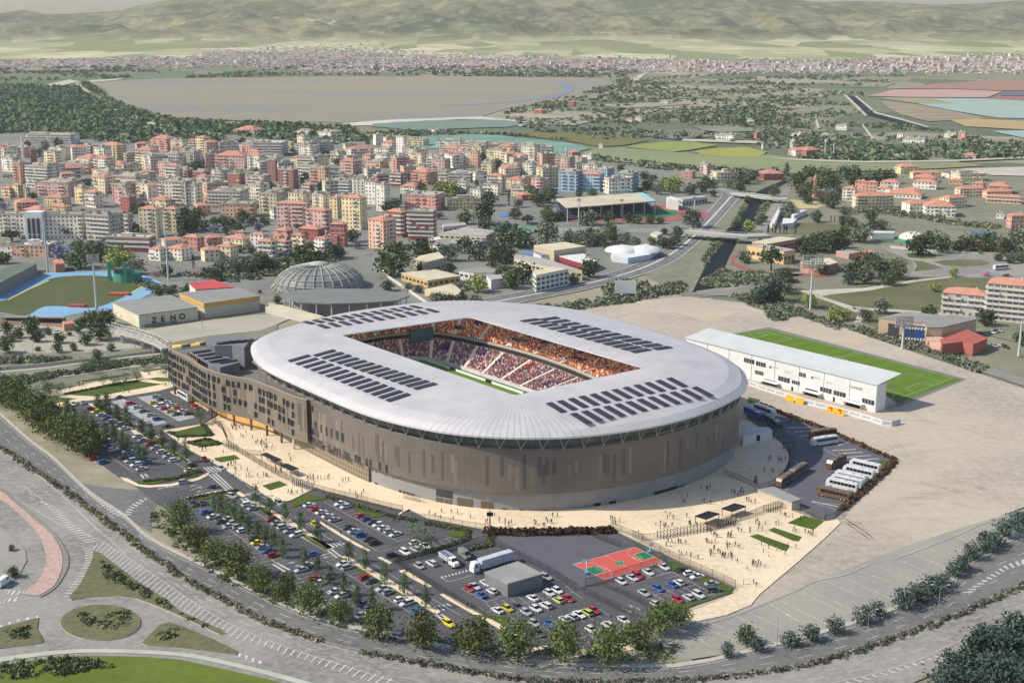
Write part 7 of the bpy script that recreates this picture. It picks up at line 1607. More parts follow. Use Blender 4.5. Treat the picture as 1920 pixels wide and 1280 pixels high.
def car_proto(kind_):
    L, Wd, H = {'hatchback': (4.1, 1.78, 1.5), 'saloon car': (4.6, 1.82, 1.45), 'estate car': (4.6, 1.85, 1.62)}[kind_]; hw = Wd / 2; h = L / 2; b = MB(); k = .62 * H
    loft(b, [(-h, hw * .86, .34, .72, hw * .8), (-h + .12, hw * .97, .24, k * .98, hw * .9), (-h * .4, hw, .2, k * 1.02, hw * .93), (h * .35, hw, .2, k, hw * .92), (h * .8, hw * .96, .24, k * .82, hw * .86), (h - .05, hw * .88, .3, k * .66, hw * .76), (h, hw * .8, .36, .52, hw * .7)])
    rb = {'hatchback': (-h * .92, -h * .7, h * .12, h * .5), 'saloon car': (-h * .72, -h * .36, h * .1, h * .45), 'estate car': (-h * .95, -h * .86, h * .12, h * .48)}[kind_]; r = hw * .74
    b.box(((rb[1] + rb[2]) / 2, 0, H - .04), (rb[2] - rb[1], r * 2, .08))
    gl = MB(); P = []
    for x0, x1 in ((rb[0], rb[1]), (rb[3], rb[2])): pass
    z0, z1 = k * .96, H - .07
    V = [(rb[0], -hw * .9, z0), (rb[3], -hw * .9, z0), (rb[3], hw * .9, z0), (rb[0], hw * .9, z0), (rb[1], -r, z1), (rb[2], -r, z1), (rb[2], r, z1), (rb[1], r, z1)]
    gl.mesh(V, [(0, 1, 5, 4), (1, 2, 6, 5), (2, 3, 7, 6), (3, 0, 4, 7), (4, 5, 6, 7)])
    root = thing(kind_.replace(' ', '_'), "", "car"); b.build("body", m_car, root, color=lin((200, 200, 200))); gl.build("windows", m_cg, root)
    wm = MB()
    for s in (0,): wm.bar((0, -.11, 0), (0, .11, 0), .33, 0, 12); wm.bar((0, -.125, 0), (0, .125, 0), .19, 1, 8)
    wd = wm.data("wheel", [m_ty, m_steel])
    for x in (-h * .6, h * .62):
        for y in (-hw + .1, hw - .1): link("wheel", wd, root, (x, y, .33))
    hl = MB(); hl.box((0, 0, 0), (.12, .34, .14)); hd = hl.data("headlight", [m_lamp]); td_ = MB(); td_.box((0, 0, 0), (.1, .3, .16)); tdd = td_.data("tail_light", [m_tail])
    for s in (-1, 1): link("headlight", hd, root, (h - .07, s * hw * .62, k * .58)); link("tail_light", tdd, root, (-h + .05, s * hw * .66, k * .8))
    return root
CARS = {k: car_proto(k) for k in ('hatchback', 'saloon car', 'estate car')}; used = set(); vr = random.Random(5)
def car(p, ang, col, label, group, kd=None):
    kd = kd or vr.choice(['hatchback', 'saloon car', 'saloon car', 'estate car']); x, y = g(p); src = CARS[kd]; nm, c = PAINT[col]; lb = label.format(c=nm + " " + kd)
    v = vr.uniform(.9, 1.08); c = lin(tuple(min(255, k * v) for k in c)); z = .14
    if kd not in used:
        used.add(kd); src.location = (x, y, z); src.rotation_euler = (0, 0, ang); src['label'] = lb; src['group'] = group; src.children[0].color = c
        for ch in src.children:
            if ch.name.startswith('body'): ch.color = c
        return src
    return clone(src, (x, y, z), ang, lb, group, c, ('body',))
def heading(t, v, at):
    a, b = g(tp(t, at)), g(tp(t, (at[0] + v[0], at[1] + v[1]))); return math.atan2(b[1] - a[1], b[0] - a[0])
def carrow(t, a, b, cols, where, group, flip=None, head=None):
    A, B = np.array(g(tp(t, a))), np.array(g(tp(t, b))); d = B - A; ang = math.atan2(d[1], d[0]) + math.pi / 2
    if head: ang = heading(t, head, a)
    n = len(cols); tot = sum(1 for c in cols if c != '.'); k = 0
    for i, c in enumerate(cols):
        if c == '.': continue
        q = A + d * (i / max(1, n - 1)); P_ = proj(q[0], q[1], 0); an = ang + vr.uniform(-.04, .04) + (math.pi if vr.random() < .3 else 0)
        car(P_, an, c, "{c}, %s of %d %s" % (nth(k), tot, where) if tot > 1 else "{c} parked " + where, group); k += 1
G_U, G_L, G_H, G_S, G_F = "cars in the upper car park", "cars in the lower car park", "cars in the hotel car park", "cars in the small fenced car park", "cars in the front car parks"
carrow('N', (680, 512), (935, 662), "rywbssw", "along the lane, upper car park, far half", G_U); carrow('N', (1035, 722), (1310, 900), "wsrswsw", "along the lane, upper car park, near half", G_U)
carrow('N', (545, 580), (1095, 920), "wwg.wysw.rwbgb", "right of the young trees, mid upper car park", G_U); carrow('N', (620, 665), (1065, 965), "gw.ygbw.gsww", "left of the young trees, mid upper car park", G_U)
carrow('N', (345, 508), (620, 468), "ksyws", "across the far end of the upper car park", G_U); carrow('N', (705, 885), (775, 915), "rb", "on the upper car park's lower left edge", G_U)
carrow('N', (980, 475), (1185, 592), "rwgsb", "on the left hotel island", G_H); carrow('N', (1155, 470), (1325, 556), "ywrlg", "on the right hotel island, left side", G_H); carrow('N', (1172, 424), (1415, 552), "sgwwowg", "on the right hotel island, right side", G_H)
def one(t, p, c, v, where, group, kd=None): car(tp(t, p), heading(t, v, p), c, "{c} " + where, group, kd)
one('N', (905, 428), 'g', (60, -5), "standing alone at the top of the hotel car park", G_H); one('N', (1462, 500), 'r', (40, 20), "by the lit hotel entrance behind the coach", G_H); one('N', (1260, 645), 'k', (60, -4), "driving out below the hotel car park", G_H)
one('N', (1535, 892), 'r', (46, 34), "driving down the lane just above the zebra crossing", "cars on the lane"); one('N', (1660, 962), 's', (46, 34), "on the lane just below the zebra crossing", "cars on the lane"); one('N', (1435, 940), 'n', (70, -20), "leaving the upper car park towards the zebra crossing", G_U); one('N', (1425, 975), 'l', (60, -16), "beside the hedge at the near end of the upper car park", G_U)
one('N', (1385, 1065), 's', (70, -8), "entering on the access road", "cars on the access road"); one('N', (1600, 1100), 'g', (70, -8), "waiting on the access road, right of the entering one", "cars on the access road")
carrow('Q', (660, 272), (1022, 502), "ws..rswsw", "along the lane, lower car park, far half", G_L); carrow('Q', (1372, 720), (1945, 1075), "ws..rg.ws.ww.b", "along the lane, lower car park, near half", G_L)
carrow('Q', (345, 330), (520, 435), "bwgw", "left row at the lower car park's top", G_L); carrow('Q', (520, 382), (850, 655), "wwsw.gysbr", "right of the young trees, mid lower car park", G_L); carrow('Q', (250, 270), (320, 260), "kg", "at the head of the lower car park", G_L)
one('Q', (540, 210), 's', (60, 20), "alone beside the hedge at the head of the lower car park", G_L); one('Q', (1150, 645), 'b', (60, -14), "alone in the middle of the lower car park, above the arrows", G_L); carrow('Q', (1060, 765), (1360, 960), "s.rw.ww", "left row below the lower car park's arrows", G_L); carrow('Q', (1110, 728), (1410, 935), "w..g..s", "right row below the lower car park's arrows", G_L)
one('Q', (1530, 1025), 'b', (50, 20), "half hidden by young trees near the bottom of the lower car park", G_L); one('Q', (1510, 1105), 'w', (60, -30), "under the trees at the bottom of the lower car park", G_L); one('Q', (1800, 1268), 's', (60, 10), "at the very bottom corner of the lower car park", G_L)
one('Q', (895, 262), 's', (46, 32), "driving down the lane beside the lower car park", "cars on the lane", 'estate car'); one('Q', (1160, 422), 'y', (46, 32), "driving down the lane between two young trees", "cars on the lane"); one('R', (965, 1248), 'y', (60, 36), "at the lower zebra crossing of the lane", "cars on the lane")
carrow('Q', (1122, 278), (1612, 562), "wrwws.gwbgk", "left row, small fenced car park", G_S); carrow('Q', (1352, 268), (1765, 498), "ww..rbgwwsw", "right row, small fenced car park", G_S); carrow('R', (640, 712), (790, 665), "wsw", "by airy trees in the small fenced car park", G_S); one('R', (715, 640), 'w', (60, -16), "right of the airy tree in the small fenced car park", G_S); one('R', (545, 735), 'n', (60, -10), "in the lower left corner of the small fenced car park", G_S)
H4 = (80, 46)
carrow('R', (745, 816), (836, 796), "sw", "left of the dump truck", G_F, head=H4); carrow('R', (1120, 982), (1160, 970), "rw", "at the service building's left bays, upper row", G_F, head=H4); carrow('R', (1205, 1032), (1290, 1006), "bw", "in the lower row beside the service building", G_F, head=H4); one('R', (1245, 945), 'w', H4, "closest to the left wall of the service building", G_F); one('R', (1692, 900), 's', (40, 16), "squeezed behind the right wall of the service building", G_F)
carrow('V', (130, 748), (660, 660), "wyg...lr", "in the second row of the front car park", G_F, head=H4); carrow('V', (395, 656), (580, 600), "w.ww", "in the top row of the front car park", G_F, head=H4); carrow('V', (345, 762), (492, 712), "sww", "in the third row of the front car park", G_F, head=H4); carrow('V', (525, 848), (852, 748), "b.wwwlr", "in the fourth row of the front car park", G_F, head=H4); carrow('V', (405, 845), (440, 920), "sg", "between big trees, front car park's left end", G_F, head=H4); carrow('V', (835, 895), (1075, 822), "w.w.w", "in the last row of the front car park", G_F, head=H4)
carrow('V', (1060, 532), (1262, 462), "w.sr.w", "below the red ball court", G_F, head=H4); one('V', (1380, 422), 'w', H4, "at the corner of the red ball court", G_F); carrow('V', (1230, 618), (1490, 540), "s.b.bw", "in the middle row right of the fenced drive", G_F, head=H4); carrow('V', (1520, 446), (1740, 548), "kww.s", "along the plaza fence at the front right", G_F, head=(90, -14)); one('V', (1755, 596), 'g', (80, -12), "shaded in the far right corner of the front car park", G_F); carrow('V', (1320, 706), (1640, 632), "w.rww", "in the lowest row right of the fenced drive", G_F, head=H4)
for p, c in (((1730, 580), 'w'), ((1750, 575), 'g'), ((1770, 570), 's'), ((1780, 650), 'w'), ((1800, 660), 'k'), ((1740, 655), 's')): one('X', p, c, (40, 10), "on the street beside the market hall, %s" % ("upper row" if p[1] < 600 else "lower row") + " number %d" % (1 + [1730, 1750, 1770, 1740, 1780, 1800].index(p[0]) % 3), "cars by the market hall", 'hatchback')
one('U', (430, 578), 'w', (40, 4), "alone in the old car park below the athletics track", "cars in the old car park", 'hatchback')
# coaches
def coach_proto():
    root = thing("coach", "", "coach"); L, Wd, H = 12.2, 2.5, 3.4; b = MB(); loft(b, [(-L / 2, 1.1, .5, H - .2, 1.0), (-L / 2 + .3, 1.25, .35, H, 1.12), (L / 2 - .8, 1.25, .35, H, 1.12), (L / 2 - .1, 1.22, .35, 2.4, 1.15), (L / 2, 1.1, .5, 1.6, 1.05)])
    b.box((0, 0, H + .12), (2.2, 1.5, .25)); b.box((-3.5, 0, H + .1), (1.2, 1.2, .2)); b.build("body", m_car, root, color=lin((220, 220, 220)))
    for s in (-1, 1):
        for i in range(7): wg = MB(); wg.box((-4.9 + i * 1.45, s * 1.24, 2.35), (1.3, .08, 1.05)); wg.build("side_window", m_cg, root); fm = MB(); fm.mesh([(L / 2 - .02, -1.1, 1.5), (L / 2 - .02, 1.1, 1.5), (L / 2 - .72, 1.08, 3.2), (L / 2 - .72, -1.08, 3.2)], [(0, 1, 2, 3)]); fm.v = [(x + .05, y, z + .03) for x, y, z in fm.v]; fm.build("windscreen", m_cg, root)
    wm = MB(); wm.bar((0, -.15, 0), (0, .15, 0), .5, 0, 12); wm.bar((0, -.17, 0), (0, .17, 0), .28, 1, 8); wd = wm.data("wheel", [m_ty, m_steel])
    for x in (-4.4, -3.2, 3.9):
        for y in (-1.12, 1.12): link("wheel", wd, root, (x, y, .5))
    mm = MB(); mm.bar((L / 2 - .2, -1.2, 2.6), (L / 2 + .3, -1.5, 2.4), .08); mm.bar((L / 2 - .2, 1.2, 2.6), (L / 2 + .3, 1.5, 2.4), .08); mm.build("mirrors", m_ty, root); return root
COACH = coach_proto(); cu = []
for p, v, c, lab in (((1285, 645), (-240, -55), 'w', "white coach, top one of five parked side by side along the red hedge"), ((1238, 690), (-240, -55), 'w', "white coach, second of the five along the red hedge"), ((1175, 732), (-240, -55), 'w', "white coach, middle one of the five along the red hedge"), ((1150, 760), (-240, -55), 'w', "white coach, fourth of the five along the red hedge"), ((1115, 788), (-240, -55), 'w', "white coach, lowest of the five and next to the brown coach"), ((1052, 855), (-240, -55), 'z', "brown coach with grey roof at the lower end of the coach row"),
                     ((1072, 612), (-120, 62), 'z', "bronze coach driving across the middle of the coach park"), ((785, 680), (-95, 60), 'z', "bronze coach waiting in the shade by the curved fence, upper one"), ((690, 745), (-95, 60), 'z', "bronze coach waiting in the shade by the curved fence, lower one"), ((980, 455), (-205, 30), 'w', "white coach parked alone beside a bronze one in the coach park"), ((970, 400), (-205, 26), 'z', "bronze coach parked above the single white coach"), ((535, 225), (160, 58), 'w', "white coach at the far end of the coach park near the stadium"), ((598, 315), (110, 70), 'g', "dark coach in the stadium shade below the far white coach"), ((447, 248), (90, 46), 'b', "blue coach half hidden behind the right end of the stadium")):
    x, y = g(tp('S', p)); a = heading('S', v, p); col = lin(PAINT[c][1])
    if not cu: COACH.location = (x, y, .2); COACH.rotation_euler = (0, 0, a); COACH['label'] = lab; COACH['group'] = "coaches in the coach park"; COACH.children[0].color = col; cu.append(1)
    else: clone(COACH, (x, y, .2), a, lab, "coaches in the coach park", col, ('body',))
x, y = g(tp('N', (1388, 436))); clone(COACH, (x, y, .25), heading('N', (110, 64), (1388, 436)), "white coach standing in front of the lit hotel entrance", "", lin(PAINT['w'][1]), ('body',))
x, y = g(tp('F', (1690, 1205))); clone(COACH, (x, y, .25), heading('F', (70, -6), (1690, 1205)), "white coach on the wide junction road at the right edge", "", lin(PAINT['w'][1]), ('body',))
# lorry, dump truck, van
m_whi = M("vehicle_white", (224, 224, 222), rough=.35); m_trl = M("trailer_grey", (190, 192, 200), (178, 180, 190), s1=.5)
def wheels(root, xs, r=.5, w_=1.1):
    wm = MB(); wm.bar((0, -.16, 0), (0, .16, 0), r, 0, 12); wm.bar((0, -.18, 0), (0, .18, 0), r * .5, 1, 8); wd = wm.data("wheel", [m_ty, m_steel])
    for x in xs:
        for y in (-w_, w_): link("wheel", wd, root, (x, y, r))
x, y = g(tp('R', (1275, 820))); lo = thing("lorry", "white articulated lorry with long pale grey trailer beside the service building", "lorry", (x, y, .14), heading('R', (-230, 70), (1275, 820)))
mb = MB(); mb.box((-2.2, 0, 2.5), (12.4, 2.55, 2.8)); mb.build("trailer", m_trl, lo); mb = MB(); loft(mb, [(4.9, 1.2, .6, 3.5, 1.15), (6.6, 1.22, .5, 3.6, 1.1), (7.1, 1.2, .5, 2.2, 1.15)]); mb.build("cab", m_whi, lo); mb = MB(); mb.mesh([(7.13, -1.1, 2.0), (7.13, 1.1, 2.0), (6.75, 1.05, 3.1), (6.75, -1.05, 3.1)], [(0, 1, 2, 3)]); mb.box((6.0, 1.2, 2.5), (.9, .08, .8)); mb.box((6.0, -1.2, 2.5), (.9, .08, .8)); mb.build("windscreen", m_cg, lo); mb = MB(); mb.box((-.5, 0, .9), (14, 1.1, .35)); mb.build("chassis", m_ty, lo); wheels(lo, (-7.2, -6, -4.8, 3.4, 6.2))
x, y = g(tp('R', (965, 785))); dt = thing("dump_truck", "white dump truck with open grey ribbed tipper body left of the van", "truck", (x, y, .14), heading('R', (95, 60), (965, 785)))
mb = MB(); V = [(-4, -1.2, 1.2), (1.4, -1.2, 1.2), (1.4, 1.2, 1.2), (-4, 1.2, 1.2), (-4.3, -1.25, 2.9), (1.5, -1.25, 2.9), (1.5, 1.25, 2.9), (-4.3, 1.25, 2.9)]; mb.mesh(V, [(0, 1, 5, 4), (1, 2, 6, 5), (2, 3, 7, 6), (3, 0, 4, 7), (3, 2, 1, 0)]); mb.box((-1.4, 0, 1.7), (5.2, 2.2, .3))
for i in range(6): mb.box((-3.7 + i, 0, 2.0), (.15, 2.62, 1.7))
mb.build("tipper_body", m_trl, dt); mb = MB(); loft(mb, [(1.7, 1.15, .8, 2.9, 1.05), (3.1, 1.15, .7, 2.9, 1.0), (3.5, 1.15, .6, 1.9, 1.05), (4.8, 1.05, .6, 1.7, .9), (5, 1, .7, 1.4, .85)]); mb.build("cab", m_whi, dt); mb = MB(); mb.mesh([(3.56, -1, 1.9), (3.56, 1, 1.9), (3.2, .95, 2.8), (3.2, -.95, 2.8)], [(0, 1, 2, 3)]); mb.box((2.5, 1.12, 2.3), (.9, .1, .6)); mb.box((2.5, -1.12, 2.3), (.9, .1, .6)); mb.build("windscreen", m_cg, dt); wheels(dt, (-3, -1.8, 3.9)); mb = MB(); mb.box((0, 0, .9), (8, 1, .35)); mb.build("chassis", m_ty, dt)
x, y = g(tp('R', (1085, 740))); vn = thing("van", "grey delivery van parked between the dump truck and the lorry", "van", (x, y, .14), heading('R', (90, 66), (1085, 740)))
mb = MB(); loft(mb, [(-2.9, 1.0, .45, 2.5, .9), (1.3, 1.02, .4, 2.55, .9), (2.1, 1.02, .4, 1.5, .9), (2.8, .95, .45, 1.2, .8)]); mb.build("body", M("van_grey", (128, 128, 124), rough=.4), vn); mb = MB(); mb.mesh([(2.12, -.9, 1.5), (2.12, .9, 1.5), (1.42, .86, 2.4), (1.42, -.86, 2.4)], [(0, 1, 2, 3)]); mb.v = [(x_ + .06, y_, z_ + .03) for x_, y_, z_ in mb.v]; mb.box((.7, .99, 1.8), (.9, .1, .6)); mb.box((.7, -.99, 1.8), (.9, .1, .6)); mb.build("windows", m_cg, vn); wheels(vn, (-1.9, 1.9), .38, .92)

x, y = g(tp('Z', (22, 735))); v2 = clone(vn, (x, y, .3), heading('Z', (60, -40), (22, 735)), "white van at the kerb by the zebra crossing on the left edge")
for ch in v2.children:
    if ch.name.startswith('body'): ch.data = ch.data.copy(); ch.data.materials[0] = m_whi
# ================================================================== STREET FURNITURE
# service building, ticket booths and canopies
roofpoly("service_building", "low windowless grey service building with flat roof in the front car park", "building", px('V', "35,447 285,366 470,458 208,532"), 4.6, M("service_grey", (128, 130, 132), (118, 120, 122), s1=.3), M("felt_grey", (150, 150, 148), (138, 138, 136), s1=.15), over=.02)
kb = roofpoly("kiosk_block", "long low ticket block with pale flat roof between the plaza and the coach park", "kiosk", px('S', "485,788 600,765 805,858 740,880"), 3.6, paint((196, 184, 164)), M("felt_grey", (150, 150, 148)), over=.02)
m_blk = M("black_metal", (42, 42, 46), (36, 36, 40), s1=.5, rough=.5)
def canopy(label, t, s, h=3.2):
    P = up([g(p, h) for p in px(t, s)]); c = np.mean(P, axis=0); o = thing("canopy", label, "canopy", (*c, 0), 0, "black gate canopies"); Q = [tuple(np.array(p) - c) for p in P]
    mb = MB(); mb.prism(Q, h - .35, h); mb.build("roof", m_blk, o)
    for x, y in Q: mb = MB(); mb.box((x * .94, y * .94, (h - .35) / 2), (.22, .22, h - .35)); mb.build("post", m_blk, o)
canopy("black flat gate canopy on the left plaza, the upper longer one", 'O', "838,842 880,832 992,882 945,896"); canopy("black flat gate canopy on the left plaza, the lower shorter one", 'O', "985,928 1030,912 1118,948 1062,964"); canopy("black flat gate canopy on the right plaza, the lower left one", 'S', "12,985 110,948 198,968 95,1008"); canopy("black flat gate canopy on the right plaza, the upper right one", 'S', "212,928 310,890 396,912 290,950")
for p in ((640, 400), (715, 490)):
    a = tp('S', p); x, y = g(a); o = thing("canopy", "dark steel gate frame in the stadium shade beside the coach park, " + ("upper" if p[1] < 450 else "lower") + " one", "canopy", (x, y, 0), .3, "dark gate frames"); mb = MB(); mb.box((0, 0, 3.2), (5, 2.4, .25)); mb.build("roof", m_blk, o)
    for dx in (-2.3, 2.3): mb = MB(); mb.box((dx, 0, 1.55), (.2, .2, 3.1)); mb.build("post", m_blk, o)
# fences
m_fb = M("fence_bronze", (120, 106, 86), (108, 96, 78), s1=.4, rough=.5); m_fg = M("fence_grey", (72, 72, 74), rough=.5)
fpost = {}
def fence(label, t, s, h=2.4, mat=None, gap=.42, name="fence"):
    mat = mat or m_fb; W_ = [g(p) for p in px(t, s)]; c = np.array(W_[0]); o = thing(name, label, "fence", (*c, 0), 0, None); P = resample([tuple(np.array(q) - c) for q in W_], 5.0)
    key = (h, mat.name)
    if key not in fpost: mb = MB(); mb.box((0, 0, h * .52), (.14, .14, h * 1.04)); fpost[key] = mb.data("post", [mat if mat is m_fg else m_blk])
    for i in range(len(P)):
        link("post", fpost[key], o, (*P[i], .2))
        if i + 1 < len(P):
            d = P[i + 1] - P[i]; L = np.linalg.norm(d); k = int(L / gap); mb = MB()
            for j in range(k + 1): mb.box(((j / k - .5) * L, 0, h / 2), (.09, .05, h))
            mb.box((0, 0, h - .08), (L, .06, .1)); mb.box((0, 0, .15), (L, .06, .1)); q = (P[i] + P[i + 1]) / 2; mb.build("panel", mat, o, (*q, .2), math.atan2(d[1], d[0]))
for lab, t, s, h, mt in (("bronze fence round the left plaza, upper stretch down to the first turnstiles", 'O', "470,600 545,660 585,750", 2.6, None), ("bronze fence of the left plaza between the two turnstile rows", 'O', "655,830 760,890 860,950 960,1010 1085,1065", 2.6, None), ("bronze fence above the small fenced car park", 'O', "1225,1120 1330,1145 1500,1190 1700,1240 1900,1285", 2.6, None), ("bronze fence between the plaza steps and the front hedge", 'R', "690,455 900,480 1070,515 1265,545", 2.4, None), ("short bronze fence by the plaza steps", 'R', "630,300 750,330", 2.4, None), ("bronze fence across the left plaza beside the black canopies", 'O', "720,850 838,862", 2.2, None), ("bronze fence of the right plaza above the ball court", 'V', "980,125 1080,165 1240,220 1330,210", 2.4, None),
                         ("bronze fence along the front right car park", 'V', "1150,195 1280,265 1440,355 1600,430 1760,500 1915,570", 2.6, None), ("bronze fence from the turnstiles to the right hand canopies", 'V', "1700,150 1760,135 1920,70", 2.4, None), ("bronze fence under the right canopies towards the ticket block", 'S', "100,1095 300,1030 380,1020 530,960", 2.4, None), ("bronze fence behind the ticket block", 'S', "460,815 600,880 720,945 830,985 985,1030", 2.4, None), ("grey fence closing the coach park above the lawn", 'S', "990,1030 1060,1015 1110,950", 2.4, m_fg), ("dark fence between the shaded plaza and the stadium front", 'S', "230,680 330,720 480,785", 2.2, m_fg), ("dark curved fence between the shaded plaza and the coach park", 'S', "720,500 725,590 690,680 600,770 490,800", 2.4, m_fg),
                         ("dark fence between service yard and paved yard", 'V', "90,240 300,350 500,450 720,590", 2.6, m_fg), ("dark fence between lane and service yard", 'R', "560,790 720,880 900,1000 1080,1110 1250,1190", 2.4, m_fg), ("dark fence along the lower side of the small car park", 'R', "590,790 800,740 1000,680 1250,620", 2.2, m_fg), ("dark fence below the red ball court", 'V', "790,560 930,530 1160,455 1400,385", 2.6, m_fg), ("dark fence on the left side of the fenced drive", 'V', "780,610 960,700 1150,790", 2.2, m_fg), ("dark fence on the right side of the fenced drive", 'V', "930,560 1100,635 1290,730", 2.2, m_fg), ("bronze fence in front of the lit hotel ground floor", 'N', "1300,355 1420,430 1560,510 1700,580", 2.4, None), ("dark fence between paved yard and plaza corner", 'V', "850,190 960,230 1050,265", 2.2, m_fg)):
    fence(lab, t, s, h, mt)
mb = MB(); x, y = g(tp('R', (1275, 520))); mb.box((0, 0, 3.2), (.4, .5, 6.4)); mb.box((0, -.3, 5.2), (2.2, .2, 1.4)); tag(mb.build("gate_post", m_blk, None, (x, y, 0)), "tall dark gate post with a small plate at the left end of the red hedge", "post")
# turnstiles
tst = thing("turnstile", "", "turnstile"); mb = MB(); mb.box((0, -1.1, 1.1), (.14, .14, 2.2)); mb.box((0, 1.1, 1.1), (.14, .14, 2.2)); mb.box((0, 0, 2.15), (.14, 2.3, .12)); mb.box((0, 0, 1.0), (.1, 2.2, .1)); mb.box((0, 0, .3), (.1, 2.2, .1)); mb.build("frame", m_blk, tst)
mb = MB()
for k in range(4): mb.bar((.1, 0, .5 + k * .4), (.5, 0, .5 + k * .4), .03)
mb.bar((.3, .5, 0), (.3, .5, 2.0), .05); mb.build("rotor", m_steel, tst); tfirst = [True]
def turnstiles(t, a, b, n, where):
    A, B = np.array(g(tp(t, a))), np.array(g(tp(t, b))); ang = math.atan2(*(B - A)[::-1])
    for i in range(n):
        q = A + (B - A) * i / (n - 1); lb = "turnstile gate, %s of %d from the left %s" % (nth(i), n, where)
        if tfirst[0]: tst.location = (*q, .3); tst.rotation_euler = (0, 0, ang); tst['label'] = lb; tst['group'] = "turnstile gates"; tfirst[0] = False
        else: clone(tst, (*q, .3), ang, lb, "turnstile gates")
turnstiles('O', (575, 785), (650, 825), 7, "in the upper row on the left plaza"); turnstiles('O', (1090, 1075), (1215, 1115), 9, "in the lower row on the left plaza"); turnstiles('V', (1340, 200), (1715, 135), 16, "in the row beside the ball court corner"); turnstiles('S', (545, 960), (650, 930), 7, "in the row below the ticket block"); turnstiles('S', (170, 1085), (300, 1050), 8, "between the two right hand canopies")
# ball hoops
for (t, p), lab in ((('V', (800, 462)), "basketball hoop on the near left end of the red court"), (('V', (1272, 305)), "basketball hoop on the far right end of the red court")):
    x, y = g(tp(t, p)); o = thing("basketball_hoop", lab, "hoop", (x, y, .2), math.atan2(uL[1], uL[0]) + (2.6 if 'near' in lab else -.5)); mb = MB(); mb.box((0, 0, .3), (1.6, 1.2, .5)); mb.build("base", M("court_blue", (92, 136, 184)), o); mb = MB(); mb.bar((0, 0, .4), (0, 0, 3.2), .12); mb.bar((0, 0, 3.2), (1.4, 0, 3.4), .1); mb.build("pole", m_steel, o); mb = MB(); mb.box((1.5, 0, 3.4), (.08, 1.8, 1.1)); mb.build("backboard", m_whi, o); mb = MB(); mb.lathe([(.23, 0), (.25, .03)], (1.9, 0, 3.05), 12); mb.build("rim", m_red, o)
# floodlight masts
def floodlight(base, ytop, label, rows=5, cols=7, w_=7, plate=True):
    x, y = g(base); h = hgt(base, ytop); o = thing("floodlight_mast", label, "floodlight", (x, y, 0)); mb = MB(); mb.lathe([(.75, 0), (.55, h * .5), (.4, h)], n=10); mb.build("mast", paint((196, 198, 196)), o)
    if plate:
        mb = MB(); mb.box((0, -.3, h - w_ * .3), (w_, .15, .25)); mb.box((0, -.3, h + w_ * .25), (w_, .15, .25)); mb.box((-w_ / 2, -.3, h), (.2, .15, w_ * .7)); mb.box((w_ / 2, -.3, h), (.2, .15, w_ * .7)); mb.build("head_frame", m_steel, o); lm_ = MB(); lm_.box((0, 0, 0), (w_ / cols * .8, .3, w_ * .7 / rows * .75)); ld = lm_.data("lamp", [M("lamp_grey", (176, 178, 172), (120, 122, 120), s1=.8)])
        for i in range(rows):
            for j in range(cols): link("lamp", ld, o, ((j - (cols - 1) / 2) * w_ / cols, -.45, h + ((i - (rows - 1) / 2) * w_ * .68 / rows)))
floodlight(tp('U', (725, 400)), tp('U', (0, 15))[1], "tall floodlight mast with square lamp head in front of the athletics infield", 4, 5, 7); floodlight(tp('H', (268, 240)), tp('H', (0, -60))[1], "bare tall mast behind the left bend of the athletics track", plate=False); floodlight(tp('H', (940, 285)), tp('H', (0, -60))[1], "bare tall mast among the houses right of the athletics track", plate=False)
floodlight(tp('X', (712, 448)), tp('X', (0, 178))[1], "tall floodlight mast with wide lamp grid beyond the training pitch", 6, 8, 12); floodlight(tp('X', (1225, 668)), tp('X', (0, 515))[1], "floodlight mast with lamp grid in front of the market hall", 6, 6, 9); floodlight(tp('X', (1875, 708)), tp('X', (0, 505))[1], "floodlight mast cut by the right edge of the picture", plate=False)
for p, yt, lab in (((560, 1030), 770, "left thin mast in front of the red track"), ((985, 940), 775, "middle thin mast in front of the green turf"), ((1270, 860), 690, "thin mast at the right end of the athletics stand"), ((1717, 900), 750, "thin mast in front of the long colonnade")): floodlight(tp('D', p), tp('D', (0, yt))[1], lab, 2, 3, 3)
bbp = tp('Y', (1585, 385)); x, y = g(bbp); o = thing("billboard", "white gridded billboard on a post in the shrubs right of the stadium roof", "billboard", (x, y, 0)); mb = MB(); mb.box((0, 0, 7), (13, .4, 8)); mb.build("panel", m_sw, o); mb = MB(); mb.bar((0, .4, 0), (0, .4, 8), .4); mb.build("post", m_steel, o)
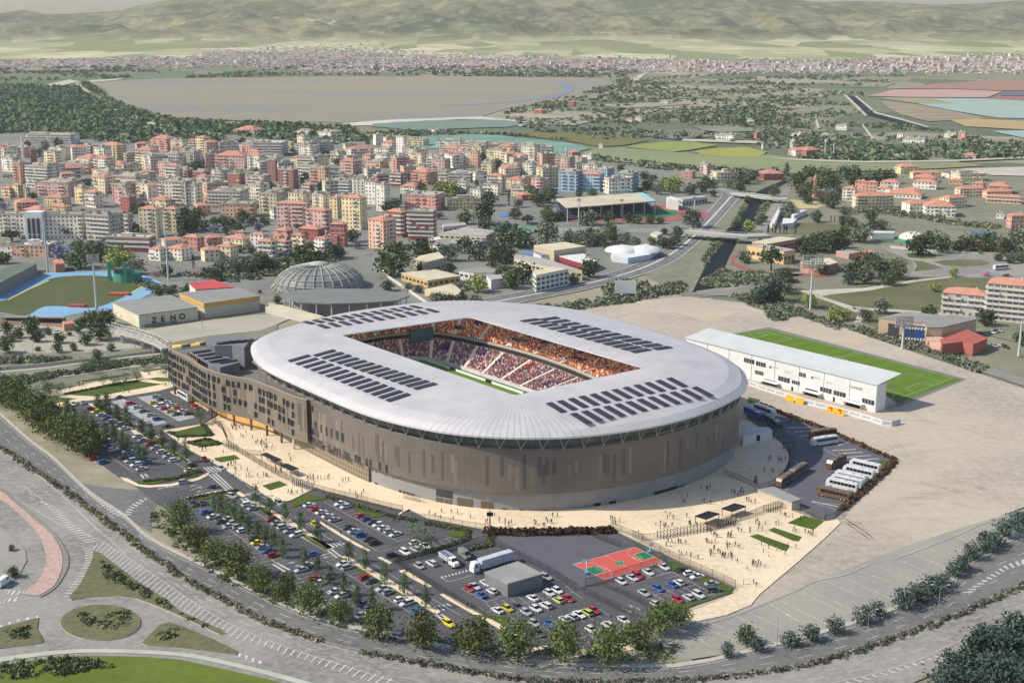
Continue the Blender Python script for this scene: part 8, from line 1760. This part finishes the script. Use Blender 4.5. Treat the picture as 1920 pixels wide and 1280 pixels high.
# street lamps of the motorway and lot
def lamp(base, label, h=10, two=True, rz=0.0):
    x, y = g(base); o = thing("street_lamp", label, "street lamp", (x, y, 0), rz, "street lamps"); mb = MB(); mb.lathe([(.13, 0), (.07, h)], n=6); mb.build("pole", M("strut_grey", (150, 150, 152)), o)
    for s in ((1, -1) if two else (1,)): mb = MB(); mb.bar((0, 0, h - .1), (s * 2.2, 0, h + .7), .07); mb.build("arm", M("strut_grey", (150, 150, 152)), o); mb = MB(); mb.box((s * 2.4, 0, h + .72), (.7, .3, .14)); mb.build("lamp_head", m_whi, o)
for t, p, lab in (('W', (1028, 1052), "twin armed street lamp on the motorway median, middle one on the right"), ('W', (1425, 905), "twin armed street lamp on the motorway median, right one"), ('W', (525, 1075), "curved street lamp among the shrubs on the motorway edge"), ('Y', (1405, 475), "street lamp on the dirt lot beyond the stadium roof"), ('U', (1520, 555), "thin street lamp on the gravel yard by the white hall"), ('U', (252, 800), "white street lamp by the road below the old car park"), ('U', (1018, 700), "white street lamp beside the footbridge"), ('D', (553, 1040), "street lamp left on the road below the track"), ('D', (1143, 1040), "street lamp right on the road below the track"), ('Y', (1490, 285), "street lamp near the single cypress by the rail road"), ('F', (968, 1060), "street lamp on the wall beside the grassy junction island")): lamp(tp(t, p), lab, 9, 'twin' in lab, trng.uniform(-.4, .4))
# footbridge on the left and the road bridges
def bridge(name, label, pts, wd, z0, z1, piers=4, truss=False, mat=None):
    W_ = [np.array(g(p, z1)) for p in pts]; c = W_[0]; o = thing(name, label, "bridge", (*c, 0)); P = resample([tuple(q - c) for q in W_], 6.0); t, n_ = normals(P); mb = MB(); rl = MB()
    for i in range(len(P) - 1):
        a, b, c_, d_ = P[i] - n_[i] * wd / 2, P[i + 1] - n_[i + 1] * wd / 2, P[i + 1] + n_[i + 1] * wd / 2, P[i] + n_[i] * wd / 2
        for za, zb in ((z0, z1),): mb.mesh([(*a, za), (*b, za), (*c_, za), (*d_, za), (*a, zb), (*b, zb), (*c_, zb), (*d_, zb)], [(0, 1, 5, 4), (2, 3, 7, 6), (4, 5, 6, 7), (3, 2, 1, 0), (1, 2, 6, 5), (3, 0, 4, 7)])
        for p_, q_ in ((a, b), (d_, c_)):
            hh = 3.0 if truss else 1.0; rl.bar((*p_, z1 + hh), (*q_, z1 + hh), .12 if truss else .08); rl.bar((*p_, z1), (*p_, z1 + hh), .1)
            if truss: m_ = (p_ + q_) / 2; rl.bar((*p_, z1), (*m_, z1 + hh), .1); rl.bar((*m_, z1 + hh), (*q_, z1), .1)
    mb.build("deck", mat or m_conc, o); rl.build("railing", m_sw, o)
    for k in np.linspace(.08, .92, piers): q = P[int(k * (len(P) - 1))]; pm_ = MB(); pm_.box((*q, z0 / 2), (1.2, wd * .5, z0)); pm_.build("pier", mat or m_conc, o)
bridge("footbridge", "white truss footbridge from the old car park to the hotel wing", px('U', "820,545 930,575 1040,600 1180,650 1240,690"), 4, 5.0, 6.0, 5, True, paint((190, 182, 170)))
bridge("road_bridge", "long low concrete road bridge over the canal and the sunken carriageway", px('D', "1640,1075 1760,1085 1905,1100") + px('E', "120,840 400,860 640,850"), 13, 4.2, 6.0, 5, False, paint((176, 172, 164))); bridge("road_bridge", "small concrete bridge over the canal farther up", px('E', "300,432 480,462 660,486 830,492"), 10, 3.0, 4.2, 4, False, paint((182, 178, 168)))
# athletics stand and cage on the left edge
rp = roofpoly("covered_stand", "green roofed covered stand on the left edge behind the blue track", "stand", px('U', "-200,210 60,80 210,48 275,60 -60,230"), 8, paint((150, 146, 140)), M("green_sheet", (104, 116, 100), (94, 104, 92), s1=.1)); so2 = np.array(rp.location[:2])
us = thing("stepped_stand", "open grey stepped stand at the left bend of the blue track", "stand", (*g(tp('U', (190, 170))), 0)); uo = np.array(us.location[:2]); fa, fb2 = [np.array(g(tp('U', p))) - uo for p in ((110, 190), (285, 155))]; ba, bb2 = [np.array(g(tp('U', p), 0)) - uo for p in ((120, 140), (270, 108))]
for i in range(8):
    f0, f1 = i / 8, (i + 1) / 8; mb = MB(); mb.prism(up([tuple(fa * (1 - f0) + ba * f0), tuple(fb2 * (1 - f0) + bb2 * f0), tuple(fb2 * (1 - f1) + bb2 * f1), tuple(fa * (1 - f1) + ba * f1)]), 0, .8 + i * .75); mb.build("step", paint((164, 160, 156)), us)
us2 = thing("stepped_stand", "long grey stepped stand in front of the green roofed stand", "stand", (*g(tp('U', (40, 230))), 0)); uo = np.array(us2.location[:2]); fa, fb2 = [np.array(g(tp('U', p))) - uo for p in ((-150, 310), (190, 190))]; ba, bb2 = [np.array(g(tp('U', p))) - uo for p in ((-170, 230), (130, 140))]
for i in range(7):
    f0, f1 = i / 7, (i + 1) / 7; mb = MB(); mb.prism(up([tuple(fa * (1 - f0) + ba * f0), tuple(fb2 * (1 - f0) + bb2 * f0), tuple(fb2 * (1 - f1) + bb2 * f1), tuple(fa * (1 - f1) + ba * f1)]), 0, .8 + i * .6); mb.build("step", paint((150, 142, 140)), us2)
x, y = g(tp('U', (960, 185))); cg_ = thing("throwing_cage", "green netting throwing cage with tall flaps at the far end of the infield", "cage", (x, y, 0)); m_net = M("green_net", (64, 128, 110), (80, 142, 124), s1=.5)
mb = MB(); mb.lathe([(9, 0), (9, 6)], n=14, smooth=False); mb.build("net", m_net, cg_)
for dx in (-11, -1): mb = MB(); mb.box((dx, -2, 6.5), (2.4, .4, 13)); mb.build("flap", m_net, cg_)
for i, (p, c) in enumerate((((895, 292), "red landing mat at the right edge of the infield"), ((580, 380), "red landing mat at the lower edge of the infield"))):
    x, y = g(tp('U', p)); mb = MB(); mb.box((0, 0, .6), (13 if i == 0 else 10, 6 if i == 0 else 4, 1.0)); mb.box((0, 0, 1.15), (12, 5, .15) if i == 0 else (9, 3.2, .15), 0, 0); tag(mb.build("landing_mat", M("mat_red", (176, 86, 78)), None, (x, y, .2)), c, "mat")
for t, s, h, lab, wl in (('U', "465,490 545,485 560,500 480,512", 4, "tiny orange roofed hut below the athletics track", paint((200, 150, 130))), ('U', "400,25 470,22 485,55 415,60", 6, "small orange roofed house behind the track bend", paint((190, 130, 112)))):
    roofpoly("hut", lab, "hut", px(t, s), h, wl, m_tile2)
st_ = thing("undercroft", "concrete undercroft with dark openings below the blue forecourt", "building", (*g(tp('U', (330, 505))), 0)); so3 = np.array(st_.location[:2]); a, b = [np.array(g(tp('U', p))) - so3 for p in ((20, 495), (490, 500))]; mb = MB(); mb.box((*((a + b) / 2), 1.6), (np.linalg.norm(b - a), 3, 3.2), math.atan2(*(b - a)[::-1])); mb.build("wall", paint((158, 140, 130)), st_)
for k in np.linspace(.15, .9, 7): q = a + (b - a) * k; mb = MB(); mb.box((q[0], q[1] - 1.6, 1.5), (5.5, .2, 2.4), math.atan2(*(b - a)[::-1])); mb.build("opening", m_dark, st_)
# low garden walls
for t, s, lab, c in (('U', "0,505 280,520 470,535 560,550", "long low pinkish wall between the athletics ground and the old car park", (176, 142, 132)), ('F', "580,985 760,1005 1000,1030 1400,1050 1900,1058", "long pale wall along the junction road below the tennis courts", (206, 198, 182)), ('M', "30,520 120,640 240,720 460,870", "white parapet wall along the avenue left of the schools", (206, 200, 188)), ('H', "1500,425 1600,450 1700,480 1790,495", "white ribbed parapet behind the stadium's far left rim", (206, 202, 192))):
    W_ = [g(p) for p in px(t, s)]; mb = MB(); P = resample(W_, 8); 
    for i in range(len(P) - 1): d2 = P[i + 1] - P[i]; mb.box((*((P[i] + P[i + 1]) / 2 - P[0]), .9), (np.linalg.norm(d2) - .02, .3, 1.8), math.atan2(d2[1], d2[0]))
    tag(mb.build("garden_wall", paint(c), None, (*P[0], 0)), lab, "wall")

# ================================================================== PEOPLE
def person_mesh(pose, k):
    """one continuous skinned body: legs, torso, arms, neck and head"""
    s = {'stand': (.09, .0, .12, -.05), 'walk': (.09, .28, .1, .22), 'talk': (.1, .06, .3, .25)}[pose]; lx, st_, ax, sw_ = s
    V = [(0, 0, .95), (0, 0, 1.15), (0, 0, 1.4), (0, 0, 1.5), (0, .01, 1.58), (0, .02, 1.72)]; Rr = [.14, .13, .15, .055, .09, .075]; E = [(0, 1), (1, 2), (2, 3), (3, 4), (4, 5)]
    for sd in (-1, 1):
        b = len(V); f = st_ * sd; V += [(lx * sd, f * .3, .88), (lx * sd * 1.05, f * .7 + .03, .5), (lx * sd * 1.1, f * 1.2 - .02, .08), (lx * sd * 1.15, f * 1.2 + .13, .03)]; Rr += [.095, .065, .045, .04]; E += [(0, b), (b, b + 1), (b + 1, b + 2), (b + 2, b + 3)]
        b = len(V); V += [(.19 * sd, 0, 1.4), (.23 * sd + .05 * sd * (ax > .2), -sw_ * sd * .5, 1.14), (.2 * sd, -sw_ * sd + ax * .4, .95 if pose != 'talk' or sd < 0 else 1.2), (.2 * sd, -sw_ * sd * 1.1 + ax * .6, .87 if pose != 'talk' or sd < 0 else 1.28)]; Rr += [.06, .045, .035, .035]; E += [(2, b), (b, b + 1), (b + 1, b + 2), (b + 2, b + 3)]
    me = bpy.data.meshes.new("p"); me.from_pydata(V, E, []); o = bpy.data.objects.new("p", me); COL.objects.link(o); m = o.modifiers.new("s", 'SKIN'); 
    for i, v in enumerate(me.skin_vertices[0].data): v.radius = (Rr[i], Rr[i] * (.75 if i < 3 else 1)); v.use_root = (i == 0)
    o.modifiers.new("d", 'SUBSURF').levels = 1; bpy.context.view_layer.update(); dg = bpy.context.evaluated_depsgraph_get(); out = bpy.data.meshes.new_from_object(o.evaluated_get(dg)); bpy.data.objects.remove(o); bpy.data.meshes.remove(me); out.name = "person"
    for q in (Mobj("clothes_%s" % pose, .8, .1), M("dark_trousers", (44, 46, 58), (36, 38, 46), s1=2), M("skin", (188, 142, 118)), M("dark_hair", (48, 38, 32))): out.materials.append(q)
    for p in out.polygons:
        c = p.center; z = c[2]; p.use_smooth = True; p.material_index = 1 if z < .93 and abs(c[0]) < .17 else (2 if z < .95 or 1.46 < z < 1.66 and c[1] > -.02 else (3 if z >= 1.5 else 0))
    return out
PM = [person_mesh('stand', 0), person_mesh('walk', 1), person_mesh('talk', 2)]
SHIRT = [("dark blue", (44, 50, 74)), ("black", (34, 34, 38)), ("dark red", (116, 40, 42)), ("grey", (104, 106, 110)), ("brown", (92, 70, 56)), ("white", (204, 204, 202)), ("navy", (40, 44, 84)), ("dark grey", (62, 64, 70)), ("pale blue", (120, 142, 172)), ("black", (30, 30, 34))]
PL = [("the triangular lawn bed", 360, 808), ("the small lower lawn bed", 385, 832), ("the upper turnstile row", 433, 840), ("the paired left canopies", 512, 862), ("the left lower turnstiles", 567, 913), ("the diamond lawn", 515, 912), ("the lane side lawn", 427, 860), ("the concourse columns", 450, 800), ("the plaza steps", 770, 950), ("the tall gate post", 918, 985), ("the red front hedge", 1030, 992), ("the ball court turnstiles", 1280, 1005), ("the paired right canopies", 1345, 965), ("the ticket block", 1460, 932), ("the upper striped lawn", 1472, 1003), ("the lower striped lawn", 1442, 1018), ("the square lawn", 1510, 980), ("the plaza tip", 1400, 1100), ("the curved dark fence", 1475, 870), ("the coach park bays", 1530, 845), ("the forecourt lawn", 215, 730), ("the hotel forecourt corner", 300, 702), ("the upper lane footway", 640, 985), ("the lane's lower footway", 790, 1090), ("the garage doors", 880, 955), ("the shaded stadium doors", 1290, 920)]
CL = {'O': "640,650,11 740,700,4 840,760,9 870,805,10 1055,865,3 420,810,5 555,835,1 620,930,7 670,915,2 640,965,3 730,995,9 895,1015,7 980,970,5 1195,1045,13 1335,1015,6 1450,1055,7 1505,1130,1 1570,1155,7 1065,1135,5 1125,1135,4 265,740,3 470,925,4 430,990,2 130,325,4", 'N': "590,330,4 630,325,3 535,355,2 1120,240,3 1190,240,2 960,380,3 805,405,3",
      'R': "820,415,1 865,430,1 905,450,1 937,400,2 1000,455,1 1040,420,2 1125,440,2 1250,480,2 1310,430,1 1380,485,3 1415,495,2 1635,480,3 1675,480,3 1730,480,3 1745,430,1 1780,430,1 550,470,5 640,850,3 700,885,1 1085,1105,4 155,565,1 48,500,1", 'V': "1000,70,4 1040,80,3 1185,160,1 1330,95,3 1375,110,5 1440,105,1 1420,35,5 1550,35,1 1565,95,6 1435,240,5 1500,230,4 1720,225,3 1755,300,4 1730,320,1 1635,345,1 1510,320,1 1545,330,5 1750,175,3 1870,170,4 1860,250,3 1865,330,4",
      'W': "150,200,6 280,215,6 310,235,4 105,270,2 155,275,1 220,270,1 10,275,2 25,240,1 455,95,1 480,95,2 510,30,7 545,40,5 400,145,9 550,345,2 600,340,3 420,370,3 460,390,1 510,395,2 300,425,2 375,430,3 425,430,3 265,455,3 145,495,2 180,460,2 250,510,2 305,510,3 175,545,2 85,585,1 155,570,1 250,575,4 305,605,1 385,610,4 430,615,5 360,645,1 340,725,1 375,735,2 450,545,1 480,570,1 570,560,1 605,525,2 655,440,2 690,445,3 720,455,2 615,430,1 480,525,1 525,540,1 440,505,1 355,265,4", 'S': "960,500,3 720,285,3"}
pr = random.Random(3); groups = {}
for t, s in CL.items():
    for q in s.split():
        x, y, n = map(int, q.split(',')); n = n if n < 5 else int(n * .8); c = tp(t, (x, y + 10)); m = min(PL, key=lambda k: (k[1] - c[0]) ** 2 + 4 * (k[2] - c[1]) ** 2); groups.setdefault(m[0], []).append(((m[1] - c[0]) ** 2 + 4 * (m[2] - c[1]) ** 2, c, n))
for m, L in groups.items():
    L.sort(key=lambda k: k[0])
    for gi, (_, c, n) in enumerate(L):
        cx_, cy_ = g(c); pts = [(cx_, cy_)] if n == 1 else sorted([(cx_ + pr.gauss(0, .5 * n ** .5 + .4), cy_ + pr.gauss(0, .6 * n ** .5 + .4)) for _ in range(n)])
        who = ("nearest" if gi == 0 else nth(gi)) + (" group" if n > 1 else "") + (" to " if gi == 0 else " from ") + m; face = pr.uniform(0, 6.28)
        for i, (x, y) in enumerate(pts):
            nm, col = pr.choice(SHIRT); o = link("person", pr.choice(PM), None, (x, y, .3), face + pr.uniform(-.9, .9) if n > 1 else face, lin(col)); sc = pr.uniform(.97, 1.1); o.scale = (sc,) * 3
            tag(o, f"person in {nm}, {nth(i)} from left, {who}" if n > 1 else f"lone person in {nm}, {who}", "person", "people on the plazas")

# ================================================================== AIR
hz = MB(); hz.mesh([(x, y, z) for z in (-2, 330) for x, y in ((-9500, -60), (9500, -60), (9500, 10200), (-9500, 10200))], [(3, 2, 1, 0), (4, 5, 6, 7), (0, 1, 5, 4), (1, 2, 6, 5), (2, 3, 7, 6), (3, 0, 4, 7)])
hm = bpy.data.materials.new("haze"); hm.use_nodes = True; ht = hm.node_tree; ht.nodes.clear(); ho = ht.nodes.new("ShaderNodeOutputMaterial"); hv = ht.nodes.new("ShaderNodeVolumePrincipled")
hv.inputs["Color"].default_value = (.97, .97, .95, 1); hv.inputs["Density"].default_value = 4e-5; hv.inputs["Anisotropy"].default_value = .1; ht.links.new(hv.outputs[0], ho.inputs["Volume"])
kind(hz.build("haze", hm), 'stuff')
